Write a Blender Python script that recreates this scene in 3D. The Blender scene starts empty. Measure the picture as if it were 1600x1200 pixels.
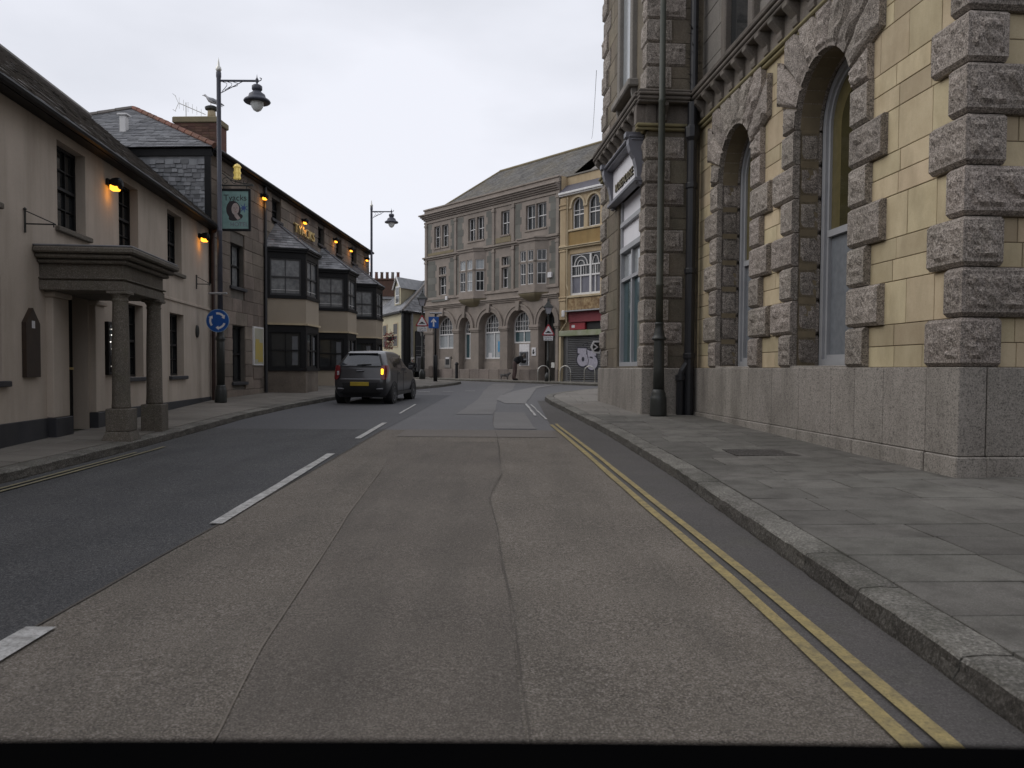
import bpy, bmesh, math, random
from mathutils import Vector, Matrix, noise as mnoise
PI=math.pi
rng=random.Random(11)
scene=bpy.context.scene
COL=scene.collection

# ---------------------------------------------------------------- camera
F_PX,CX,CY,PITCH,ROLL,EYE=1230.0,800.0,620.0,math.radians(2.0),math.radians(.35),1.35
_w=Vector((0,math.cos(PITCH),-math.sin(PITCH))); _r0=Vector((1,0,0)); _u0=_r0.cross(_w)
_r=math.cos(ROLL)*_r0+math.sin(ROLL)*_u0; _u=_r.cross(_w)
cam=bpy.data.cameras.new('street_camera'); camo=bpy.data.objects.new('street_camera',cam); COL.objects.link(camo)
camo.matrix_world=Matrix(((_r.x,_u.x,-_w.x,0),(_r.y,_u.y,-_w.y,0),(_r.z,_u.z,-_w.z,EYE),(0,0,0,1)))
cam.sensor_fit='HORIZONTAL'; cam.sensor_width=36; cam.lens=36*F_PX/1600; cam.shift_y=(CY-600)/1600
cam.clip_start=.02; cam.clip_end=3000
cam.dof.use_dof=True; cam.dof.focus_distance=15; cam.dof.aperture_fstop=5.0
scene.camera=camo

# ---------------------------------------------------------------- world, sun, exposure
world=bpy.data.worlds.new('World'); scene.world=world; world.use_nodes=True
nt=world.node_tree; nt.nodes.clear(); N=nt.nodes.new; L=nt.links.new
SUN_EL,SUN_AZ=math.radians(38),math.radians(-88)
sky=N('ShaderNodeTexSky'); sky.sky_type='NISHITA'; sky.sun_disc=False; sky.sun_elevation=SUN_EL; sky.sun_rotation=SUN_AZ
bg1=N('ShaderNodeBackground'); bg1.inputs[1].default_value=.10; L(sky.outputs[0],bg1.inputs[0])
tc=N('ShaderNodeTexCoord'); mp=N('ShaderNodeMapping'); mp.inputs['Scale'].default_value=(1,1,2.6); L(tc.outputs['Generated'],mp.inputs[0])
ns=N('ShaderNodeTexNoise'); ns.inputs['Scale'].default_value=1.7; ns.inputs['Detail'].default_value=5; ns.inputs['Roughness'].default_value=.5; L(mp.outputs[0],ns.inputs['Vector'])
rp=N('ShaderNodeValToRGB'); rp.color_ramp.elements[0].position=.34; rp.color_ramp.elements[0].color=(.66,.68,.74,1)
rp.color_ramp.elements[1].position=.64; rp.color_ramp.elements[1].color=(.895,.91,.985,1); L(ns.outputs[0],rp.inputs[0])
bg2=N('ShaderNodeBackground'); bg2.inputs[1].default_value=1.02; L(rp.outputs[0],bg2.inputs[0])
mx=N('ShaderNodeMixShader'); mx.inputs[0].default_value=.95; L(bg1.outputs[0],mx.inputs[1]); L(bg2.outputs[0],mx.inputs[2])
wo=N('ShaderNodeOutputWorld'); L(mx.outputs[0],wo.inputs[0])
sl=bpy.data.lights.new('sun','SUN'); sl.energy=1.0; sl.angle=math.radians(48); sl.color=(1,.95,.88)
so=bpy.data.objects.new('sun',sl); COL.objects.link(so)
_sd=Vector((math.sin(SUN_AZ)*math.cos(SUN_EL),math.cos(SUN_AZ)*math.cos(SUN_EL),math.sin(SUN_EL)))
so.rotation_euler=_sd.to_track_quat('Z','Y').to_euler(); so.location=(0,0,60)
vs=scene.view_settings; vs.view_transform='Standard'; vs.look='None'; vs.exposure=0.0; vs.gamma=1; vs.use_curve_mapping=False
scene.cycles.max_bounces=5; scene.cycles.diffuse_bounces=3; scene.cycles.glossy_bounces=3; scene.cycles.caustics_reflective=False; scene.cycles.caustics_refractive=False

# ---------------------------------------------------------------- materials
_mc={}
def M(name,c1,c2=None,scale=2.0,rough=.85,bump=.3,bscale=45,rnd=0.,grime=0.,gcol=(.03,.03,.025),gscale=(1.2,1.2,.35),speck=0.,sscale=160,sdark=(.02,.02,.02),slight=(.5,.48,.45),metal=0.,spec=.35,isl=False,det=5,bdist=.006,rough_var=0.,moss=0.,big=0.):
    if name in _mc: return _mc[name]
    m=bpy.data.materials.new(name); m.use_nodes=True; t=m.node_tree; n=t.nodes; l=t.links
    b=n['Principled BSDF']; b.inputs['Metallic'].default_value=metal; b.inputs['Roughness'].default_value=rough
    b.inputs['Specular IOR Level'].default_value=spec
    geo=n.new('ShaderNodeNewGeometry'); pos=geo.outputs['Position']
    def noise(sc,detail=5,vec=None,r=.55):
        x=n.new('ShaderNodeTexNoise'); x.inputs['Scale'].default_value=sc; x.inputs['Detail'].default_value=detail; x.inputs['Roughness'].default_value=r
        l.new(vec or pos,x.inputs['Vector']); return x.outputs[0]
    def ramp(v,a,bb,inv=False):
        x=n.new('ShaderNodeMapRange'); x.inputs[1].default_value=a; x.inputs[2].default_value=bb
        if inv: x.inputs[3].default_value=1; x.inputs[4].default_value=0
        l.new(v,x.inputs[0]); return x.outputs[0]
    def mix(f,a,bb,mode='MIX'):
        x=n.new('ShaderNodeMix'); x.data_type='RGBA'; x.blend_type=mode
        for i,v in ((0,f),(6,a),(7,bb)):
            if isinstance(v,(int,float)): x.inputs[i].default_value=v
            elif isinstance(v,tuple): x.inputs[i].default_value=(v[0],v[1],v[2],1)
            else: l.new(v,x.inputs[i])
        return x.outputs[2]
    def mul(v,k):
        x=n.new('ShaderNodeMath'); x.operation='MULTIPLY'; l.new(v,x.inputs[0])
        if isinstance(k,(int,float)): x.inputs[1].default_value=k
        else: l.new(k,x.inputs[1])
        return x.outputs[0]
    c2=c2 or tuple(v*.8 for v in c1)
    c=mix(ramp(noise(scale,det),.3,.7),c1,c2)
    if big:
        c=mix(mul(ramp(noise(.45,3),.38,.66),big),c,tuple(v*.55 for v in c1))
    if speck:
        s=noise(sscale,2,r=.7)
        c=mix(mul(ramp(s,.52,.66),speck),c,slight)
        c=mix(mul(ramp(s,.46,.34),speck),c,sdark)
        s=noise(sscale*.33,3,r=.75)
        c=mix(mul(ramp(s,.55,.70),speck*.6),c,slight)
        c=mix(mul(ramp(s,.45,.32),speck*.6),c,sdark)
    if rnd:
        if isl: rv=geo.outputs['Random Per Island']
        else:
            oi=n.new('ShaderNodeObjectInfo'); rv=oi.outputs['Random']
        mr=n.new('ShaderNodeMapRange'); mr.inputs[3].default_value=1-rnd; mr.inputs[4].default_value=1+rnd; l.new(rv,mr.inputs[0])
        hs=n.new('ShaderNodeHueSaturation'); l.new(mr.outputs[0],hs.inputs['Value']); l.new(c,hs.inputs['Color'])
        m2=n.new('ShaderNodeMapRange'); m2.inputs[3].default_value=.5-rnd*.05; m2.inputs[4].default_value=.5+rnd*.05
        f=n.new('ShaderNodeMath'); f.operation='FRACT'; l.new(mul(rv,7.3),f.inputs[0]); l.new(f.outputs[0],m2.inputs[0]); l.new(m2.outputs[0],hs.inputs['Hue'])
        c=hs.outputs[0]
    if grime:
        mpn=n.new('ShaderNodeMapping'); mpn.inputs['Scale'].default_value=gscale; l.new(pos,mpn.inputs[0])
        g_=ramp(noise(1.6,6,mpn.outputs[0],.62),.44,.74)
        c=mix(mul(g_,grime),c,gcol)
    if moss:
        c=mix(mul(ramp(noise(3.2,6,r=.65),.52,.72),moss),c,(.075,.085,.035))
    l.new(c,b.inputs['Base Color'])
    if rough_var:
        rr=n.new('ShaderNodeMapRange'); rr.inputs[3].default_value=rough-rough_var; rr.inputs[4].default_value=rough+rough_var; l.new(noise(scale*1.7,4),rr.inputs[0]); l.new(rr.outputs[0],b.inputs['Roughness'])
    if bump:
        bp=n.new('ShaderNodeBump'); bp.inputs['Strength'].default_value=bump; bp.inputs['Distance'].default_value=bdist
        l.new(noise(bscale,6,r=.65),bp.inputs['Height']); l.new(bp.outputs[0],b.inputs['Normal'])
    _mc[name]=m; return m
def flat(name,c,rough=.5,metal=0.,spec=.4,emit=None,estr=0.,coat=0.):
    if name in _mc: return _mc[name]
    m=bpy.data.materials.new(name); m.use_nodes=True; b=m.node_tree.nodes['Principled BSDF']
    n=m.node_tree.nodes; l=m.node_tree.links
    geo=n.new('ShaderNodeNewGeometry'); x=n.new('ShaderNodeTexNoise'); x.inputs['Scale'].default_value=9; x.inputs['Detail'].default_value=5; l.new(geo.outputs['Position'],x.inputs['Vector'])
    mr=n.new('ShaderNodeMapRange'); mr.inputs[1].default_value=.3; mr.inputs[2].default_value=.7; mr.inputs[3].default_value=.86; mr.inputs[4].default_value=1.1; l.new(x.outputs[0],mr.inputs[0])
    hs=n.new('ShaderNodeHueSaturation'); hs.inputs['Color'].default_value=(*c,1); l.new(mr.outputs[0],hs.inputs['Value']); l.new(hs.outputs[0],b.inputs['Base Color'])
    b.inputs['Roughness'].default_value=rough; b.inputs['Metallic'].default_value=metal; b.inputs['Specular IOR Level'].default_value=spec
    if coat: b.inputs['Coat Weight'].default_value=coat; b.inputs['Coat Roughness'].default_value=.06
    if emit: b.inputs['Emission Color'].default_value=(*emit,1); b.inputs['Emission Strength'].default_value=estr
    _mc[name]=m; return m

MAT=dict(
 yellowworn=M('faded yellow line paint',(.25,.22,.13),(.16,.145,.10),5,.8,.4,60,speck=.5,sscale=60,sdark=(.07,.07,.07),slight=(.32,.29,.19)),
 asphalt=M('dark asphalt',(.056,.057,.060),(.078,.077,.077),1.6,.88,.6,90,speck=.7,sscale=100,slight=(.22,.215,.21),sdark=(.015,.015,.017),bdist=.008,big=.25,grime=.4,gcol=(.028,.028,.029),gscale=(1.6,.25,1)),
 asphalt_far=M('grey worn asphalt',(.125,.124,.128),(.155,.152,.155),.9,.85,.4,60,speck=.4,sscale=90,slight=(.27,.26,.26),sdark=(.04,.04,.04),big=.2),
 old=M('brown worn chippings',(.135,.115,.092),(.178,.154,.126),1.6,.9,.6,95,speck=.75,sscale=100,slight=(.34,.305,.27),sdark=(.035,.032,.028),bdist=.007,big=.45,grime=.45,gcol=(.075,.068,.058),gscale=(1.5,.22,1)),
 old2=M('smoother brown wheel strip',(.118,.100,.082),(.152,.131,.108),1.4,.86,.45,95,speck=.65,sscale=110,slight=(.28,.25,.22),sdark=(.035,.032,.028),big=.45,grime=.45,gcol=(.065,.058,.05),gscale=(1.9,.3,1)),
 gutter=M('channel asphalt by kerb',(.082,.076,.072),(.108,.098,.092),1.2,.88,.45,70,speck=.4,sscale=100,slight=(.2,.19,.18),sdark=(.02,.02,.02),big=.2,moss=.15),
 patch=M('pale road patch',(.158,.151,.147),(.190,.183,.178),1.0,.85,.35,60,speck=.35,sscale=90,slight=(.32,.31,.3),sdark=(.07,.07,.07)),
 crack=M('crack filling',(.085,.075,.065),(.12,.105,.09),4,.95,.4,60),
 crackp=M('pale seam dust',(.26,.235,.21),(.2,.18,.16),6,.95,.3,60),
 white=M('worn white road paint',(.58,.57,.55),(.40,.39,.37),7,.8,.4,60,grime=.8,gscale=(7,7,7),gcol=(.13,.12,.105),speck=.4,sscale=60,sdark=(.12,.11,.1),slight=(.7,.7,.68)),
 yellow=M('worn yellow road paint',(.38,.30,.125),(.27,.22,.11),4,.8,.4,60,grime=.7,gscale=(7,7,7),gcol=(.12,.105,.075),speck=.4,sscale=60,sdark=(.10,.08,.05),slight=(.5,.38,.17)),
 slab=M('paving slab',(.118,.111,.098),(.158,.149,.132),1.8,.9,.4,60,rnd=.19,speck=.3,sscale=120,slight=(.3,.29,.27),sdark=(.06,.06,.05),grime=.75,gscale=(2.2,2.2,1),gcol=(.062,.057,.05),moss=.03),
 slabfar=M('pale paving slab',(.19,.172,.150),(.24,.222,.198),1.3,.9,.25,60,rnd=.1,speck=.2,sscale=120,slight=(.4,.4,.38),sdark=(.1,.1,.09),grime=.3,gscale=(1,1,1),gcol=(.09,.085,.075)),
 joint=M('dark joint bed',(.045,.043,.036),(.07,.066,.055),5,.95,.3,60,moss=.4),
 kerbface=M('dirty shaded kerb face',(.048,.043,.036),(.085,.077,.065),4,.9,.9,30,rnd=.14,speck=.5,sscale=60,slight=(.2,.185,.165),sdark=(.015,.014,.012),bdist=.015),  # road side of the kerb: colour darkened for shade as well as dirt
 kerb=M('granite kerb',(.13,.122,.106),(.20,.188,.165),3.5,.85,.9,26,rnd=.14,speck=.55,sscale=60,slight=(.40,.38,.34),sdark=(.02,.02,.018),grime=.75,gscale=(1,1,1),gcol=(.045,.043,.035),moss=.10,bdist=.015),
 granite=M('pitched grey granite',(.31,.268,.232),(.205,.178,.155),2.6,.85,.75,85,rnd=.17,speck=.85,sscale=60,slight=(.58,.52,.46),sdark=(.03,.027,.024),grime=.35,gcol=(.075,.068,.055),moss=.14,bdist=.012),
 plinth=M('dressed granite plinth',(.33,.302,.268),(.265,.242,.215),1.8,.82,.5,50,rnd=.08,speck=.7,sscale=60,slight=(.42,.38,.34),sdark=(.045,.04,.036),grime=.6,gcol=(.085,.076,.062),bdist=.01),
 yellowstone=M('yellow ashlar',(.56,.47,.315),(.45,.365,.235),2.2,.85,.35,50,rnd=.20,speck=.15,sscale=90,slight=(.6,.55,.4),sdark=(.3,.22,.12),grime=.55,gcol=(.27,.215,.135),gscale=(1.6,1.6,.7)),
 mortar=M('brown mortar',(.23,.185,.12),(.18,.145,.095),6,.95,.3,60),
 towerstone=M('brown tower stone',(.215,.178,.128),(.155,.132,.10),1.6,.88,.7,35,rnd=.16,speck=.35,sscale=60,slight=(.34,.3,.23),sdark=(.04,.035,.03),grime=.45,gcol=(.05,.048,.04),moss=.2,bdist=.015),
 uppergrey=M('tooled grey stone',(.235,.215,.19),(.185,.172,.155),1.5,.88,.5,50,rnd=.08,speck=.3,sscale=60,slight=(.35,.33,.3),sdark=(.06,.055,.05),grime=.4,gcol=(.08,.078,.068)),
 cornice=M('weathered cornice stone',(.185,.158,.135),(.135,.118,.104),2.5,.88,.6,40,speck=.3,sscale=60,slight=(.32,.29,.25),sdark=(.03,.03,.028),grime=.6,gcol=(.055,.05,.042),moss=.18,bdist=.012),
 lichen=M('lichen stained moulding',(.30,.255,.13),(.20,.175,.105),4,.9,.4,50,grime=.4,gcol=(.08,.07,.05)),
 render=M('cream painted render',(.53,.458,.385),(.46,.395,.33),1.5,.85,.3,40,grime=.5,gcol=(.27,.225,.175),gscale=(1.6,1.6,.20),big=.22,speck=.1,sscale=40,slight=(.56,.48,.4),sdark=(.3,.25,.2)),
 renderdark=M('dark grey plinth paint',(.030,.031,.037),(.045,.045,.05),3,.6,.3,40,grime=.3,gcol=(.08,.075,.07)),
 beige=M('beige bay panel',(.37,.315,.245),(.345,.29,.225),1.2,.8,.15,40,grime=.15,gcol=(.2,.17,.13)),
 blackpaint=M('black gloss paint',(.008,.008,.009),(.012,.012,.013),4,.5,.15,30,spec=.22),
 innstone=M('old inn stone',(.25,.205,.168),(.15,.122,.10),1.3,.9,.6,30,rnd=.22,speck=.3,sscale=60,slight=(.33,.29,.25),sdark=(.04,.035,.03),grime=.45,gcol=(.06,.052,.045),bdist=.015),
 innmortar=M('inn mortar',(.15,.135,.118),(.11,.1,.088),5,.95,.3,50),
 porch=M('weathered porch stone',(.15,.128,.102),(.115,.10,.08),2.2,.85,.5,40,grime=.55,gcol=(.045,.045,.038),moss=.25,speck=.25,sscale=70,bdist=.01),
 slate=M('roof slate',(.155,.158,.170),(.105,.108,.118),2.5,.6,.3,30,rnd=.28,isl=True,grime=.3,gcol=(.05,.05,.05),spec=.5),
 slatedk=M('dark mossy slate',(.21,.19,.175),(.125,.115,.105),2.2,.7,.45,24,rnd=.25,isl=True,grime=.4,gcol=(.07,.065,.055),moss=.22,spec=.45,bdist=.012),
 slatehung=M('hung slate',(.235,.24,.25),(.13,.135,.145),4,.45,.3,30,rnd=.42,isl=True,grime=.3,gcol=(.06,.06,.06),spec=.5),
 slatebank=M('lichened slate',(.145,.138,.125),(.105,.10,.095),1.2,.75,.3,24,rnd=.2,isl=True,grime=.5,gcol=(.17,.135,.07),gscale=(.5,.5,.5),spec=.4),
 ridge=M('red ridge tile',(.20,.085,.055),(.12,.062,.045),4,.85,.3,40,rnd=.15,grime=.3),
 brick=M('chimney brick',(.15,.082,.058),(.10,.06,.048),6,.9,.4,40,rnd=.3,grime=.4,gcol=(.04,.035,.03)),
 bankgranite=M('pinkish bank granite',(.335,.285,.245),(.245,.212,.185),2.4,.85,.35,40,rnd=.09,big=.25,speck=.25,sscale=50,slight=(.42,.37,.34),sdark=(.12,.1,.09),grime=.38,gcol=(.14,.122,.10),gscale=(.6,.6,.25)),
 bankdark=M('grey green rubble',(.175,.172,.152),(.135,.134,.122),1.6,.88,.5,30,rnd=.16,grime=.3,gcol=(.08,.08,.07)),
 lichenbank=M('ochre stained granite',(.245,.205,.125),(.20,.17,.115),2,.88,.35,40,grime=.4,gcol=(.12,.1,.06)),
 shopyellow=M('ochre shop render',(.47,.375,.245),(.40,.31,.195),1.6,.85,.3,40,grime=.5,gcol=(.20,.125,.06),gscale=(1,1,.3)),
 shopcream=M('cream shop trim',(.52,.44,.31),(.45,.37,.24),2,.85,.25,40,grime=.4,gcol=(.22,.15,.09)),
 creamhouse=M('pale yellow render',(.50,.455,.325),(.45,.405,.285),1.2,.85,.15,40,grime=.12,gcol=(.3,.26,.18)),
 whitepaint=M('white paint',(.72,.71,.70),(.64,.63,.62),3,.5,.1,40,grime=.15,gcol=(.35,.33,.3)),
 greypaint=M('grey painted frame',(.38,.385,.40),(.33,.335,.35),3,.5,.1,40,grime=.15,gcol=(.15,.15,.15)),
 shopgrey=M('grey shopfront paint',(.155,.155,.175),(.13,.13,.148),3,.45,.1,40),
 shoppale=M('pale lilac panel',(.78,.77,.80),(.72,.71,.74),2,.5,.1,40),
 glass=flat('dark window glass',(.026,.028,.029),.06,spec=.55),
 glassgrey=flat('grey blinded glass',(.19,.205,.225),.16,spec=.5),
 glassolive=flat('olive glass with room behind',(.125,.105,.05),.14,spec=.4),
 glassteal=flat('teal tinted shop glass',(.055,.10,.11),.05,spec=.8),
 glasspale=flat('pale curtained glass',(.33,.35,.36),.15,spec=.5),
 net=M('net curtained glass',(.27,.275,.275),(.13,.135,.14),7,.2,0,40,spec=.5),
 iron=M('dark painted iron',(.020,.023,.022),(.03,.032,.03),6,.45,.3,40,spec=.5,grime=.25,gcol=(.06,.06,.045)),
 poleblue=M('blue grey lamp column',(.062,.066,.088),(.05,.052,.068),5,.45,.1,40,spec=.5),
 pole=M('mossy green lamp column',(.040,.046,.038),(.06,.062,.048),5,.5,.3,30,grime=.3,gcol=(.09,.085,.06)),
 pipe=M('black drainpipe',(.010,.0105,.014),(.018,.018,.02),5,.4,.1,40,spec=.5),
 steel=flat('galvanised steel',(.55,.54,.5),.35,metal=.8),
 gold=flat('gilded letters',(.85,.66,.30),.4,metal=.15),
 red=flat('red sign paint',(.30,.03,.04),.5), redfascia=flat('faded red fascia',(.20,.035,.045),.6),
 signwhite=flat('white sign face',(.66,.65,.66),.45), signblue=flat('blue sign face',(.012,.085,.33),.35),
 signteal=flat('teal sign face',(.20,.33,.31),.5), black=flat('flat black',(.012,.012,.013),.55),
 amber=flat('lit amber lamp glass',(.9,.4,.05),.4,emit=(1,.38,.03),estr=3.0),
 brass=flat('brass lantern',(.55,.42,.15),.35,metal=.5,emit=(1,.75,.2),estr=.25),
)
def thing_props(o,label,cat,group=None,kind=None):
    if label: o['label']=label
    if cat: o['category']=cat
    if group: o['group']=group
    if kind: o['kind']=kind

# ---------------------------------------------------------------- mesh building
class MB:
    def __init__(s): s.v=[]; s.f=[]; s.m=[]; s.mi=0
    def vt(s,p): s.v.append(tuple(p)); return len(s.v)-1
    def face(s,ids): s.f.append(tuple(ids)); s.m.append(s.mi)
    def quad(s,a,b,c,d): s.face([s.vt(a),s.vt(b),s.vt(c),s.vt(d)])
    def poly(s,pts): s.face([s.vt(p) for p in pts])
    def box(s,x0,x1,y0,y1,z0,z1):
        if x0>x1:x0,x1=x1,x0
        if y0>y1:y0,y1=y1,y0
        b=len(s.v); s.v+=[(x0,y0,z0),(x1,y0,z0),(x1,y1,z0),(x0,y1,z0),(x0,y0,z1),(x1,y0,z1),(x1,y1,z1),(x0,y1,z1)]
        for q in ((0,3,2,1),(4,5,6,7),(0,1,5,4),(1,2,6,5),(2,3,7,6),(3,0,4,7)): s.face([b+i for i in q])
        return s
    def bbox(s,x0,x1,y0,y1,z0,z1,c=.01):
        # box with a chamfer on its vertical and front edges (octagonal rings)
        if x0>x1:x0,x1=x1,x0
        if y0>y1:y0,y1=y1,y0
        c=min(c,(x1-x0)*.3,(y1-y0)*.3,(z1-z0)*.3)
        def ring(i,z):
            return [(x0+i+c,y0+i,z),(x1-i-c,y0+i,z),(x1-i,y0+i+c,z),(x1-i,y1-i-c,z),(x1-i-c,y1-i,z),(x0+i+c,y1-i,z),(x0+i,y1-i-c,z),(x0+i,y0+i+c,z)]
        s.loft([ring(c,z0),ring(0,z0+c),ring(0,z1-c),ring(c,z1)],True,True,True); return s
    def loft(s,rings,close=True,cap0=False,cap1=False):
        base=len(s.v); n=len(rings[0])
        for r in rings:
            for p in r: s.v.append(tuple(p))
        for i in range(len(rings)-1):
            for j in range(n if close else n-1):
                k=(j+1)%n
                s.face([base+i*n+j,base+i*n+k,base+(i+1)*n+k,base+(i+1)*n+j])
        if cap0: s.face([base+j for j in range(n)][::-1])
        if cap1: s.face([base+(len(rings)-1)*n+j for j in range(n)])
        return s
    def prism(s,pts,axis,a0,a1):
        # extrude a 2D outline along axis (0,1,2); pts are the other two coordinates in order
        def mk(p,a):
            q=[0,0,0]; q[axis]=a; o=[i for i in range(3) if i!=axis]; q[o[0]]=p[0]; q[o[1]]=p[1]; return q
        s.loft([[mk(p,a0) for p in pts],[mk(p,a1) for p in pts]],True,True,True); return s
    def lathe(s,prof,cx=0,cy=0,n=12,cap=True,z0=0):
        rings=[[(cx+r*math.cos(2*PI*j/n),cy+r*math.sin(2*PI*j/n),z0+z) for j in range(n)] for r,z in prof]
        s.loft(rings,True,cap,cap); return s
    def tube(s,pts,r,n=8,cap=True):
        pts=[Vector(p) for p in pts]; rings=[]
        up=Vector((0,0,1)); prev=None
        for i,p in enumerate(pts):
            d=(pts[min(i+1,len(pts)-1)]-pts[max(i-1,0)]).normalized()
            if prev is None:
                a=d.cross(up)
                if a.length<.05: a=d.cross(Vector((1,0,0)))
            else: a=prev-d*prev.dot(d)
            a.normalize(); prev=a; b=d.cross(a)
            rr=r[i] if isinstance(r,(list,tuple)) else r
            rings.append([p+a*rr*math.cos(2*PI*j/n)+b*rr*math.sin(2*PI*j/n) for j in range(n)])
        s.loft(rings,True,cap,cap); return s
    def mesh(s,name,mats,smooth=False,flip=False):
        me=bpy.data.meshes.new(name)
        me.from_pydata(s.v,[],[f[::-1] for f in s.f] if flip else s.f)
        for m in (mats if isinstance(mats,(list,tuple)) else [mats]): me.materials.append(m)
        if any(s.m): me.polygons.foreach_set('material_index',s.m)
        if smooth: me.polygons.foreach_set('use_smooth',[True]*len(s.f))
        me.update(); return me
def add(name,me,parent=None,loc=None,rot=None,label=None):
    o=bpy.data.objects.new(name,me); COL.objects.link(o)
    if parent is not None: o.parent=parent
    if loc: o.location=loc
    if rot: o.rotation_euler=rot
    if label: o['label']=label
    return o
def empty(name,loc=(0,0,0),rz=0):
    o=bpy.data.objects.new(name,None); o.empty_display_size=.3; COL.objects.link(o); o.location=loc; o.rotation_euler=(0,0,rz); return o
def put(name,mb,mat,parent=None,loc=None,rot=None,smooth=False,label=None):
    return add(name,mb.mesh(name,mat,smooth),parent,loc,rot,label)
def copy_tree(o,parent=None,loc=None,rz=None):
    c=o.copy(); COL.objects.link(c)
    if parent is not None: c.parent=parent
    if loc is not None: c.location=loc
    if rz is not None: c.rotation_euler=(0,0,rz)
    for ch in list(o.children): copy_tree(ch,c)
    return c

class Frame:
    """a facade: s along the wall, o outwards from it, z up"""
    def __init__(f,name,P,d,out,label,cat,kind=None,group=None):
        d=Vector((d[0],d[1])).normalized(); f.P=Vector(P[:2]); f.d=d
        y=Vector((-d.y,d.x)); f.h=1 if y.dot(Vector(out))>0 else -1
        f.n=y*f.h; f.rz=math.atan2(d.y,d.x)
        f.e=empty(name,(P[0],P[1],0),f.rz); thing_props(f.e,label,cat,group,kind)
    def w(f,s,o,z): p=f.P+f.d*s+f.n*o; return (p.x,p.y,z)
    def put(f,name,mb,mat,parent=None,smooth=False,label=None,loc=None):
        m=MB(); m.v=[(a,b*f.h,c) for a,b,c in mb.v]; m.f=mb.f; m.m=mb.m
        me=m.mesh(name,mat,smooth,flip=(f.h<0))
        return add(name,me,parent or f.e,(loc[0],loc[1]*f.h,loc[2]) if loc else None,None,label)
    def text(f,name,body,s,o,z,size,mat,parent=None,ext=.012,sx=1.,sz=1.):
        cu=bpy.data.curves.new(name,'FONT'); cu.body=body; cu.size=size; cu.extrude=ext; cu.align_x='CENTER'; cu.align_y='CENTER'
        me=text_mesh(cu,name); me.materials.clear(); me.materials.append(mat)
        ob=add(name,me,parent or f.e,(s,o*f.h,z)); ob.rotation_euler=(PI/2,0,0 if f.h<0 else PI); ob.scale=(sx,sz,1); return ob
def text_mesh(cu,name):
    ob=bpy.data.objects.new(name,cu); COL.objects.link(ob); me=bpy.data.meshes.new_from_object(ob); bpy.data.objects.remove(ob); me.name=name; return me

_rock={}
def rock(f,name,dims,faces,mat,parent,loc,n=(7,6),amp=.022,seed=None,margin=.045,base=.006,ch=.042,rec=.045):
    """a quarried block: dims along s,o,z; rock-faced on the listed faces ('o','s0','s1') inside a drafted margin,
    with its upper and lower front edges splayed back to the bed joints; origin at its min corner"""
    var=rng.randrange(4) if seed is None else seed
    margin=margin if margin<.06 else .045
    key=(tuple(round(v,2) for v in dims),faces,n,amp,var,f.h,mat.name,ch)
    if key not in _rock:
        a,b,c=dims; mb=MB()
        def adj(p):
            x,y,z=p
            if z<1e-5 or z>c-1e-5:
                if 'o' in faces and y>b-.03: y-=rec
                if 's0' in faces and x<.03: x+=rec
                if 's1' in faces and x>a-.03: x-=rec
            return (x,y,z)
        def lines(L_,k,cz):
            e=[0,margin] if not cz else [0,ch,ch+margin*.8]
            m0=e[-1]; inner=[m0+(L_-2*m0)*i/k for i in range(1,k)]
            return [v for v in e]+inner+[L_-v for v in e[::-1]]
        def grid(P0,Ud,Vd,Nn,lu,lv,ku,kv):
            us=lines(lu,ku,False); vs_=lines(lv,kv,True); ids=[]
            for j,v in enumerate(vs_):
                row=[]
                for i,u in enumerate(us):
                    p=Vector(P0)+Vector(Ud)*u+Vector(Vd)*v
                    flat_=(i<=1 or i>=len(us)-2 or j<=2 or j>=len(vs_)-3)
                    q=Vector(adj(tuple(p)))
                    if not flat_:
                        P_=p+Vector((var*9.1,var*3.3,sum(dims)*5)); vd=mnoise.voronoi(P_*5.5)[0]; h=amp*(.15+1.5*(vd[1]-vd[0]))+mnoise.noise(P_*4)*amp*1.0+mnoise.noise(p*27+Vector((var*2.2,0,0)))*amp*.8
                        q=q+Vector(Nn)*max(h,-.01)
                        q=q+Vector(Ud)*mnoise.noise(p*23)*.012
                    row.append(mb.vt(q))
                ids.append(row)
            for j in range(len(vs_)-1):
                for i in range(len(us)-1): mb.face([ids[j][i],ids[j][i+1],ids[j+1][i+1],ids[j+1][i]])
        nu=max(3,int(n[0]*a/.5)); nb=max(3,int(n[0]*b/.5)); nv=max(3,n[1]-2)
        def side(x):
            r_=rec if 'o' in faces else 0
            mb.poly([(x,0,0),(x,b-r_,0),(x,b,ch),(x,b,c-ch),(x,b-r_,c),(x,0,c)])
        if 'o' in faces: grid((0,b,0),(1,0,0),(0,0,1),(0,1,0),a,c,nu,nv)
        else: mb.quad((0,b,0),(a,b,0),(a,b,c),(0,b,c))
        if 's0' in faces: grid((0,0,0),(0,1,0),(0,0,1),(-1,0,0),b,c,nb,nv)
        else: side(0)
        if 's1' in faces: grid((a,0,0),(0,1,0),(0,0,1),(1,0,0),b,c,nb,nv)
        else: side(a)
        for z in (0,c): mb.poly([adj(p) for p in ((0,0,z),(a,0,z),(a,b,z),(0,b,z))])
        m=MB(); m.v=[(p[0],p[1]*f.h,p[2]) for p in mb.v]; m.f=mb.f; m.m=mb.m
        _rock[key]=m.mesh(name,mat)
    return add(name,_rock[key],parent,(loc[0],loc[1]*f.h,loc[2]))
_plain={}
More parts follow.
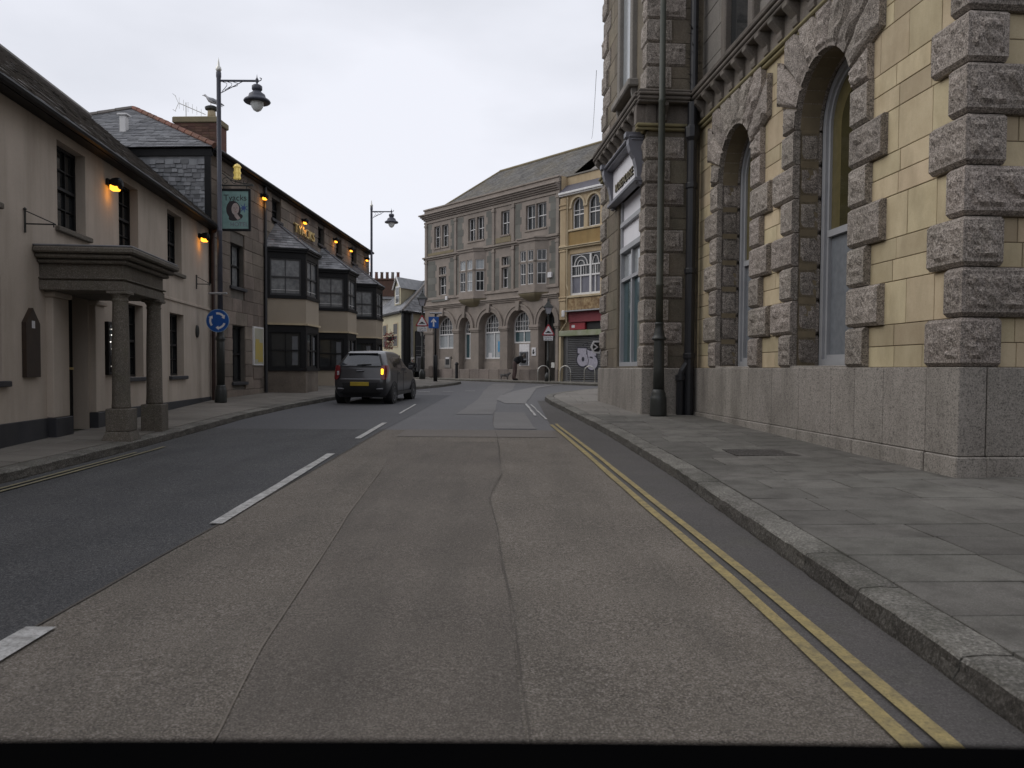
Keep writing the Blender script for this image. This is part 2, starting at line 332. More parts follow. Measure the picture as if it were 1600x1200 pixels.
def block(f,name,dims,mat,parent,loc,c=.008,tilt=0.):
    key=(tuple(round(v,3) for v in dims),mat.name,c,f.h)
    if key not in _plain:
        mb=MB().bbox(0,dims[0],0,dims[1]*f.h,0,dims[2],c) if c else MB().box(0,dims[0],0,dims[1]*f.h,0,dims[2])
        _plain[key]=mb.mesh(name,mat)
    return add(name,_plain[key],parent,(loc[0],loc[1]*f.h,loc[2]))

def arch_pts(c,a,zs,h,n=14):
    return [(c-a*math.cos(PI*i/n),zs+h*math.sin(PI*i/n)) for i in range(n+1)]
def wall(mb,s0,s1,z0,z1,ops,o=0.,depth=.25,reveal=True):
    """wall sheet with openings (c,a,zb,zs,h): centre, half width, bottom, springing, rise (0 = flat head)"""
    ops=sorted(ops); cur=s0
    for (c,a,zb,zs,h) in ops:
        if c-a>cur: mb.quad((cur,o,z0),(c-a,o,z0),(c-a,o,z1),(cur,o,z1))
        if zb>z0: mb.quad((c-a,o,z0),(c+a,o,z0),(c+a,o,zb),(c-a,o,zb))
        pts=arch_pts(c,a,zs,h) if h>0 else [(c-a,zs),(c+a,zs)]
        for (x0,y0),(x1,y1) in zip(pts,pts[1:]):
            mb.quad((x0,o,y0),(x1,o,y1),(x1,o,z1),(x0,o,z1))
            if reveal: mb.quad((x0,o,y0),(x1,o,y1),(x1,o-depth,y1),(x0,o-depth,y0))
        if reveal:
            for x in (c-a,c+a): mb.quad((x,o,zb),(x,o,zs),(x,o-depth,zs),(x,o-depth,zb))
            mb.quad((c-a,o,zb),(c+a,o,zb),(c+a,o-depth,zb),(c-a,o-depth,zb))
        cur=c+a
    if s1>cur: mb.quad((cur,o,z0),(s1,o,z0),(s1,o,z1),(cur,o,z1))
def arch_fill(mb,c,a,zb,zs,h,o,n=14):
    pts=[(c-a,zb)]+ (arch_pts(c,a,zs,h,n) if h>0 else [(c-a,zs),(c+a,zs)])+[(c+a,zb)]
    mb.poly([(x,o,z) for x,z in pts])
def ring(mb,c,a,zs,h,t,o0,o1,n=14,sides=True):
    A=arch_pts(c,a,zs,h,n); B=arch_pts(c,a+t,zs,h+t,n)
    for i in range(n):
        p,q,r_,s_=A[i],A[i+1],B[i+1],B[i]
        mb.quad((p[0],o1,p[1]),(q[0],o1,q[1]),(r_[0],o1,r_[1]),(s_[0],o1,s_[1]))
        mb.quad((s_[0],o1,s_[1]),(r_[0],o1,r_[1]),(r_[0],o0,r_[1]),(s_[0],o0,s_[1]))
        mb.quad((p[0],o1,p[1]),(q[0],o1,q[1]),(q[0],o0,q[1]),(p[0],o0,p[1]))
def sash(f,s0,s1,z0,z1,o,frm,glass,parent=None,cols=2,rows=(1,1),bar=.022,t=.06,arch=0.,name='window',meet=.5,glass2=None,sill=None,sillmat=None,th=.05):
    """sliding sash window: frame + bars in one mesh, each sash's pane a sub-part"""
    mb=MB(); c=(s0+s1)/2; a=(s1-s0)/2; zt=z1-arch
    mb.box(s0,s0+t,o,o+th,z0,zt); mb.box(s1-t,s1,o,o+th,z0,zt); mb.box(s0+t,s1-t,o,o+th,z0,z0+t)
    if arch: ring(mb,c,a-t,zt,arch-t,t,o,o+th)
    else: mb.box(s0+t,s1-t,o,o+th,z1-t,z1)
    zm=z0+(z1-z0)*meet
    mb.box(s0+t,s1-t,o+.003,o+th+.012,zm-t*.45,zm+t*.45)
    for i in range(1,cols):
        x=s0+t+(s1-s0-2*t)*i/cols
        top=zt if not arch else zt+arch*math.sqrt(max(0,1-((x-c)/a)**2))-t
        mb.box(x-bar/2,x+bar/2,o+.006,o+th*.8,z0+t,top if arch else z1-t)
    for k,(zz0,zz1) in enumerate(((z0+t,zm),(zm,zt if arch else z1-t))):
        for j in range(1,rows[k]):
            zz=zz0+(zz1-zz0)*j/rows[k]; mb.box(s0+t,s1-t,o+.007,o+th*.78,zz-bar/2,zz+bar/2)
    w=f.put(name,mb,frm,parent)
    g=MB(); g.quad((s0+t*.5,o+.008,z0+t*.5),(s1-t*.5,o+.008,z0+t*.5),(s1-t*.5,o+.008,zm),(s0+t*.5,o+.008,zm)); f.put('pane',g,glass,w)
    g=MB()
    if arch: arch_fill(g,c,a-t*.5,zm,zt,arch-t*.5,o+.005)
    else: g.quad((s0+t*.5,o+.005,zm),(s1-t*.5,o+.005,zm),(s1-t*.5,o+.005,z1-t*.5),(s0+t*.5,o+.005,z1-t*.5))
    f.put('pane',g,glass2 or glass,w)
    return w
def slates(mb,P0,U,V,lu,lv,pitch=.16,wid=.24,th=.012,clip=None,jit=.3):
    """rows of lapped slates on the parallelogram P0 + u*U + v*V (unit vectors), u in 0..lu, v up the slope"""
    U=Vector(U).normalized(); V=Vector(V).normalized(); Nn=U.cross(V).normalized(); P0=Vector(P0)
    if Nn.z<-.01: Nn=-Nn
    nrow=int(lv/pitch)
    for r_ in range(nrow+1):
        v0=r_*pitch; v1=min(v0+pitch*1.15,lv)
        if v1-v0<.02: continue
        a,b=(0,lu) if clip is None else clip(v0)
        if b-a<.05: continue
        u=a-(wid/2 if r_%2 else 0)
        while u<b:
            w_=wid*(1+rng.uniform(-.18,.18)*jit*2); u0=max(u,a); u1=min(u+w_-.008,b)
            if u1-u0>.03:
                lift=th*(1+rng.uniform(-.3,.6)); dz=rng.uniform(-.012,.012)*jit*2
                p=[P0+U*u0+V*(v0+dz)+Nn*lift,P0+U*u1+V*(v0+dz)+Nn*lift,P0+U*u1+V*v1+Nn*.002,P0+U*u0+V*v1+Nn*.002]
                q=[P0+U*u0+V*(v0+dz)-Nn*.002,P0+U*u1+V*(v0+dz)-Nn*.002]
                i=[mb.vt(x) for x in p+q]
                mb.face([i[0],i[1],i[2],i[3]]); mb.face([i[4],i[5],i[1],i[0]])
            u+=w_

# ---------------------------------------------------------------- ground
GY=[-60,0,8,16,22,30,38,46,200,600]; GZ=[-.72,0,.10,.24,.36,.50,.625,.70,.75,.8]
def lin(x,xs,ys):
    if x<=xs[0]: return ys[0]
    for i in range(len(xs)-1):
        if x<=xs[i+1]: return ys[i]+(ys[i+1]-ys[i])*(x-xs[i])/(xs[i+1]-xs[i])
    return ys[-1]
def g(y): return sum(lin(y+d,GY,GZ) for d in (-2,-1,0,1,2))/5
def tab(pts):
    xs=[p[0] for p in pts]; ys=[p[1] for p in pts]
    return lambda y: sum(lin(y+d,xs,ys) for d in (-.6,-.3,0,.3,.6))/5
kR=tab([(-20,1.88),(9,1.88),(13.8,1.69),(18,1.40),(22.2,1.09),(24.4,1.0),(26,1.22),(27.7,1.8),(31,3.38),(33,5.2),(35,8.5),(36,12)])
kL=tab([(-20,-5.36),(8,-5.38),(11,-5.43),(14.3,-5.58),(16.7,-5.72),(20,-5.64),(23.8,-5.32),(27.5,-4.7),(31.2,-3.85),(33.7,-3.1),(36.5,-2.62),(38.6,-2.5)])
def wallR(y): return 4.602-.078*(y-8.1) if y<16.9 else 2.77-.078*(y-16.92)
def wallL(y): return -6.616-.1158*(y-10.148) if y<20.35 else (-7.78+.045*(y-20.3) if y<38.4 else -12.)
def hR(x,y): return g(y)+.12+.012*(x-kR(y))
def hL(x,y): return g(y)+.12+.03*max(0,min(3,kL(y)-x))
def ystep(a,b,st=.5):
    r_=[a]; k=math.floor(a/st)+1
    while k*st<b-1e-6: r_.append(k*st); k+=1
    r_.append(b); return r_
def strip(name,fl,fr,y0,y1,dz,mat,kind='structure',nx=1,st=.5,wob=0.,parent=None):
    mb=MB(); ys=ystep(y0,y1,st); rows=[]
    for y in ys:
        a=fl(y) if callable(fl) else fl; b=fr(y) if callable(fr) else fr
        if wob: a+=mnoise.noise(Vector((y*.9,3.1,dz*99)))*wob+mnoise.noise(Vector((y*5,3.1,1)))*wob*.35; b+=mnoise.noise(Vector((y*.9,8.7,dz*99)))*wob+mnoise.noise(Vector((y*5,9.1,1)))*wob*.35
        rows.append([mb.vt((a+(b-a)*i/nx,y,g(y)+dz)) for i in range(nx+1)])
    for r0,r1 in zip(rows,rows[1:]):
        for i in range(nx): mb.face([r0[i],r0[i+1],r1[i+1],r1[i]])
    o=put(name,mb,mat,parent)
    if kind and parent is None: o['kind']=kind
    return o
# wide ground out to the horizon
mb=MB(); ys=[-60,-20,0,8,16,22,30,38,46,80,200,700]; xs=[-600,-60,-20,0,20,60,600]
rows=[[mb.vt((x,y,g(y)-.06)) for x in xs] for y in ys]
for a_,b_ in zip(rows,rows[1:]):
    for i in range(len(xs)-1): mb.face([a_[i],a_[i+1],b_[i+1],b_[i]])
o=put('ground',mb,MAT['asphalt_far']); o['kind']='structure'
strip('road',-14,16,-12,60,0,MAT['asphalt_far'],nx=2)
strip('road_surface',lambda y:kL(y)-.3,-2.36,-12,14.6,.004,MAT['asphalt'])
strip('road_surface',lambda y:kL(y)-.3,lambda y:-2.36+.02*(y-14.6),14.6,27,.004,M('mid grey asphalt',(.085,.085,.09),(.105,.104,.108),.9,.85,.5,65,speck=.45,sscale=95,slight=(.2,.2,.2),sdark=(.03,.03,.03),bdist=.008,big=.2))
yl=lambda y:lin(y,[-12,2.73,4.83,7.44,11,15.66],[1.40,1.40,1.353,1.223,1.06,.79])
strip('road_surface',-2.36,lambda y:yl(y)-.02,-12,14.55,.004,MAT['old'],wob=.02)
sL=lambda y:lin(y,[-12,2.67,3.65,5.32,6.6,9.2,10.6,13.1,14.5],[-1.03,-1.03,-1.16,-1.28,-1.40,-1.55,-1.68,-1.89,-2.0])
sR=lambda y:lin(y,[-12,2.7,4.24,6.27,7.57,9.2,10,13.2,16,19],[.07,.07,.01,-.12,-.21,-.11,-.14,-.24,-.39,-.43])
strip('road_patch',lambda y:sL(y)+.012,lambda y:sR(y)-.012,-12,12.6,.008,MAT['old2'],wob=.015)
strip('road_patch',lambda y:sL(y)-.006,lambda y:sL(y)+.005,-1.0,9.6,.012,M('dim seam',(.215,.188,.158),(.165,.142,.118),6,.95,.3,60),wob=.012,st=.2)
strip('road_crack',lambda y:sR(y)-.004,lambda y:sR(y)+.004,-2,19,.012,MAT['crack'],wob=.014,st=.12)
strip('road_crack',lambda y:-2.375,lambda y:-2.355,-6,14.5,.010,MAT['crack'],wob=.012,st=.25)
strip('road_surface',lambda y:yl(y)-.02,lambda y:kR(y)+.1,-12,24,.004,MAT['gutter'])
strip('road_patch',-1.95,.75,13.3,14.55,.010,M('dark brown transverse joint',(.135,.12,.104),(.16,.142,.125),.9,.86,.4,80,speck=.4,sscale=95,slight=(.28,.25,.23),sdark=(.05,.045,.04)),wob=.03)
strip('road_patch',sR,lambda y:lin(y,[14.6,15.6,19,19.3],[.5,.4,.31,.2]),14.8,19.0,.010,MAT['patch'],wob=.03)
strip('road_patch',lambda y:lin(y,[17,20,24,30,36,39],[-1.4,-1.22,-1.08,-1.09,-1.03,-.9]),lambda y:lin(y,[17,20,26,31,36,39],[-.45,-.41,-.43,.0,.14,.15]),18.4,39,.008,MAT['patch'],wob=.05)
strip('road_patch',lambda y:lin(y,[22.3,24.3,26.2,30,35.6,41],[-.2,-.46,-.46,.03,1.16,3.2]),lambda y:lin(y,[22.2,25.5,33.3,37.5,39.5],[.36,.58,1.03,2.13,4.3]),22.4,40.6,.012,M('palest road patch',(.185,.178,.173),(.22,.212,.205),1,.85,.35,60,speck=.3,sscale=90,slight=(.36,.35,.34),sdark=(.1,.1,.1)),wob=.04)
# painted markings
def mark(name,fl,fr,y0,y1,mat,label,cat,group=None,wob=.008):
    o=strip(name,fl,fr,y0,y1,.0165,mat,kind=None,wob=wob,st=.2); thing_props(o,label,cat,group,'structure'); return o
G1='double yellow lines along the kerbs'
mark('yellow_line',lambda y:yl(y)-.035,lambda y:yl(y)+.035,-6,15.7,MAT['yellow'],'inner yellow line along the right hand lane','road marking',G1)
mark('yellow_line',lambda y:yl(y)+.035+lin(y,[2.7,15.7],[.07,.045]),lambda y:yl(y)+.105+lin(y,[2.7,15.7],[.07,.035]),-6,15.9,MAT['yellow'],'outer yellow line nearest the right hand kerb','road marking',G1)
mark('yellow_line',lambda y:kL(y)+.30,lambda y:kL(y)+.35,-6,11.6,MAT['yellowworn'],'outer yellow line beside the left kerb','road marking',G1)
mark('yellow_line',lambda y:kL(y)+.19,lambda y:kL(y)+.24,-6,10.9,MAT['yellowworn'],'inner yellow line nearest the left kerb','road marking',G1)
G2='white centre line dashes'
for y0,y1,w_,lb in ((-1,3.85,.15,'nearest white centre dash at the lower left'),(6.3,10.9,.11,'long white centre dash in the middle distance'),(12.9,15.9,.10,'worn white centre dash where the brown surface ends'),(18.4,21.7,.06,'thin white centre dash right of the car')):
    mark('centre_dash',lambda y:lin(y,[0,6.3,10.8,22],[-2.33,-2.44,-2.56,-2.70]),lambda y:lin(y,[0,6.3,10.8,22],[-2.33,-2.44,-2.56,-2.70])+w_,y0,y1,MAT['white'],lb,'road marking',G2,wob=.012)
mark('worn_marking',lambda y:lin(y,[18.4,22.2],[.50,.36]),lambda y:lin(y,[18.4,22.2],[.56,.42]),18.0,22.3,MAT['white'],'worn white line near the kerb corner','road marking','worn white lines by the kerb corner',wob=.02)
mark('worn_marking',lambda y:lin(y,[17,22.2],[.72,.5]),lambda y:lin(y,[17,22.2],[.76,.54]),17.0,22,MAT['white'],'fainter worn line beside the kerb corner','road marking','worn white lines by the kerb corner',wob=.03)
G3='give way dashes across the junction mouth'
for k,(x0,x1,y) in enumerate(((-4.15,-3.7,28.5),(-3.5,-3.05,29.1),(-2.6,-2.2,29.5),(-1.8,-1.4,29.9))):
    mark('give_way_dash',x0,x1,y,y+.2,MAT['white'],('first','second','third','fourth')[k]+' give way dash from the car, behind its right side','road marking',G3)
for k,(x0,x1,y) in enumerate(((1.2,1.7,38.0),(2.9,3.5,39.0),(3.9,4.6,38.2))):
    mark('junction_dash',x0,x1,y,y+.22,MAT['white'],('white dash in front of the bank doorway','white dash in front of the grey shutter','white dash beside the corner of the stone tower')[k],'road marking','white dashes by the far pavement')

# ---------------------------------------------------------------- kerbs and pavements
def path(k,y0,y1,st=.25):
    return [(k(y),y) for y in ystep(y0,y1,st)]
def kerbs(pts,side,name_h,width,parent,lmin=.75,lmax=1.15,hgt=.12):
    """side=+1: pavement on the right of increasing path"""
    P=[Vector(p) for p in pts]; d=[0]
    for a,b in zip(P,P[1:]): d.append(d[-1]+(b-a).length)
    def at(t):
        for i in range(len(P)-1):
            if t<=d[i+1]: 
                u=(t-d[i])/(d[i+1]-d[i]); return P[i].lerp(P[i+1],u),(P[i+1]-P[i]).normalized()
        return P[-1],(P[-1]-P[-2]).normalized()
    t=0; n=0
    while t<d[-1]-.1:
        ln=rng.uniform(lmin,lmax); e=min(t+ln,d[-1]); mb=MB(); rings=[]; k=max(3,int((e-t)/.11)); tilt=rng.uniform(-.004,.004)
        for i in range(k+1):
            tt=t+.006+(e-t-.012)*i/k; p,tg=at(tt); nn=Vector((tg.y,-tg.x))*side
            z=g(p.y)
            def q(o_,h_,am=.012):
                jx=mnoise.noise(Vector((p.x*6,p.y*6,o_*9+h_*11)))*am; jz=mnoise.noise(Vector((p.x*6+9,p.y*6,o_*9+h_*7)))*am
                edge=.012 if i in (0,k) else 0
                v=p+nn*(o_+jx+ (edge if h_>.05 and o_<.05 else 0)); return (v.x,v.y,z+h_+jz+tilt-(edge*.5 if h_>.05 else 0))
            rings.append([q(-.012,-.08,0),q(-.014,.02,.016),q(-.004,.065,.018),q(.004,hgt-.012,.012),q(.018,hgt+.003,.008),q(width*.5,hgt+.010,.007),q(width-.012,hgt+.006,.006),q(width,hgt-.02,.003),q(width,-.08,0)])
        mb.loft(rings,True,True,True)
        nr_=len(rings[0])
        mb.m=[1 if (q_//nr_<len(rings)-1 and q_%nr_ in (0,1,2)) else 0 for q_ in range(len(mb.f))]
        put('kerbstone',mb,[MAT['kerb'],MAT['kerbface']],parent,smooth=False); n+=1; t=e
    return n
def pavement_bed(name,rows,zf,mat,dz=-.02):
    mb=MB(); rr=[]
    for y,a,b in rows:
        rr.append([mb.vt((a+(b-a)*i/4,y,zf(a+(b-a)*i/4,y)+dz)) for i in range(5)])
    for p,q in zip(rr,rr[1:]):
        for i in range(4): mb.face([p[i],p[i+1],q[i+1],q[i]])
    o=put(name,mb,mat); o['kind']='structure'; return o
def slab_rows(parent,y0,y1,fa,fb,zf,mat,depth=(.5,.68),length=(.6,1.0),skew=0.,gap=.0065):
    y=y0; n=0
    while y<y1:
        dy=rng.uniform(*depth); ya,yb=y+gap,y+dy-gap
        a0,a1,b0,b1=fa(ya),fa(yb),fb(ya),fb(yb)
        lo=min(a0,a1); hi=max(b0,b1); x=lo; js=[]; x+=rng.uniform(.3,.9)
        while x<hi-.25: js.append(x); x+=rng.uniform(*length)
        js=[j for j in js if j>max(a0,a1)+.12 and j<min(b0,b1)-.12]
        L_=[(a0+gap,a1+gap)]+[(j+gap,j+gap) for j in js]; R_=[(j-gap,j-gap) for j in js]+[(b0-gap,b1-gap)]
        for (l0,l1),(r0,r1) in zip(L_,R_):
            if min(r0-l0,r1-l1)<.03: continue
            mb=MB(); t=[rng.uniform(-.0025,.0025) for _ in range(4)]; c=.006
            P=[(l0,ya),(r0,ya),(r1,yb),(l1,yb)]; cx=sum(p[0] for p in P)/4; cy=sum(p[1] for p in P)/4
            rb=[(x_,y_,zf(x_,y_)-.04) for x_,y_ in P]; rm=[(x_,y_,zf(x_,y_)+t[i]-c*.6) for i,(x_,y_) in enumerate(P)]
            rt=[(x_+math.copysign(c,cx-x_),y_+math.copysign(c,cy-y_),zf(x_,y_)+t[i]) for i,(x_,y_) in enumerate(P)]
            mb.loft([rb,rm,rt],True,False,True); put('paving_slab',mb,mat,parent); n+=1
        y+=dy
    return n
def cut(fx,pv): return fx
rowsR=[(y,kR(y)+.20,(6.6 if y<8.0 else wallR(y)+.25)) for y in ystep(-12,16.7,.5)]+[(y,kR(y)+.2,max(kR(y)+.25,wallR(y)+.25)) for y in ystep(16.75,22,.5)]+[(y,kR(y)+.2,max(kR(y)+.25,9)) for y in ystep(22.01,33,.5)]
pr=pavement_bed('pavement',rowsR,hR,MAT['joint'])
nslab=slab_rows(pr,1.2,8.05,lambda y:kR(y)+.252,lambda y:6.4,hR,MAT['slab'],depth=(.42,.6),length=(.62,.98))
nslab+=slab_rows(pr,8.05,16.8,lambda y:kR(y)+.252,lambda y:wallR(y)+.12,hR,MAT['slab'],length=(.62,1.0))
nslab+=slab_rows(pr,16.8,21.9,lambda y:kR(y)+.252,lambda y:wallR(y)+.1,hR,MAT['slabfar'],length=(.62,1.0))
nslab+=slab_rows(pr,21.9,32.3,lambda y:kR(y)+.252,lambda y:max(kR(y)+.6,8.5),hR,MAT['slabfar'],depth=(.8,1.1),length=(.9,1.3))
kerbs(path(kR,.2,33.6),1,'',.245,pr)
mbx=MB().box(2.85,3.68,9.95,10.62,-.05,.006); o=put('manhole_cover',mbx,M('rusty iron cover',(.030,.026,.023),(.045,.038,.033),8,.7,.8,60,speck=.3,sscale=60),loc=(0,0,hR(3.2,10.3)),rot=(.0145,-.012,0)); o.rotation_euler=(math.atan(.0172),0,0); o.location=(0,0,hR(3.2,10.3)-10.3*.0172); thing_props(o,'dark rusty inspection cover set into the right hand pavement','manhole cover')
rowsL=[(y,wallL(y)-.3,kL(y)-.18) for y in ystep(-12,38.6,.5)]
pl_=pavement_bed('pavement',rowsL,hL,MAT['joint'])
MS=M('pale brown paving slab',(.165,.150,.130),(.21,.192,.168),1.3,.9,.25,60,rnd=.10,speck=.2,sscale=120,slight=(.36,.34,.31),sdark=(.09,.085,.075),grime=.35,gscale=(1,1,1),gcol=(.085,.078,.065))
slab_rows(pl_,5.5,20.2,lambda y:wallL(y)+.02,lambda y:kL(y)-.27,hL,MS,length=(.6,.95))
slab_rows(pl_,20.35,38.2,lambda y:wallL(y)+.02,lambda y:kL(y)-.27,hL,MS,depth=(.75,1.0),length=(.8,1.3))
kp=path(kL,4.6,38.6)
tip=[(-2.5,38.6),(-2.6,39.2),(-2.9,39.7),(-3.4,40.1),(-4.2,40.5),(-6.5,41.2),(-9,42)]
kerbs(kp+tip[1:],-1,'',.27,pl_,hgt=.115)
mb=MB(); mb.poly([(x,y,hL(x,y)-.004) for x,y in [(-2.72,38.5),(-2.85,39.2),(-3.1,39.55),(-3.6,39.9),(-4.4,40.3),(-6.6,41.0),(-9,41.8),(-9,38.5)]]); put('paving_slab',mb,MS,pl_)
# bank pavement along the far frontage
Bd=Vector((.65291,-.75744)); Bn=Vector((-.75744,-.65291)); BP=Vector((-5.53,50.0))
bp=lambda s,o: BP+Bd*s+Bn*o
mb=MB(); rr=[]
for i in range(0,23):
    s=-2+i; rr.append([mb.vt((*bp(s,o_),g(bp(s,o_).y)+.10+(0 if o_<1.5 else -.0))) for o_ in (-.3,.8,1.55)])
for p,q in zip(rr,rr[1:]):
    for i in range(2): mb.face([p[i],p[i+1],q[i+1],q[i]])
pb=put('pavement',mb,MS); pb['kind']='structure'
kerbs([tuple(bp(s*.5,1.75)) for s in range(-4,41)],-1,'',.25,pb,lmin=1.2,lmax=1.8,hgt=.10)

# ---------------------------------------------------------------- right hand hall and its corner tower
RD=(-.078,1)
H=Frame('stone_hall',(4.602,8.1),RD,(-1,0),'rusticated granite and yellow ashlar hall with tall arched windows on the right','building')
CH=.52; PT=1.40; R_A=.86; ZS=PT+7*CH; C1,C2=3.24,6.69; ND=9.0
YO=-.10
# backing wall and side wall
mb=MB(); wall(mb,.09,ND+.4,.1,6.56,[(C1,R_A,PT,ZS,R_A),(C2,R_A,PT,ZS,R_A)],o=YO-.012,depth=.30)
mb.quad((.10,YO-.012,.1),(.10,-9,.1),(.10,-9,6.56),(.10,YO-.012,6.56)); mb.quad((.10,-9,.1),(14,-9,.1),(14,-9,13),(.10,-9,13))
H.put('wall',mb,MAT['mortar'])
# dressed plinth stones
jo=[0,.57,1.43,2.11,2.75,3.75,4.75,5.77,6.9,8.0,8.97]
for i,(a,b) in enumerate(zip(jo,jo[1:])):
    block(H,'plinth_stone',(b-a-.008,.30,PT-.475-(.0 if i else 0)),MAT['plinth'],H.e,(a+.004,-.30,.475),c=.008)
    block(H,'footing_stone',(b-a-.008,.34,.42),MAT['plinth'],H.e,(a+.004-(.02 if i==0 else 0),-.315,.05),c=.012)
for i,(a,b) in enumerate(((.304,1.3),(1.3,2.5),(2.5,3.6),(3.6,4.8))):
    block(H,'plinth_stone',(.30,b-a-.008,PT-.475),MAT['plinth'],H.e,(0.004,-b,.475))
    block(H,'footing_stone',(.34,b-a-.008,.42),MAT['plinth'],H.e,(-.02,-b,.05),c=.012)
for c_ in (C1,C2): block(H,'window_sill',(2*R_A+.04,.36,.05),MAT['plinth'],H.e,(c_-R_A-.02,-.38,PT-.02))
# corner quoins (L shaped: both faces rock faced) and side wall yellow blocks
for k in range(0,13):
    z=PT+k*CH; 
    if k>=10: z=7.28+(k-10)*CH+.02
    ls,lo=(.62,.44) if k%2==0 else (.30,.95)
    rock(H,'quoin',(ls,lo,CH-.012),('o','s0'),MAT['granite'],H.e,(0,-lo,z+.006),n=(12,10),amp=.032,margin=.12)
zc=[]
z=PT
while z<6.50:
    for hh in (.26,.26,.52):
        if z<6.5: zc.append((z,min(z+hh,6.53))); z+=hh
def ext(c,z0,z1):
    """half width blocked by an opening and its surround core for a course"""
    if z0>=ZS+R_A: return 0
    if z0<ZS: return R_A
    return math.sqrt(max(0,R_A**2-(z0-ZS)**2))
for (z0,z1) in zc:
    segs=[]; cur=.09
    for c_ in (C1,C2):
        e=ext(c_,z0,z1)
        if e>0: segs.append((cur,c_-e-.005)); cur=c_+e+.005
    segs.append((cur,ND))
    for a,b in segs:
        x=a
        tall=(z1-z0)>.4
        while x<b-.01:
            w_=rng.uniform(.55,.8) if not tall else rng.uniform(.5,.75)
            if b-(x+w_)<.22: w_=b-x
            ww=min(w_,b-x)
            block(H,'ashlar_block',(round(ww-.010,2),.10,round(z1-z0-.010,3)),MAT['yellowstone'],H.e,(x+.005,YO-.10+rng.uniform(-.002,.002),z0+.005),c=.004)
            x+=w_
    y=-.12
    while y>-4:
        w_=rng.uniform(.5,.8)
        block(H,'ashlar_block',(.10,round(w_-.01,2),round(z1-z0-.010,3)),MAT['yellowstone'],H.e,(.093,y-w_,z0+.005),c=.004); y-=w_
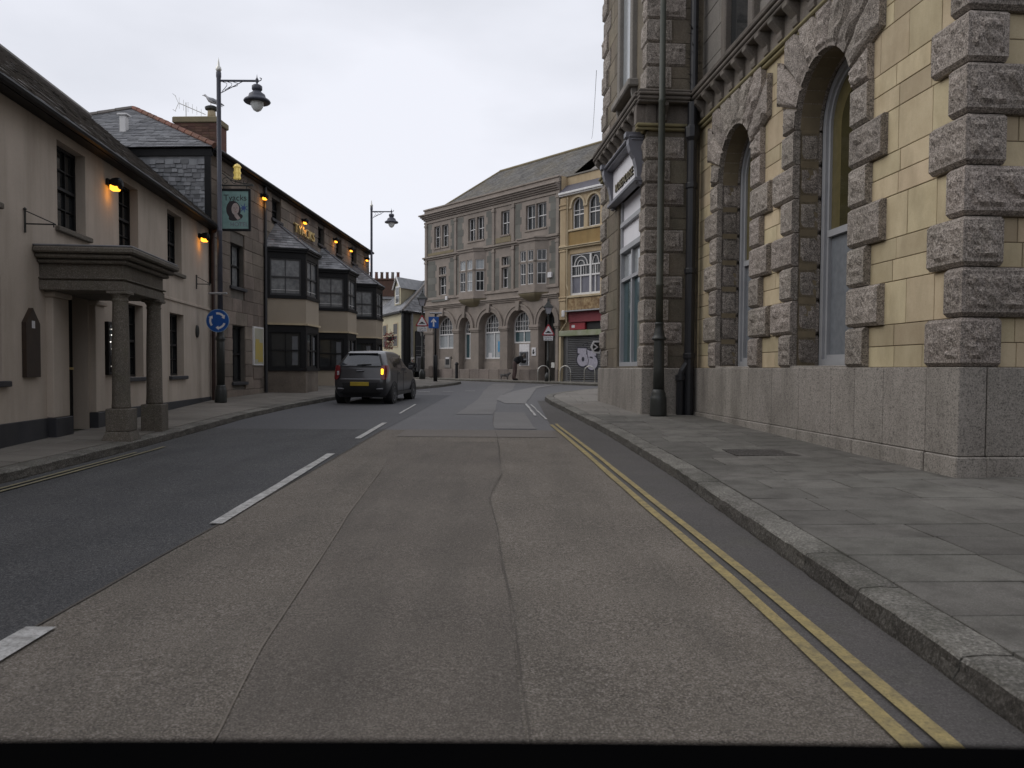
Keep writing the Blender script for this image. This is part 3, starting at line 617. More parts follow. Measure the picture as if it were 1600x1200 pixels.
# window surrounds: alternating long and short pitched blocks, then fan of voussoirs
for c_ in (C1,C2):
    for k in range(7):
        w_=.42 if k%2==0 else .76
        z=PT+k*CH
        for sgn in (-1,1):
            s0=c_+R_A if sgn>0 else c_-R_A-w_
            rock(H,'surround_block',(w_,.13,CH-.012),('o',),MAT['granite'],H.e,(s0,YO-.03,z+.006),n=(9,8),amp=.03,margin=.10)
            # jamb stones inside the reveal
            mbj=MB()
            s_in=c_+sgn*R_A
            rock(H,'jamb_stone',(.10,.36,CH-.012),(('s1',) if sgn<0 else ('s0',)),MAT['granite'],H.e,(s_in if sgn>0 else s_in-.10,-.46,z+.006),n=(9,7),amp=.016,margin=.10)
    NV=9
    for i in range(NV):
        a0=PI*i/NV; a1=PI*(i+1)/NV
        key=(i==NV//2)
        hw=R_A+(.40 if (i%2==0) else .66)
        top=min(6.51, {0:99,1:99,8:99,7:99}.get(i,6.51))
        def ray_out(a,dr=0):
            dx,dz=math.cos(a),math.sin(a); t1=hw/abs(dx) if abs(dx)>1e-6 else 99; t2=(top-ZS)/dz if dz>1e-6 else 99
            return min(t1,t2)
        n_=5; inner=[];outer=[]
        ga=.006
        for j in range(n_+1):
            a=a0+ga+(a1-a0-2*ga)*j/n_
            inner.append((math.cos(a)*R_A,math.sin(a)*R_A)); t=ray_out(a); outer.append((math.cos(a)*t,math.sin(a)*t))
        mb=MB(); o0,o1=-.46,-.005
        # front face as a grid with pitched relief
        US=[0,.10,.20,.36,.5,.64,.80,.90,1]; nr=9; ids=[]
        for r_ in range(nr+1):
            row=[]
            for j,u in enumerate(US):
                v=[0,.06,.13,.27,.42,.57,.72,.86,.94,1][r_]; a=a0+ga+(a1-a0-2*ga)*u; t=ray_out(a)
                x=math.cos(a)*(R_A+(t-R_A)*v); zz=math.sin(a)*(R_A+(t-R_A)*v)
                if j in (0,8): h=-.06
                elif j in (1,7) or r_<2 or r_>7: h=0
                else: h=.026+mnoise.noise(Vector((x*8+c_*7,zz*8,i)))*.05+mnoise.noise(Vector((x*22,zz*22,i*3)))*.028
                row.append(mb.vt((c_+x,o1+max(h,-.06 if j in (0,8) else -.01),ZS+zz)))
            ids.append(row)
        for r_ in range(nr):
            for j in range(8): mb.face([ids[r_][j],ids[r_][j+1],ids[r_+1][j+1],ids[r_+1][j]])
        # sides
        loop=[(c_+x,ZS+z_) for x,z_ in inner]+[(c_+x,ZS+z_) for x,z_ in outer[::-1]]
        for q_,((x0,z0_),(x1,z1_)) in enumerate(zip(loop,loop[1:]+loop[:1])):
            inn_=q_<n_; fo=o1 if q_ not in (n_,2*n_+1) else o1-.06
            if q_ in (0,n_-1) : fo=o1-.02
            i0=o0 if math.hypot(x0-c_,z0_-ZS)<R_A+.02 else -.2; i1=o0 if math.hypot(x1-c_,z1_-ZS)<R_A+.02 else -.2
            mb.quad((x0,fo,z0_),(x1,fo,z1_),(x1,i1,z1_),(x0,i0,z0_))
        H.put('voussoir',mb,MAT['granite'])
    # window joinery: deep grey sash
    fr=MB(); o=-.47
    a=R_A-.0
    for sgn in (-1,1):
        fr.box(c_+sgn*a,c_+sgn*(a-.10),o-.12,o,PT+.03,ZS); fr.box(c_+sgn*(a-.10),c_+sgn*(a-.155),o-.12,o-.045,PT+.03,ZS)
    ring(fr,c_,a-.10,ZS,a-.10,.10,o-.12,o,n=20); ring(fr,c_,a-.155,ZS,a-.155,.055,o-.12,o-.045,n=20)
    fr.box(c_-a+.1,c_+a-.1,o-.12,o,PT+.03,PT+.13); fr.box(c_-a+.12,c_+a-.12,o-.11,o-.05,PT+.13,PT+.20)
    fr.box(c_-a+.12,c_+a-.12,o-.105,o-.035,3.39,3.49)
    w_=H.put('window',fr,MAT['greypaint'])
    p=MB(); p.quad((c_-a+.12,o-.10,PT+.12),(c_+a-.12,o-.10,PT+.12),(c_+a-.12,o-.10,3.42),(c_-a+.12,o-.10,3.42)); H.put('pane',p,MAT['glassgrey'],w_)
    p=MB(); arch_fill(p,c_,a-.12,3.44,ZS,a-.12,o-.085,n=20); H.put('pane',p,MAT['glassolive'],w_)
    p=MB(); arch_fill(p,c_-.12,a-.30,3.49,ZS-.05,a-.34,o-.080,n=20); H.put('blind',p,flat('dark olive room behind glass',(.045,.040,.018),.12,spec=.4),w_)
# string moulding, corbels, cornice
def cornice_run(f,s0,s1,o0,parent,ax='s',step=.56,pf=.55):
    """moulding, corbels and cornice between s0 and s1 on the plane o0 (ax='s'), or running inwards along o at plane s (ax='o')"""
    def bx(m,a,b,p0,p1,z0,z1,c=0):
        if ax=='s': m.bbox(a,b,o0+p0,o0+p1,z0,z1,c or .006)
        else: m.bbox(o0-p1,o0-p0,a,b,z0,z1,c or .006)
    m=MB(); bx(m,s0,s1,-.1,.10,6.53,6.60,.02); bx(m,s0,s1,-.1,.055,6.46,6.528,.02); f.put('string_moulding',m,MAT['lichen'],parent)
    m=MB(); bx(m,s0,s1,-.2,.02,6.60,7.0); f.put('frieze',m,MAT['cornice'],parent)
    m=MB(); bx(m,s0,s1,-.2,.40*pf,7.0,7.05,.02); bx(m,s0,s1,-.2,.46*pf,7.054,7.13,.02); bx(m,s0,s1,-.2,.52*pf,7.134,7.20,.02); bx(m,s0,s1,-.2,.48*pf,7.204,7.26,.02); f.put('cornice',m,MAT['cornice'],parent)
    n=max(1,int(round((s1-s0)/step)))
    for i in range(n):
        t=s0+(s1-s0)*(i+.5)/n
        prof=[(a_*pf*1.12,b_) for a_,b_ in [(0,6.64),(.07,6.66),(.10,6.72),(.10,6.78),(.20,6.84),(.30,6.90),(.35,6.93),(.35,6.995),(0,6.995)]]
        m=MB()
        rings=[]
        for q in (t-.095,t-.085,t+.085,t+.095):
            k=.9 if q in (t-.095,t+.095) else 1
            rings.append([(q,o0+.015+p*k,z) if ax=='s' else (o0-.015-p*k,q,z) for p,z in prof])
        m.loft(rings,True,True,True); f.put('corbel',m,MAT['cornice'],parent)
cornice_run(H,-.0,ND-.05,-.09,H.e)
cornice_run(H,-4.0,0.0,.0,H.e,ax='o')
# upper storey of the hall
up=MB(); up.quad((.12,-.2,7.2),(14,-.2,7.2),(14,-.2,13),(.12,-.2,13)); up.quad((.12,-.2,7.2),(.12,-9,7.2),(.12,-9,13),(.12,-.2,13)); up.quad((.1,-.2,13),(14,-.2,13),(14,-9,13),(.1,-9,13))
H.put('upper_wall',up,MAT['uppergrey'])
for k in range(9):
    x=.62 if k%2==0 else .35
    while x<ND+.3:
        w_=min(rng.uniform(.9,1.3),ND+.4-x)
        block(H,'upper_block',(round(w_-.012,2),.05,.508),MAT['uppergrey'],H.e,(x+.006,-.205+rng.uniform(0,.006),7.28+k*.52+.006),c=.006); x+=w_
m=MB(); m.bbox(5.9,6.15,-.2,-.02,7.35,11,.02); m.bbox(7.3,7.55,-.2,-.02,7.35,11,.02); H.put('upper_window_surround',m,MAT['cornice'])
m=MB(); m.quad((6.15,-.14,7.6),(7.3,-.14,7.6),(7.3,-.14,11),(6.15,-.14,11)); H.put('upper_window',m,MAT['glass'])

# --- tower (frame origin at the near street corner of its plinth)
T=Frame('corner_tower',(2.77,16.92),RD,(-1,0),'tall rusticated stone corner block with a tall grey shopfront window','building')
TL=5.0; TC=.495; TI=-1.16; ZT=13.6
def tz(k): return PT+k*TC
mb=MB(); wall(mb,.06,TL-.04,.1,ZT,[(1.735,1.135,1.44,6.45,0)],o=-.09,depth=.3)
mb.quad((.10,-.08,.1),(.10,-4,.1),(.10,-4,ZT),(.10,-.08,ZT)); mb.quad((TL-.04,-.08,.1),(TL-.04,-8,.1),(TL-.04,-8,ZT),(TL-.04,-.08,ZT)); mb.quad((.1,-.1,ZT),(TL,-.1,ZT),(TL,-8,ZT),(.1,-8,ZT))
T.put('wall',mb,MAT['towerstone'])
for a,b in ((0,.9),(.9,2.1),(2.1,3.4),(3.4,TL)):
    block(T,'plinth_stone',(b-a-.006,.3,PT-.16),MAT['plinth'],T.e,(a+.003,-.3,.16),c=.02)
for a,b in ((.305,TI*-1+.02),):
    block(T,'plinth_stone',(.3,b-a,PT-.16),MAT['plinth'],T.e,(.004,-b,.16),c=.02)
# near corner quoins up the whole height, flush ashlar beside them on the near face
for k in range(0,24):
    z=tz(k)
    if 6.35<z<7.2: continue
    if z>ZT-.4: break
    ls,lo=(.34,.84) if k%2==1 else (.52,.54)
    hgt=TC-.01 if z+TC<6.47 or z>7 else 6.44-z
    if hgt<.1: continue
    rock(T,'quoin',(ls,lo,round(hgt,3)),('o','s0'),MAT['granite'],T.e,(.05,-.05-lo,z+.005),n=(10,8),amp=.026,margin=.14)
    yo=-.05-lo; rest=-yo
    w_=(-TI-rest)
    if w_>.05:
        for (zz,hh) in (((z,TC),) if k%3 else ((z,TC*.5),(z+TC*.5,TC*.5))):
            block(T,'ashlar_block',(.10,round(w_+.05,2),round(hh-.012,3)),MAT['towerstone'],T.e,(.085+rng.uniform(0,.006),TI-.05,zz+.006),c=.006)
# far corner quoins and flush stones beside the shopfront
for k in range(0,24):
    z=tz(k)
    if 6.35<z<7.2: continue
    if z>ZT-.4: break
    hgt=TC-.01 if z+TC<6.47 or z>7 else 6.44-z
    if hgt<.1: continue
    w_=.62 if k%2 else .95
    rock(T,'quoin',(w_,.34 if k%2 else .3,round(hgt,3)),('o','s1'),MAT['granite'],T.e,(TL-.05-w_,-.36,z+.005),n=(9,8),amp=.03,margin=.14)
    a=2.92 if z<6.4 else 2.6; b=TL-.05-w_
    x=a
    while x<b-.02:
        ww=min(rng.uniform(.4,.8),b-x); block(T,'ashlar_block',(round(ww-.008,2),.08,TC-.012),MAT['towerstone'],T.e,(x+.004,-.16,z+.006),c=.005); x+=ww
cornice_run(T,-.0,TL,-.06,T.e,step=.55)
cornice_run(T,TI+.2,.16,.06,T.e,ax='o',step=.8)
m=MB(); m.bbox(TL-.1,TL+.28,-.7,-.1,7.27,7.95,.03); T.put('pedestal_block',m,MAT['uppergrey'])
# upper window of the tower street face
m=MB(); m.bbox(1.1,1.32,-.12,.03,7.9,ZT-.1,.02); m.bbox(2.45,2.67,-.12,.03,7.9,ZT-.1,.02); m.bbox(.95,2.85,-.12,.14,7.72,7.9,.03); m.bbox(1.32,2.45,-.10,.0,11.2,11.5,.02); T.put('upper_window_surround',m,MAT['uppergrey'])
m=MB(); m.quad((1.32,-.075,7.9),(2.45,-.075,7.9),(2.45,-.075,11.2),(1.32,-.075,11.2)); T.put('upper_window',m,MAT['glasspale'])
for a in (1.05,2.62):
    m=MB(); m.prism([(0,7.72),(.12,7.72),(.10,7.55),(.03,7.42),(0,7.4)],0,a,a+.12); m.v=[(x,y-.08,z) for x,y,z in m.v]; T.put('sill_bracket',m,MAT['uppergrey'])
# shopfront
sf=MB(); a,b=.60,2.87; o=-.20
sf.box(a,a+.10,o-.1,o+.06,1.42,5.5); sf.box(b-.10,b,o-.1,o+.06,1.42,5.5); sf.box(a+.1,b-.1,o-.1,o+.08,1.42,1.54)
sf.box(1.66,1.78,o-.1,o+.04,1.54,4.22); sf.box(a+.1,b-.1,o-.1,o+.05,3.52,3.60); sf.box(a+.1,b-.1,o-.1,o+.09,4.22,4.34); sf.box(a+.1,b-.1,o-.1,o+.09,4.86,4.96)
sw=T.put('shop_window',sf,MAT['greypaint'])
for (x0,x1) in ((a+.1,1.66),(1.78,b-.1)):
    for z0,z1,mt in ((1.54,3.52,MAT['glassteal']),(3.60,4.22,MAT['glasspale'])):
        m=MB(); m.quad((x0,o-.03,z0),(x1,o-.03,z0),(x1,o-.03,z1),(x0,o-.03,z1)); T.put('pane',m,mt,sw)
for z0,z1 in ((4.34,4.86),(4.96,5.5)):
    m=MB(); m.box(a+.1,b-.1,o-.05,o+.0,z0,z1); T.put('shop_panel',m,MAT['shoppale'],sw)
m=MB(); m.box(.33,3.25,-.085,.02,5.5,6.44); sp=T.put('shop_fascia',m,MAT['shoppale'])
m=MB(); m.bbox(.28,3.30,-.08,.13,5.44,5.54,.02); m.bbox(.28,3.30,-.08,.20,6.32,6.37,.015); m.bbox(.28,3.30,-.08,.26,6.374,6.44,.02); T.put('fascia_moulding',m,MAT['shopgrey'])
for q in (.30,3.06):
    m=MB(); prof=[(0,5.38),(.07,5.40),(.10,5.52),(.12,5.75),(.17,5.95),(.26,6.10),(.30,6.25),(.30,6.37),(.36,6.40),(.36,6.50),(0,6.50)]
    m.prism([(p,z) for p,z in prof],0,q,q+.22); m.v=[(x,y-.04,z) for x,y,z in m.v]; T.put('console_bracket',m,MAT['shopgrey'])
T.text('sign_lettering','ROSEHOUSE',1.75,.035,5.80,.27,M('dull gold letters',(.22,.18,.09),(.10,.09,.06),20,.5,0,30),sp,ext=.02,sx=1.25)
T.text('sign_lettering','ROSEHOUSE',1.735,.026,5.79,.27,MAT['black'],sp,ext=.008,sx=1.25)
# small projecting round sign at the far corner
m=MB(); m.tube([(TL-.1,.0,1.98),(TL-.1,.10,1.98)],.012,6); ps=T.put('projecting_sign_bracket',m,MAT['iron'])
m=MB(); m.loft([[(TL-.1+dy,.06+.17*math.cos(PI*j/3),1.98+.2*math.sin(PI*j/3)) for j in range(6)] for dy in (-.02,.02)],True,True,True); pm=T.put('sign_plate',m,MAT['signwhite'],ps)
m=MB(); m.loft([[(TL-.1+dy,.06+.12*math.cos(PI*j/3),1.98+.145*math.sin(PI*j/3)) for j in range(6)] for dy in (-.026,.026)],True,True,True); T.put('sign_plate',m,MAT['black'],ps)
m=MB(); m.prism([(.12,1.90),(.15,1.92),(.06,1.98),(.15,2.04),(.12,2.06),(.01,1.98)],0,TL-.13,TL-.127); T.put('sign_arrow',m,MAT['signwhite'],ps)
# drainpipes in the inner corner
dp=MB(); X=H.w(ND-.35,0,0)
def tp(s,o,z): return (s,o,z)
dp.tube([(-.16,TI+.16,.1),(-.16,TI+.16,7.0)],.105,12); dp.tube([(-.12,TI+.13,7.2),(-.12,TI+.13,13)],.085,12)
for z in (1.6,3.4,5.2,6.4): dp.lathe([(.125,0),(.13,.02),(.13,.10),(.125,.12)],-.16,TI+.16,12,z0=z)
dp.tube([(-.14,TI+.34,.35),(-.14,TI+.34,1.18)],.085,10); dp.lathe([(.085,0),(.11,.02),(.11,.12),(.085,.14)],-.14,TI+.34,10,z0=1.12)
dp.tube([(-.14,TI+.34,1.2),(-.15,TI+.30,1.34),(-.16,TI+.2,1.5),(-.16,TI+.17,1.7)],.08,10)
dp.lathe([(.085,0),(.15,.12),(.16,.3),(.16,.34)],-.16,TI+.16,10,z0=6.15)
o_=T.put('drainpipe',dp,MAT['pipe'],smooth=False); o_.parent=None
o_.matrix_world=Matrix.Translation((T.P.x,T.P.y,0))@Matrix.Rotation(T.rz,4,'Z'); thing_props(o_,'thick black cast iron drainpipe in the corner between tower and hall','drainpipe')
# spiky plant growth on the pipe
pgm=MB()
for i in range(70):
    a=rng.uniform(0,2*PI); z=rng.uniform(7.25,8.6); r0=.09; l=rng.uniform(.06,.16); c0=Vector((-.12+math.cos(a)*r0,TI+.13+math.sin(a)*r0,z)); d=Vector((math.cos(a)*l,math.sin(a)*l,rng.uniform(-.02,.08))); sd=Vector((-math.sin(a),math.cos(a),0))*.012
    pgm.poly([c0-sd,c0+sd,c0+d]); 
o2=T.put('pipe_guard',pgm,MAT['pipe']); o2.parent=o_; o2['kind']='stuff'; o2.matrix_parent_inverse=Matrix.Identity(4)

# --- tall lamp column on the right pavement
def lathe_obj(name,prof,mat,parent,n=16,smooth=True,loc=None): return put(name,MB().lathe(prof,n=n),mat,parent,loc=loc,smooth=smooth)
lp=empty('lamp_column',(3.07,16.50,hR(3.07,16.5))); thing_props(lp,'tall dark cast iron lamp column standing before the tower corner','lamp post')
lathe_obj('base',[(.175,0),(.18,.03),(.175,.34),(.17,.40),(.15,.43),(.155,.47),(.13,.52),(.12,.56)],MAT['iron'],lp)
lathe_obj('shaft',[(.118,.5),(.112,1.0),(.108,1.55),(.106,1.62)],MAT['iron'],lp)
lathe_obj('collar',[(.11,1.58),(.15,1.60),(.155,1.63),(.12,1.66),(.115,1.70),(.09,1.82),(.085,1.90),(.095,1.92),(.095,1.95),(.08,1.96)],MAT['iron'],lp)
lathe_obj('column',[(.078,1.9),(.075,2.7),(.085,2.72),(.085,2.75),(.074,2.77),(.070,6.5),(.078,6.52),(.078,6.56),(.066,6.58),(.058,9.2)],MAT['pole'],lp)

# ---------------------------------------------------------------- shared facade helpers
def slate_face(mb,pts,pitch=.18,wid=.26,th=.010,jit=.3):
    P=[Vector(p) for p in pts]; U=(P[1]-P[0]).normalized(); Nn=(P[1]-P[0]).cross(P[2]-P[0]).normalized()
    if Nn.z<-.01: Nn=-Nn
    V=Nn.cross(U)
    if (P[2]-P[0]).dot(V)<0: V=-V
    Q=[((p-P[0]).dot(U),(p-P[0]).dot(V)) for p in P]
    def clip(v):
        xs=[]
        for (a,b),(c,d) in zip(Q,Q[1:]+Q[:1]):
            if (b-v)*(d-v)<=0 and abs(b-d)>1e-6: xs.append(a+(c-a)*(v-b)/(d-b))
        return (min(xs),max(xs)) if len(xs)>1 else (0,0)
    lv=max(q[1] for q in Q)
    nrow=int(lv/pitch)
    for r_ in range(nrow+1):
        v0=r_*pitch; v1=min(v0+pitch*1.12,lv)
        a,b=clip(min(v0+pitch*.5,lv*.995))
        if b-a<.06 or v1-v0<.03: continue
        u=a-(wid/2 if r_%2 else 0)
        while u<b:
            w_=wid*(1+rng.uniform(-.2,.2)); u0=max(u,a); u1=min(u+w_-.008,b)
            if u1-u0>.03:
                lift=th*(1+rng.uniform(-.3,.8)); dz=rng.uniform(-.012,.012)*jit*2
                p=[P[0]+U*u0+V*(v0+dz)+Nn*(lift+.006),P[0]+U*u1+V*(v0+dz)+Nn*(lift+.006),P[0]+U*u1+V*v1+Nn*.006,P[0]+U*u0+V*v1+Nn*.006]
                q=[P[0]+U*u0+V*(v0+dz)+Nn*.001,P[0]+U*u1+V*(v0+dz)+Nn*.001]
                i=[mb.vt(x) for x in p+q]; mb.face([i[0],i[1],i[2],i[3]]); mb.face([i[4],i[5],i[1],i[0]])
            u+=w_
def roof_part(f,name,faces,mat,pitch=.18,wid=.26,bedmat=None,parent=None,th=.010):
    bed=MB()
    for pts in faces: bed.poly(pts)
    r_=f.put(name,bed,bedmat or mat,parent)
    m=MB()
    for pts in faces: slate_face(m,pts,pitch,wid,th)
    s_=f.put('slates',m,mat,r_); s_['kind']='stuff'; return r_
def hit(a,b,ops):
    return any(a<o1 and b>o0 for o0,o1 in ops)
def coursed(f,s0,s1,z0,z1,ops,mat,ch=.36,ln=(.45,.85),th=.05,o=0.,name='stone_block',gap=.008,c=.008,vary=.06):
    z=z0
    while z<z1-.05:
        h=min(ch*(1+rng.uniform(-vary,vary)),z1-z)
        if z1-z-h<.12: h=z1-z
        rows=[(s0,s1)]
        for (a,b,c0,c1) in ops:
            if z<c1-.03 and z+h>c0+.03:
                nr=[]
                for x,y in rows:
                    if b<=x or a>=y: nr.append((x,y)); continue
                    if a-x>.04: nr.append((x,a))
                    if y-b>.04: nr.append((b,y))
                rows=nr
        for x,y in rows:
            q=x
            while q<y-.02:
                w_=rng.uniform(*ln)
                if y-(q+w_)<.2: w_=y-q
                block(f,name,(round(w_-gap,2),th,round(h-gap,2)),mat,f.e,(q+gap/2,o-th+rng.uniform(-.004,.006),z+gap/2),c=c); q+=w_
        z+=h

# ---------------------------------------------------------------- cream inn with the columned porch
A=Frame('cream_inn',(-6.616,10.148),(-.115,1),(1,0),'cream rendered two storey inn with black sash windows and a stone columned porch','building')
AE=4.90; s0_,s1_=-9.5,10.22
f1=[(-.55,.5),(2.22,.50),(4.62,.49),(7.36,.5)]; gr1=[(-.42,.5),(4.9,.42),(7.47,.5)]
ops1=[(c,a,3.45,4.74,0) for c,a in f1]; ops0=[(c,a,1.16,2.54,0) for c,a in gr1]+[(2.3,.45,.2,2.50,0)]
mb=MB(); wall(mb,s0_,s1_,2.84,AE,ops1,depth=.24); wall(mb,s0_,s1_,.0,2.84,ops0,depth=.24)
mb.quad((s0_,0,0),(s0_,-6,0),(s0_,-6,AE),(s0_,0,AE)); mb.poly([(s0_,0,AE),(s0_,-6,AE),(s0_,-3,7.6)]); mb.quad((s0_,-6,0),(s1_,-6,0),(s1_,-6,AE),(s0_,-6,AE))
A.put('wall',mb,MAT['render'])
for c,a in f1:
    sash(A,c-a,c+a,3.45,4.74,-.20,MAT['blackpaint'],MAT['glass'],cols=3,rows=(2,2),t=.05,bar=.018)
    m=MB(); m.bbox(c-a-.08,c+a+.12,-.22,.07,3.37,3.448,.01); A.put('window_sill',m,MAT['porch'])
for c,a in gr1:
    sash(A,c-a,c+a,1.16,2.54,-.20,MAT['blackpaint'],MAT['glass'],cols=3 if a>.45 else 2,rows=(2,2),t=.05,bar=.018)
    m=MB(); m.bbox(c-a-.08,c+a+.12,-.22,.07,1.08,1.158,.01); A.put('window_sill',m,MAT['renderdark'])
m=MB(); m.bbox(3.30,s1_,-.02,.03,2.80,2.86,.01); A.put('string_course',m,MAT['render'])
m=MB(); 
for a,b in ((s0_,1.26),(3.2,s1_)): m.bbox(a,b,-.05,.035,-.1,.60,.006)
A.put('painted_plinth',m,MAT['renderdark'])
m=MB(); m.box(s0_,s1_,-.02,.20,AE-.02,AE+.05); A.put('eaves_board',m,MAT['blackpaint'])
m=MB(); m.tube([(s0_,.27,AE+.01),(s1_,.27,AE+.01)],.055,8); A.put('gutter',m,MAT['blackpaint'])
roof_part(A,'roof',[[(s0_,.30,AE+.03),(s1_+.02,.30,AE+.03),(s1_+.02,-2.9,7.62),(s0_,-2.9,7.62)],[(s0_,-6.1,AE+.03),(s1_+.02,-6.1,AE+.03),(s1_+.02,-2.9,7.62),(s0_,-2.9,7.62)]],MAT['slatedk'],pitch=.19,wid=.28,th=.014)
m=MB(); m.tube([(s0_,-2.9,7.63),(s1_,-2.9,7.63)],.09,6); A.put('ridge_tiles',m,MAT['slatedk'])
# porch
pc=empty('porch',(0,0,0)); pc.parent=A.e
pm_=MAT['porch']; x0,x1,oo=1.02,2.98,1.24
m=MB(); m.bbox(x0+.08,x1-.08,.0,oo-.08,2.44,2.58,.01); m.bbox(x0+.10,x1-.10,.0,oo-.10,2.58,2.82,.005); m.bbox(x0+.06,x1-.06,0,oo-.06,2.60,2.625,.01); A.put('entablature',m,pm_,pc)
m=MB(); m.bbox(x0+.02,x1-.02,0,oo-.02,2.82,2.88,.02); m.bbox(x0-.05,x1+.05,0,oo+.05,2.884,2.95,.02); m.bbox(x0-.11,x1+.11,0,oo+.11,2.954,3.04,.02); A.put('cornice',m,pm_,pc)
m=MB(); m.bbox(x0-.09,x1+.09,0,oo+.09,3.044,3.07,.01); A.put('lead_roof',m,M('lead flashing',(.22,.22,.23),(.16,.16,.17),3,.6,.2,40,grime=.4),pc)
for k,s in enumerate((1.22,2.66)):
    zb=hL(*A.w(s,1.06,0)[:2])-.03
    m=MB(); cx,cy=s,1.06
    m.lathe([(.128,.74),(.13,.78),(.125,.82),(.122,.9),(.118,1.6),(.104,2.28),(.108,2.30),(.118,2.315),(.106,2.33),(.106,2.36),(.13,2.385),(.135,2.40)],cx,cy,20); cl=A.put('column',m,pm_,pc,smooth=True)
    m=MB(); m.bbox(cx-.145,cx+.145,cy-.145,cy+.145,2.40,2.44,.006); A.put('abacus',m,pm_,cl)
    m=MB(); m.bbox(cx-.165,cx+.165,cy-.165,cy+.165,zb+.16 if k==0 else zb,.745,.01)
    if k==0: m.loft([[(cx-r_,cy-r_,z),(cx+r_,cy-r_,z),(cx+r_,cy+r_,z),(cx-r_,cy+r_,z)] for r_,z in ((.205,zb),(.20,zb+.04),(.165,zb+.158))],True,True,True)
    A.put('pedestal',m,pm_,cl)
for a,b in ((1.30,1.82),(2.80,3.18)):
    m=MB(); m.bbox(a,b,-.02,.10,.6,2.36,.01); m.bbox(a-.04,b+.04,-.02,.14,2.36,2.44,.015); A.put('pilaster',m,MAT['render'],pc)
    m=MB(); m.bbox(a-.03,b+.03,-.02,.14,-.1,.60,.01); A.put('pilaster_plinth',m,MAT['renderdark'],pc)
m=MB(); m.box(1.86,2.74,-.30,-.24,.2,2.5)
for zz in ((.5,1.2),(1.35,2.3)):
    for xx in ((1.95,2.25),(2.35,2.65)): m.box(xx[0],xx[1],-.24,-.225,zz[0],zz[1])
dr=A.put('door',m,MAT['blackpaint'],pc); m=MB(); m.lathe([(.0,0),(.03,.01),(.03,.03),(0,.04)],0,0,8); hd=A.put('door_knob',MB().box(2.62,2.66,-.24,-.19,1.30,1.34),MAT['gold'],dr)
m=MB(); m.box(1.8,2.8,-.3,.25,.0,.24); A.put('doorstep',m,pm_,pc)
# fittings on the cream front
m=MB(); m.prism([(.60,1.20),(1.0,1.20),(1.0,1.95),(.80,2.16),(.60,1.95)],1,-.01,.06); pq=A.put('wall_plaque',m,M('dark brown varnished wood',(.03,.02,.016),(.045,.03,.02),5,.45,.2,30))
m=MB(); m.box(.76,.84,.06,.065,1.88,1.98); A.put('plaque_label',m,MAT['signwhite'],pq)
m=MB(); m.bbox(3.42,3.92,-.01,.07,1.21,2.13,.01); mn=A.put('menu_case',m,MAT['blackpaint'])
m=MB(); m.quad((3.47,.074,1.26),(3.87,.074,1.26),(3.87,.074,2.08),(3.47,.074,2.08)); A.put('pane',m,MAT['glass'],mn)
FL=flat('fairy light',(.9,.88,.8),.4,emit=(1,.95,.85),estr=2.0)
for q in ((3.50,1.90),(3.52,2.0),(3.58,1.66),(3.62,1.50),(3.56,1.36),(3.45,1.78)):
    m=MB(); m.lathe([(0,-.014),(.013,0),(0,.014)],q[0],.09,6,z0=q[1],cap=False); A.put('fairy_light',m,FL,mn)
m=MB(); m.loft([[(9.0+.10*r_*math.cos(2*PI*j/16),o_,2.22+.15*r_*math.sin(2*PI*j/16)) for j in range(16)] for r_,o_ in ((1,0),(1,.03),(.85,.045))],True,True,True); A.put('oval_plaque',m,MAT['iron'])
for (s,z,l_) in ((.70,3.30,.42),(8.98,3.36,.35)):
    m=MB(); m.tube([(s,.02,z-.12),(s,.02,z+.20)],.014,6); m.tube([(s,.02,z),(s,l_,z)],.011,6); m.tube([(s,.02,z+.18),(s,l_*.95,z+.01)],.008,6); m.tube([(s,l_-.03,z+.01),(s,l_-.03,z-.04)],.009,6); m.lathe([(0,0),(.028,.02),(0,.05)],s,.02,8,z0=z+.18,cap=False); A.put('iron_sign_bracket',m,MAT['iron'])
def flood(f,s,z,big=True,o=0.):
    k=1. if big else .85
    m=MB(); m.bbox(s-.10*k,s+.10*k,o,o+.05,z-.02,z+.10,.01)
    m.loft([[(s+r_*k*math.cos(2*PI*j/12)*1.1,o+.15*k+.1*t,z+.03+r_*k*math.sin(2*PI*j/12)) for j in range(12)] for r_,t in ((.05,-1.2),(.09,-.6),(.105,0),(.10,.6),(.05,1.0))],True,True,True)
    l_=f.put('wall_lamp',m,MAT['blackpaint'])
    g_=MB(); g_.bbox(s-.085*k,s+.07*k,o+.06,o+.19*k,z-.095*k,z+.0,.012); f.put('lamp_glass',g_,MAT['amber'],l_)
    ld=bpy.data.lights.new('lamp_light','POINT'); ld.energy=1.0 if big else 1.5; ld.color=(1,.42,.06); ld.shadow_soft_size=.05
    lo=bpy.data.objects.new('lamp_light',ld); COL.objects.link(lo); lo.parent=f.e; lo.location=(s-.02,(o+.16)*f.h,z-.20)
flood(A,3.64,4.50); flood(A,9.29,4.52)
m=MB(); m.tube([(s1_-.04,.1,0),(s1_-.04,.1,AE)],.05,8); m.tube([(s1_-.04,.1,AE-.1),(s1_-.06,.24,AE+.02)],.05,8); A.put('drainpipe',m,M('maroon brown pipe',(.035,.018,.016),(.05,.03,.025),5,.5,.1,30))

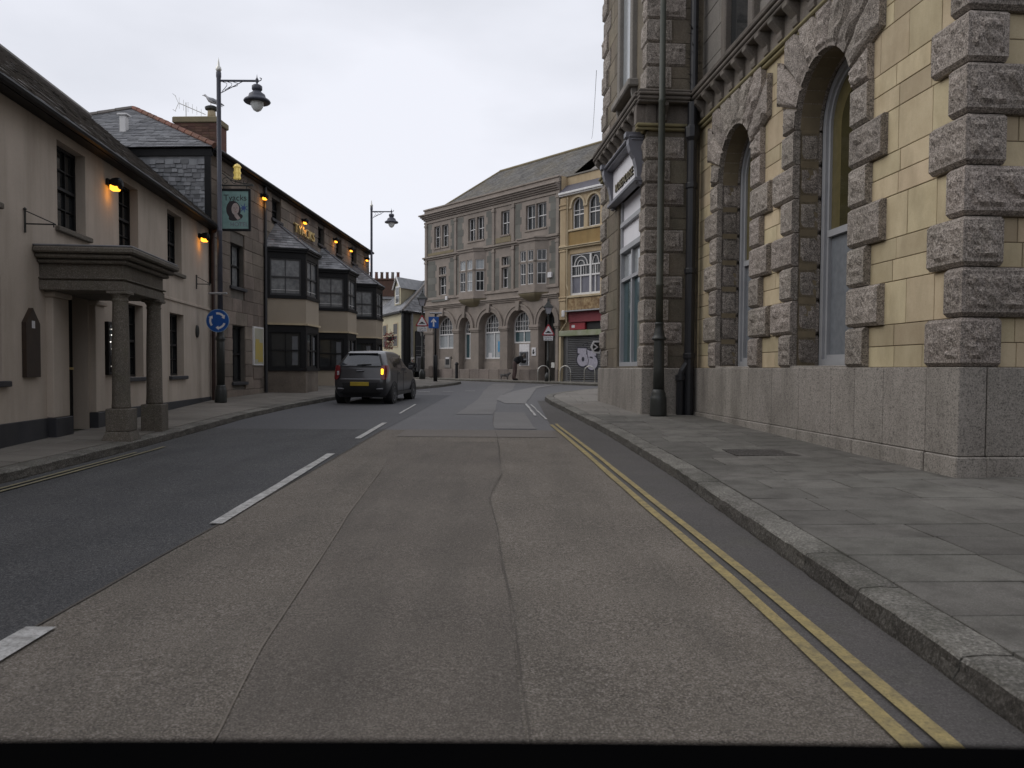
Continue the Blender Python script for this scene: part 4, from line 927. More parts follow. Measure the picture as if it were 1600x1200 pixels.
# ---------------------------------------------------------------- old stone hotel with the three bays
I=Frame('stone_hotel',(-7.78,20.31),(.045,1),(1,0),'old stone three storey hotel with three black canted bays and gilt lettering','building')
IE=6.95; IL=18.1
wins=[(1.33,2.32,3.60,4.80),(1.45,2.37,.95,2.52),(4.61,5.45,6.06,6.72),(9.58,10.43,6.06,6.72),(12.1,13.0,6.06,6.72),(14.62,15.6,6.06,6.72)]
mb=MB()
wall(mb,0,IL,-.1,2.9,[((a+b)/2,(b-a)/2,c,d,0) for a,b,c,d in wins[1:2]],o=-.035,depth=.2)
wall(mb,0,IL,2.9,5.4,[((a+b)/2,(b-a)/2,c,d,0) for a,b,c,d in wins[0:1]],o=-.035,depth=.2)
wall(mb,0,IL,5.4,IE,[((a+b)/2,(b-a)/2,c,d,0) for a,b,c,d in wins[2:]],o=-.035,depth=.2)
mb.quad((.01,-.035,0),(.01,-8.2,0),(.01,-8.2,IE),(.01,-.035,IE)); mb.quad((IL,-.035,0),(IL,-8.2,0),(IL,-8.2,IE),(IL,-.035,IE)); mb.quad((0,-8.2,0),(IL,-8.2,0),(IL,-8.2,IE),(0,-8.2,IE))
I.put('wall',mb,MAT['innmortar'])
coursed(I,0.0,3.86,.35,IE-.1,[(w[0],w[1],w[2],w[3]) for w in wins[:2]],MAT['innstone'],ch=.36,ln=(.42,.8))
coursed(I,3.86,IL,5.25,IE-.1,[(w[0],w[1],w[2],w[3]) for w in wins[2:]],MAT['innstone'],ch=.34,ln=(.5,.95))
for i,(a,b,c,d) in enumerate(wins):
    sash(I,a,b,c,d,-.20,MAT['blackpaint'],MAT['glass'] if i!=0 else MAT['net'],cols=2,rows=(1,1) if i<2 else (2,1),t=.055,bar=.02)
    m=MB(); m.bbox(a-.08,b+.08,-.15,.06,c-.09,c-.002,.01); I.put('window_sill',m,MAT['renderdark'])
m=MB(); m.box(0,IL,-.1,.14,IE-.1,IE-.0); I.put('eaves_board',m,MAT['blackpaint'])
m=MB(); m.tube([(-.1,.2,IE-.02),(IL,.2,IE-.02)],.055,8); I.put('gutter',m,MAT['blackpaint'])
# slate hung near side above the inn roof
hb=MB(); hp=[(.0,.02,3.6),(.0,-8.2,3.6),(.0,-8.2,IE-.18),(.0,.02,IE-.18)]; hb.poly(hp); hs_=I.put('slate_hung_side',hb,MAT['slatehung'])
m=MB()
for r_ in range(31):
    z=3.7+r_*.105; u=.0-(.08 if r_%2 else 0)
    if z>IE-.35: break
    while u<8.2:
        w_=rng.uniform(.12,.24); a,b=max(u,0),min(u+w_-.014,8.2); dz=rng.uniform(-.018,.018)+.02*math.sin(u*2.3+r_*.2); lf=.012+rng.uniform(0,.022)
        if b-a>.02:
            i=[m.vt(p) for p in ((-lf-.004,-a+.02,z+dz),(-lf-.004,-b+.02,z+dz),(-.004,-b+.02,z+.14),(-.004,-a+.02,z+.14),(-.001,-a+.02,z+dz),(-.001,-b+.02,z+dz))]; m.face(i[:4]); m.face([i[4],i[5],i[1],i[0]])
        u+=w_
q=I.put('slates',m,MAT['slatehung'],hs_); q['kind']='stuff'
m=MB(); m.box(-.05,.02,-8.3,.10,IE-.20,IE-.03); I.put('eaves_board',m,MAT['blackpaint'])
m=MB(); m.box(-.045,.0,-.10,.06,3.5,IE-.2); I.put('corner_board',m,MAT['blackpaint'])
RZ=9.25
roof_part(I,'roof',[[(-.12,-8.4,IE),(-.12,.22,IE),(3.9,-4.05,RZ)],[(-.12,.22,IE),(IL+.05,.22,IE),(IL+.05,-4.05,RZ),(3.9,-4.05,RZ)],[(-.12,-8.4,IE),(IL+.05,-8.4,IE),(IL+.05,-4.05,RZ),(3.9,-4.05,RZ)]],MAT['slate'],pitch=.17,wid=.25,th=.012)
ap=Vector((3.9,-4.05,RZ+.02)); cn=Vector((-.12,.22,IE+.03)); bk=Vector((-.12,-8.4,IE+.03))
for e_,mt,nn in ((cn,MAT['ridge'],13),(bk,MAT['slatedk'],12)):
    for i in range(nn):
        a=e_.lerp(ap,i/nn); b=e_.lerp(ap,(i+1)/nn-.004); m=MB(); m.tube([a,b],[.085,.075],6); I.put('hip_tile',m,mt)
m=MB(); m.bbox(1.30,1.47,-3.05,-2.88,7.6,8.22,.01); m.bbox(1.25,1.52,-3.10,-2.83,8.22,8.27,.01); I.put('roof_vent',m,MAT['whitepaint'])
# chimney with pot
m=MB(); m.bbox(2.2,2.95,-1.95,-.75,7.1,8.28,.01); ch_=I.put('chimney',m,MAT['brick'])
for r_ in range(9):
    z=7.58+r_*.075; y=-1.95
    for q in range(6):
        if z<8.2: block(I,'brick',(.015,.195,.065),MAT['brick'],ch_,(2.19,-1.95+.2*q+(.0 if r_%2 else -.0)+.002,z),c=0)
m=MB(); m.bbox(2.15,3.0,-2.0,-.70,8.28,8.45,.02); I.put('chimney_cap',m,MAT['lichenbank'],ch_)
m=MB(); m.lathe([(.12,0),(.11,.25),(.10,.27)],2.55,-1.02,12,z0=8.45); po=I.put('chimney_pot',m,MAT['shopcream'],ch_,smooth=True)
m=MB(); m.lathe([(.10,.27),(.18,.30),(.19,.36),(.12,.40),(0,.42)],2.55,-1.02,12,z0=8.45); I.put('pot_cowl',m,MAT['iron'],po)
# tv aerial
ae=MB(); bs=Vector((2.5,-1.75,8.4))
ae.tube([bs,bs+Vector((0,0,.55))],.012,6); a0=bs+Vector((-.1,-.15,.50)); a1=bs+Vector((.05,.55,.22)); ae.tube([a0,a1],.012,5)
for i in range(6):
    c=a0.lerp(a1,i/6); ae.tube([c+Vector((0,.0,-.16+.01*i)),c+Vector((0,0,.16-.01*i))],.005,4)
for sgn in (-1,1): ae.tube([a0+Vector((0,-.02,sgn*.0)),a0+Vector((.0,-.12,sgn*.22))],.007,4); ae.tube([a0+Vector((.05,-.12,sgn*.22)),a0+Vector((-.15,-.12,sgn*.22))],.006,4)
o=I.put('tv_aerial',ae,MAT['steel'],ch_)
for s in (3.67,7.64,11.71,14.17,17.18): flood(I,s,6.50,big=False)
I.text('gilt_lettering','TYACKS',7.75,.06,6.12,.62,MAT['gold'],ext=.03,sx=1.0,sz=.72)
# noticeboard
m=MB(); m.bbox(2.89,3.70,-.01,.05,1.42,2.57,.008); nb=I.put('notice_board',m,MAT['whitepaint'])
m=MB(); m.box(2.94,3.65,.05,.056,1.47,2.52); I.put('poster',m,M('cream map poster',(.44,.42,.34),(.36,.35,.28),3,.5,0,40),nb)
m=MB()
for (a,b,c,d) in ((2.99,3.58,1.6,2.1),(3.02,3.3,2.0,2.2),(3.2,3.6,1.52,1.66)): m.box(a,b,.056,.058+.001*a,c,d)
I.put('poster_map',m,M('yellow map print',(.50,.36,.06),(.42,.36,.16),9,.5,0,40),nb)
m=MB(); m.bbox(2.95,3.65,-.01,.03,1.02,1.35,.006); I.put('stone_tablet',m,MAT['innstone'])
m=MB(); m.tube([(3.86,.06,.45),(3.86,.06,IE-.1)],.045,8); I.put('drainpipe',m,MAT['pipe'])
# canted bays
def bay(idx,S):
    B=empty('bay_window',(0,0,0)); B.parent=I.e
    P=[(S,0),(S+.50,1.12),(S+1.86,1.12),(S+2.36,0)]
    def outl(d):
        return [(P[0][0]-d*1.1,0-.0),(P[1][0]-d*.65,P[1][1]+d),(P[2][0]+d*.65,P[2][1]+d),(P[3][0]+d*1.1,0)]
    def lay(mb,z0,z1,d): 
        o=outl(d); mb.loft([[(x,y,z) for x,y in o] for z in (z0,z1)],True,True,True)
    m=MB(); lay(m,.1,1.26,-.02)
    I.put('bay_base',m,MAT['innstone'] if idx==0 else MAT['beige'],B)
    for nm_,(q0,q1,qd) in (('bay_sill',(1.262,1.34,.03)),('bay_head',(2.46,2.68,.0)),('bay_sill',(3.50,3.60,.04)),('bay_head',(4.74,4.99,.0)),('bay_cornice',(4.93,4.992,.06))):
        m=MB(); lay(m,q0,q1,qd); I.put(nm_,m,MAT['blackpaint'],B)
    m=MB(); lay(m,2.682,2.74,.06); I.put('bay_moulding',m,MAT['shopcream'],B)
    m=MB(); lay(m,2.742,3.498,-.0); I.put('bay_panel',m,MAT['beige'],B)
    for (z0,z1,gl,fr) in ((1.34,2.46,MAT['glass'],MAT['blackpaint']),(3.60,4.74,MAT['net'],MAT['blackpaint'])):
        for (a,b) in zip(P,P[1:]):
            A_=Vector(a); B_=Vector(b); Ln=(B_-A_).length; U=(B_-A_)/Ln; Nr=Vector((-U.y,U.x)); 
            if Nr.dot(Vector((.0,1)))<0 or (abs(Nr.y)<.01): Nr=-Nr
            if Nr.dot((A_+B_)/2-Vector((S+1.18,0)))<0: Nr=-Nr
            def bx(m,u0,u1,v0,v1,zz0,zz1):
                pts=[A_+U*u0+Nr*v0,A_+U*u1+Nr*v0,A_+U*u1+Nr*v1,A_+U*u0+Nr*v1]
                m.loft([[(p.x,p.y,z) for p in pts] for z in (zz0,zz1)],True,True,True)
            m=MB(); wd=.15 if Ln>.9 else .12
            bx(m,0,wd,-.12,-.0,z0,z1); I.put('bay_post',m,fr,B); m=MB(); bx(m,Ln-wd,Ln,-.12,-.0,z0,z1); I.put('bay_post',m,fr,B)
            m=MB(); t=.045
            bx(m,wd,wd+t,-.09,-.03,z0,z1); bx(m,Ln-wd-t,Ln-wd,-.09,-.03,z0,z1); bx(m,wd+t,Ln-wd-t,-.09,-.03,z0,z0+.07); bx(m,wd+t,Ln-wd-t,-.09,-.03,z1-t,z1)
            zm=(z0+z1)/2; bx(m,wd+t,Ln-wd-t,-.085,-.02,zm-.022,zm+.022); bx(m,Ln/2-.014,Ln/2+.014,-.08,-.04,z0+.07,z1-t)
            w_=I.put('window',m,fr if z0<2 else M('dark grey sash paint',(.05,.05,.055),(.07,.07,.07),4,.5,.1,30),B)
            for zz0,zz1 in ((z0+.03,zm),(zm,z1-.02)):
                m=MB(); p0=A_+U*(wd+.02)+Nr*(-.065 if zz0>zm-.01 else -.07); p1=A_+U*(Ln-wd-.02)+Nr*(-.065 if zz0>zm-.01 else -.07)
                m.quad((p0.x,p0.y,zz0),(p1.x,p1.y,zz0),(p1.x,p1.y,zz1),(p0.x,p0.y,zz1)); I.put('pane',m,gl,w_)
            if z0>2:
                m=MB(); bx(m,wd+t,Ln-wd-t,-.052,-.046,z0+.16,z0+.175); I.put('curtain_rail',m,MAT['whitepaint'],w_)
            elif Ln>1.1:
                m=MB(); bx(m,Ln*.66,Ln*.80,-.062,-.058,z0+.1,z1-.12); I.put('menu_card',m,M('dim menu board',(.16,.17,.18),(.1,.1,.11),3,.4,0,30),w_)
    o=outl(.10); E=[(x,y,5.02) for x,y in o]; A1=(S+1.0,-.02,5.98); A2=(S+1.36,-.02,5.98)
    m=MB(); lay(m,4.998,5.045,.10); I.put('bay_gutter',m,MAT['blackpaint'],B)
    E=[(x,y,5.05) for x,y in o]
    bed=MB(); faces=[[E[0],E[1],A1],[E[1],E[2],A2,A1],[E[2],E[3],A2]]
    for p in faces: bed.poly(p)
    r_=I.put('bay_roof',bed,MAT['slatehung'],B)
    m=MB()
    for p in faces: slate_face(m,p,.13,.2,.009)
    q=I.put('slates',m,MAT['slatehung'],r_); q['kind']='stuff'
    m=MB(); m.tube([E[1],A1],.035,6); m.tube([E[2],A2],.035,6); m.tube([E[0],A1],.02,6); I.put('lead_hip',m,M('dark lead roll',(.075,.075,.085),(.1,.1,.11),4,.6,.2,40),r_)
for i,S in enumerate((3.95,9.10,14.05)): bay(i,S)

# ---------------------------------------------------------------- bank with round arched ground floor
B=Frame('granite_bank',(-5.53,50.0),(.65291,-.75744),(-1,-1),'three storey pinkish granite bank with five round arches at the end of the street','building')
BL=12.15; BG=MAT['bankgranite']; BD=MAT['bankdark']
arches=[(1.98,1.05,1.9,3.72,.92),(4.18,.56,1.75,3.72,.72),(6.47,.94,1.75,3.72,.90),(9.04,.93,1.75,3.72,.90),(11.27,.64,.6,3.74,.80)]
g0=[(c,a,(.9 if i<4 else .6),zs,h) for i,(c,a,zb,zs,h) in enumerate(arches)]
w2=[(1.30,.33),(2.13,.33),(4.77,.34),(5.58,.34),(7.80,.36),(9.90,.38),(10.74,.40)]
w1=[(1.86,.38),(4.50,.36),(5.62,.28),(7.86,.36),(9.80,.40),(10.78,.28)]
mb=MB(); wall(mb,0,BL,.3,5.05,[(c,a,.6,zs,h) for c,a,zb,zs,h in arches],depth=.45)
wall(mb,0,BL,5.05,8.2,[(c,a,5.90,7.62,0) for c,a in w1],depth=.22)
wall(mb,0,BL,8.2,10.5,[(c,a,8.84,10.16,0) for c,a in w2],depth=.22)
mb.quad((0,0,.3),(0,-9,.3),(0,-9,11.0),(0,0,11.0)); mb.quad((BL,0,.3),(BL,-9,.3),(BL,-9,11),(BL,0,11)); mb.quad((0,-9,.3),(BL,-9,.3),(BL,-9,11),(0,-9,11))
B.put('wall',mb,BG)
# recessed ground floor infill, windows and door
for i,(c,a,zb,zs,h) in enumerate(arches):
    if i<4:
        m=MB(); m.bbox(c-a-.02,c+a+.02,-.50,-.30,.4,zb,.01); pnl=B.put('recessed_panel',m,BG)
        wa=a-.12; m=MB(); wall(m,c-a-.01,c+a+.01,zb,4.9,[(c,wa,zb+.06,zs,h-.1)],o=-.32,depth=.12); B.put('inner_arch',m,BG)
        ww=MB(); z0={0:2.6,1:1.95,2:1.95,3:2.8}[i]
        if z0>zb+.1: m=MB(); m.box(c-wa,c+wa,-.44,-.36,zb,z0); B.put('recessed_panel',m,BG)
        o=-.42; t=.055; W=MAT['whitepaint']
        f_=MB(); f_.box(c-wa,c-wa+t,o,o+.06,z0,zs); f_.box(c+wa-t,c+wa,o,o+.06,z0,zs); f_.box(c-wa+t,c+wa-t,o,o+.07,z0,z0+t*1.4); f_.box(c-wa+t,c+wa-t,o,o+.07,zs-.30,zs-.22)
        f_.box(c-.03,c+.03,o+.002,o+.055,z0+t,zs-.3); ring(f_,c,wa-t,zs,h-.1-t,t,o,o+.06)
        nb=7 if a>.8 else 4
        for k in range(1,nb):
            x=c-wa+2*wa*k/nb; tz_=zs+(h-.15)*math.sqrt(max(0,1-((x-c)/wa)**2)); f_.box(x-.012,x+.012,o+.004,o+.045,zs-.22,tz_)
        for zz in (zs+.02,zs+.28):
            k_=math.sqrt(max(0,1-((zz-zs)/(h-.1))**2)) if zz>zs else 1; f_.box(c-wa*k_,c+wa*k_,o+.005,o+.043,zz-.011,zz+.011)
        wn=B.put('window',f_,W)
        m=MB(); m.quad((c-wa,o+.01,z0),(c+wa,o+.01,z0),(c+wa,o+.01,zs-.25),(c-wa,o+.01,zs-.25)); B.put('pane',m,MAT['glasspale'] if i in (0,2) else MAT['glassteal'],wn)
        m=MB(); arch_fill(m,c,wa-.01,zs-.25,zs,h-.11,o+.008); B.put('pane',m,MAT['glass'],wn)
    # archivolt, keystone
    m=MB(); ring(m,c,a+.0,zs,h,.20,-.02,.07,n=18); ring(m,c,a+.20,zs,h+.20,.11,-.02,.11,n=18); B.put('archivolt',m,BG)
    m=MB(); m.prism([(c-.10,zs+h-.06),(c+.10,zs+h-.06),(c+.17,5.06),(c-.17,5.06)],1,-.05,.17); B.put('keystone',m,BG)
piers=[(0,.93),(3.03,3.62),(4.74,5.53),(7.41,8.11),(9.97,10.63),(11.91,BL)]
for a,b in piers:
    m=MB(); m.bbox(a-.04 if a>0 else a-.03,b+.04,-.10,.09,3.50,3.58,.02); m.bbox(a-.06 if a>0 else a-.04,b+.06,-.10,.12,3.584,3.74,.02); B.put('impost',m,BG)
    m=MB(); m.bbox(a+.02,b-.02,-.05,.04,1.35,3.498,.01); B.put('pier_face',m,BG)
a=0
for i,(x0,x1) in enumerate(((0,.9),(.9,1.9),(1.9,3.0),(3.0,3.7),(3.7,4.7),(4.7,5.6),(5.6,6.5),(6.5,7.4),(7.4,8.2),(8.2,9.2),(9.2,10.0),(10.0,10.62),(11.93,BL))):
    block(B,'plinth_stone',(round(x1-x0-.01,2),.16,.95),M('base granite',(.215,.178,.155),(.16,.135,.12),1.6,.88,.4,40,rnd=.12,grime=.5,gcol=(.07,.06,.05),speck=.25,sscale=50),B.e,(x0+.005,-.09,.40),c=.02)
# doorway
m=MB(); m.box(10.63,11.91,-.55,-.50,.6,4.5); B.put('door_backing',m,MAT['black'])
m=MB(); m.box(10.68,11.25,-.50,-.45,.7,3.0); m.box(11.29,11.86,-.50,-.45,.7,3.0)
for x in (10.75,11.36):
    for z in (.85,1.9): m.box(x,x+.43,-.45,-.43,z,z+.85)
dd=B.put('door',m,M('dark oak door',(.03,.026,.022),(.04,.035,.03),4,.5,.2,30))
m=MB()
for x in (10.8,11.0,11.2,11.4,11.6,11.8): m.box(x-.012,x+.012,-.49,-.46,3.1,4.3)
B.put('fanlight_bars',m,MAT['iron'])
m=MB(); m.box(11.62,11.86,-.2,.02,1.45,1.72); B.put('letter_box',m,MAT['steel'])
# cash machines, plates
m=MB(); m.box(8.74,9.56,-.36,-.28,1.55,2.74); atm=B.put('cash_machine',m,MAT['signwhite'])
m=MB(); m.box(8.80,9.46,-.28,-.24,1.6,2.32); B.put('machine_panel',m,M('steel blue panel',(.10,.105,.115),(.14,.14,.15),5,.35,0,30),atm)
m=MB(); m.box(8.92,9.34,-.24,-.225,1.95,2.25); m.box(8.95,9.3,-.24,-.20,1.7,1.78); B.put('machine_screen',m,MAT['black'],atm)
m=MB(); m.box(1.75,2.35,-.36,-.26,1.42,2.12); at2=B.put('cash_machine',m,M('grey machine surround',(.25,.23,.21),(.2,.19,.18),4,.5,0,30))
m=MB(); m.box(1.87,2.23,-.26,-.245,1.62,1.95); B.put('machine_screen',m,MAT['black'],at2)
m=MB(); m.box(1.87,2.23,-.26,-.24,1.97,2.06); B.put('machine_sign',m,MAT['signwhite'],at2)
m=MB(); m.box(10.14,10.46,.04,.075,2.08,2.52); pt=B.put('pictogram_plate',m,MAT['signwhite'])
m=MB(); m.poly([(10.2,.079,2.2),(10.33,.079,2.16),(10.42,.079,2.3),(10.3,.079,2.3),(10.36,.079,2.42),(10.25,.079,2.42)]); B.put('pictogram',m,MAT['black'],pt)
m=MB(); m.box(6.75,6.98,-.405,-.40,2.35,2.95); m.box(6.9,7.06,-.405,-.40,2.0,2.2); B.put('window_poster',m,M('blue poster',(.05,.22,.42),(.08,.3,.5),6,.5,0,30))
m=MB(); m.box(5.9,6.2,-.405,-.40,2.02,2.3); B.put('window_poster',m,MAT['signwhite'])
m=MB(); m.bbox(.75,2.25,.02,.06,5.50,5.78,.01); bpl=B.put('name_board',m,MAT['bankdark'])
m=MB(); m.box(2.3,2.5,.0,.12,5.55,5.78); B.put('alarm_box',m,MAT['signwhite'])
m=MB(); m.box(11.38,11.66,.0,.12,6.15,6.42); B.put('alarm_box',m,MAT['signwhite'])
# bands, oriels
def band(name,z0,z1,d,mat=BG,a=-.04,b=BL,steps=2):
    m=MB()
    for k in range(steps):
        zz0=z0+(z1-z0)*k/steps+.002*k; zz1=z0+(z1-z0)*(k+1)/steps; dd_=d*(k+1)/steps
        m.bbox(a-dd_*.6,b,-.1,dd_,zz0,zz1,.015)
    return B.put(name,m,mat)
band('ground_cornice',5.06,5.32,.18,steps=3); band('sill_band',5.62,5.76,.07,steps=1); band('storey_band',8.14,8.34,.16,steps=2); band('frieze_band',10.42,10.56,.06,steps=1)
band('main_cornice',10.62,10.98,.38,steps=4); 
m=MB(); m.bbox(-.05,BL,-.35,.06,11.0,11.24,.02); m.bbox(-.10,BL+.03,-.40,.12,11.24,11.34,.02); B.put('parapet',m,BG)
m=MB(); m.box(0,BL,-.3,.0,10.5,11.0); B.put('cornice_backing',m,BG)
for s in (.02,3.12,6.70,8.40,11.92):
    for z0,z1 in ((5.76,8.14),(8.36,10.42)):
        m=MB(); m.bbox(s,s+.22,-.05,.07,z0,z1,.01); m.bbox(s-.03,s+.25,-.05,.10,z1-.22,z1-.08,.01); B.put('pilaster',m,BG)
# toothed dark panels
def teeth(s0,s1,z0,z1,left,right,ch=.40):
    k=0; z=z0
    while z<z1-.1:
        h=min(ch,z1-z); a=s0+(.13 if (left and k%2) else 0); b=s1-(.13 if (right and k%2) else 0)
        if b-a>.06: block(B,'rubble_panel',(round(b-a,2),.03,round(h-.008,2)),BD,B.e,(a,-.022,z+.004),c=.004)
        z+=h; k+=1
for (a,b,l_,r_) in ((.27,.72,0,1),(2.68,3.08,1,0),(3.38,3.98,0,1),(6.12,6.66,1,0),(8.66,9.18,0,1),(11.32,11.88,1,0)): teeth(a,b,8.42,10.36,l_,r_)
for (a,b,l_,r_) in ((.27,1.22,0,1),(2.50,3.08,1,0),(3.38,3.70,0,1),(6.22,6.66,1,0),(8.66,9.1,0,1),(11.40,11.88,1,0)): teeth(a,b,5.82,8.06,l_,r_)
for (a,b) in ((6.96,7.3),(8.08,8.36)): teeth(a,b,5.82,7.6,0,0)
W=MAT['whitepaint']
for i,(c,a) in enumerate(w2):
    sash(B,c-a,c+a,8.84,10.16,-.19,W,MAT['glass'],cols=2,rows=(1,1),t=.045,bar=.025); m=MB(); m.bbox(c-a-.06,c+a+.06,-.1,.05,8.74,8.838,.01); B.put('window_sill',m,BG)
for i,(c,a) in enumerate(w1):
    if i in (0,3):
        sash(B,c-a,c+a,5.90,7.02,-.19,W,MAT['glass'],cols=2,rows=(1,1),t=.045,bar=.025)
        sash(B,c-a,c+a,7.14,7.62,-.19,W,MAT['glass'],cols=3,rows=(1,1),t=.035,bar=.02,meet=.02)
        m=MB(); m.bbox(c-a-.02,c+a+.02,-.2,.03,7.02,7.14,.01); B.put('transom',m,BG)
for (s0,s1,c0,c1) in ((3.78,6.12,4.52,5.62),(9.14,11.34,9.86,10.82)):
    O=empty('oriel_window',(0,0,0)); O.parent=B.e
    pr=[(s0,0),(s0+.30,.42),(s1-.62,.42),(s1,0)]
    def ol(z0,z1,d=0,mb=None):
        pts=[(pr[0][0]-d,0),(pr[1][0]-d*.6,pr[1][1]+d),(pr[2][0]+d*.6,pr[2][1]+d),(pr[3][0]+d,0)]
        mb.loft([[(x,y,z) for x,y in pts] for z in (z0,z1)],True,True,True)
    for q0,q1 in ((5.50,5.86),(7.0,7.1),(7.66,8.13)):
        m=MB(); ol(q0,q1,0,m); B.put('oriel_wall',m,BG,O)
    m=MB(); ol(8.132,8.26,.06,m); ol(8.262,8.34,.12,m); B.put('oriel_cornice',m,BG,O)
    m=MB(); ol(5.42,5.50,.05,m); B.put('oriel_moulding',m,BG,O)
    m=MB()
    for k in range(5):
        t0,t1=k/5,(k+1)/5; f0=math.sin(t0*PI/2); f1_=math.sin(t1*PI/2)
        mid=((s0+s1)/2)
        def rr(fr,z): return [(mid+(x-mid)*(.25+.75*fr),y*fr+.02,z) for x,y in pr]
        m.loft([rr(f0,4.98+.44*t0),rr(f1_,4.98+.44*t1)],True,True,True)
    B.put('oriel_corbel',m,MAT['lichenbank'],O)
    for (a_,b_) in zip(pr,pr[1:]):
        A_=Vector(a_); B_=Vector(b_); Ln=(B_-A_).length; U=(B_-A_)/Ln; Nr=Vector((-U.y,U.x)); Nr=Nr if Nr.y>0 else -Nr
        def bx(m,u0,u1,v0,v1,z0,z1):
            pts=[A_+U*u0+Nr*v0,A_+U*u1+Nr*v0,A_+U*u1+Nr*v1,A_+U*u0+Nr*v1]; m.loft([[(p.x,p.y,z) for p in pts] for z in (z0,z1)],True,True,True)
        m=MB(); e=.12
        
        for (qa,qb) in ((0,e),(Ln-e,Ln))+(((Ln/2-.07,Ln/2+.07),) if Ln>1.2 else ()): m=MB(); bx(m,qa,qb,-.12,0,5.86,7.66); B.put('oriel_mullion',m,BG,O)
        bays=[(e,Ln-e)] if Ln<=1.2 else [(e,Ln/2-.07),(Ln/2+.07,Ln-e)]
        for u0,u1 in bays:
            for z0,z1 in ((5.86,7.0),(7.1,7.66)):
                m=MB(); t=.04; bx(m,u0,u0+t,-.09,-.04,z0,z1); bx(m,u1-t,u1,-.09,-.04,z0,z1); bx(m,u0+t,u1-t,-.09,-.04,z0,z0+t); bx(m,u0+t,u1-t,-.09,-.04,z1-t,z1)
                if z1-z0>.8: bx(m,u0+t,u1-t,-.088,-.035,(z0+z1)/2-.02,(z0+z1)/2+.02)
                if u1-u0>.35: bx(m,(u0+u1)/2-.01,(u0+u1)/2+.01,-.085,-.05,z0+t,z1-t)
                wn=B.put('window',m,W,O); m=MB(); p0=A_+U*u0+Nr*-.075; p1=A_+U*u1+Nr*-.075
                m.quad((p0.x,p0.y,z0),(p1.x,p1.y,z0),(p1.x,p1.y,z1),(p0.x,p0.y,z1)); B.put('pane',m,MAT['glass'] if rng.random()<.8 else MAT['glasspale'],wn)
m=MB(); m.bbox(6.98,8.3,.0,.02,8.42,8.72,.01); m.bbox(.3,3.0,.0,.02,8.40,8.56,.01); B.put('stained_panel',m,MAT['lichenbank'])
roof_part(B,'roof',[[(-.1,-9,10.95),(-.1,-.2,10.95),(2.3,-4.2,14.0)],[(-.1,-.2,10.95),(BL,-.2,10.95),(BL,-4.2,14.0),(2.3,-4.2,14.0)],[(-.1,-9,10.95),(BL,-9,10.95),(BL,-4.2,14.0),(2.3,-4.2,14.0)]],MAT['slatebank'],pitch=.22,wid=.32)
m=MB(); m.tube([(2.3,-4.2,14.03),(BL,-4.2,14.03)],.09,6); m.tube([(2.3,-4.2,14.03),(-.1,-.2,10.98)],.07,6); B.put('ridge_tiles',m,MAT['lichenbank'])

# ---------------------------------------------------------------- ochre shop beside the bank
S_=Frame('ochre_shop',tuple(B.w(12.2,0,0)[:2])+(0,),(.65291,-.75744),(-1,-1),'narrow ochre rendered shop with twin arched windows above a graffitied roller shutter','building')
YY=MAT['shopyellow']; CC=MAT['shopcream']
SL=6.0
mb=MB(); wall(mb,0,SL,7.56,10.35,[(1.20,.42,8.46,9.6,.42),(2.30,.42,8.46,9.6,.42)],o=-.05,depth=.22)
wall(mb,0,SL,4.3,7.56,[(1.72,1.05,5.12,7.20,0)],o=-.05,depth=.18); mb.quad((0,-.3,.3),(SL,-.3,.3),(SL,-.3,4.3),(0,-.3,4.3)); mb.quad((0,-.05,4.3),(SL,-.05,4.3),(SL,-.3,4.3),(0,-.3,4.3))
mb.quad((0,-.05,.3),(0,-9,.3),(0,-9,11.3),(0,-.05,11.3)); mb.quad((SL,-.05,.3),(SL,-9,.3),(SL,-9,11),(SL,-.05,11))
S_.put('wall',mb,YY)
m=MB(); m.bbox(.02,.46,-.1,.06,3.9,10.1,.02)
for z in (4.85,5.0,7.35,7.6,9.5,9.7): m.bbox(-.02,.50,-.1,.10,z,z+.09,.02)
S_.put('pilaster',m,YY)
m=MB(); m.bbox(0,SL,-.1,.12,10.18,10.24,.01); m.bbox(0,SL,-.1,.20,10.244,10.36,.02); S_.put('white_gutter',m,MAT['whitepaint'])
m=MB(); m.poly([(0,.16,10.37),(SL,.16,10.37),(SL,-.45,10.86),(0,-.45,10.86)]); S_.put('lead_apron',m,M('purple grey lead',(.12,.115,.14),(.09,.088,.105),2,.6,.2,40,grime=.3))
m=MB(); m.box(0,SL,-.75,-.46,10.4,11.28); S_.put('parapet_wall',m,YY); m=MB(); m.bbox(0,SL,-.80,-.40,11.282,11.36,.01); S_.put('coping',m,MAT['uppergrey'])
roof_part(S_,'roof',[[(0,-.7,10.9),(SL,-.7,10.9),(SL,-4.2,13.6),(1.2,-4.2,13.9)]],MAT['slatedk'],pitch=.25,wid=.35)
for c in (1.20,2.30):
    sash(S_,c-.42,c+.42,8.46,10.02,-.22,MAT['whitepaint'],MAT['glass'],cols=2,rows=(1,2),t=.06,bar=.03,arch=.42,meet=.46)
    m=MB(); ring(m,c,.42,9.6,.42,.10,-.06,.0); m.bbox(c-.55,c-.42,-.06,.02,9.5,9.62,.01); m.bbox(c+.42,c+.55,-.06,.02,9.5,9.62,.01); S_.put('arch_surround',m,CC)
m=MB(); m.bbox(.5,SL,-.1,.06,8.34,8.44,.015); S_.put('sill_moulding',m,CC); m=MB(); m.bbox(.0,SL,-.1,.10,7.48,7.56,.02); m.bbox(0,SL,-.1,.16,7.564,7.62,.02); S_.put('storey_moulding',m,CC); m=MB(); m.bbox(.55,3.0,-.1,.10,4.98,5.10,.02); S_.put('sill_moulding',m,CC)
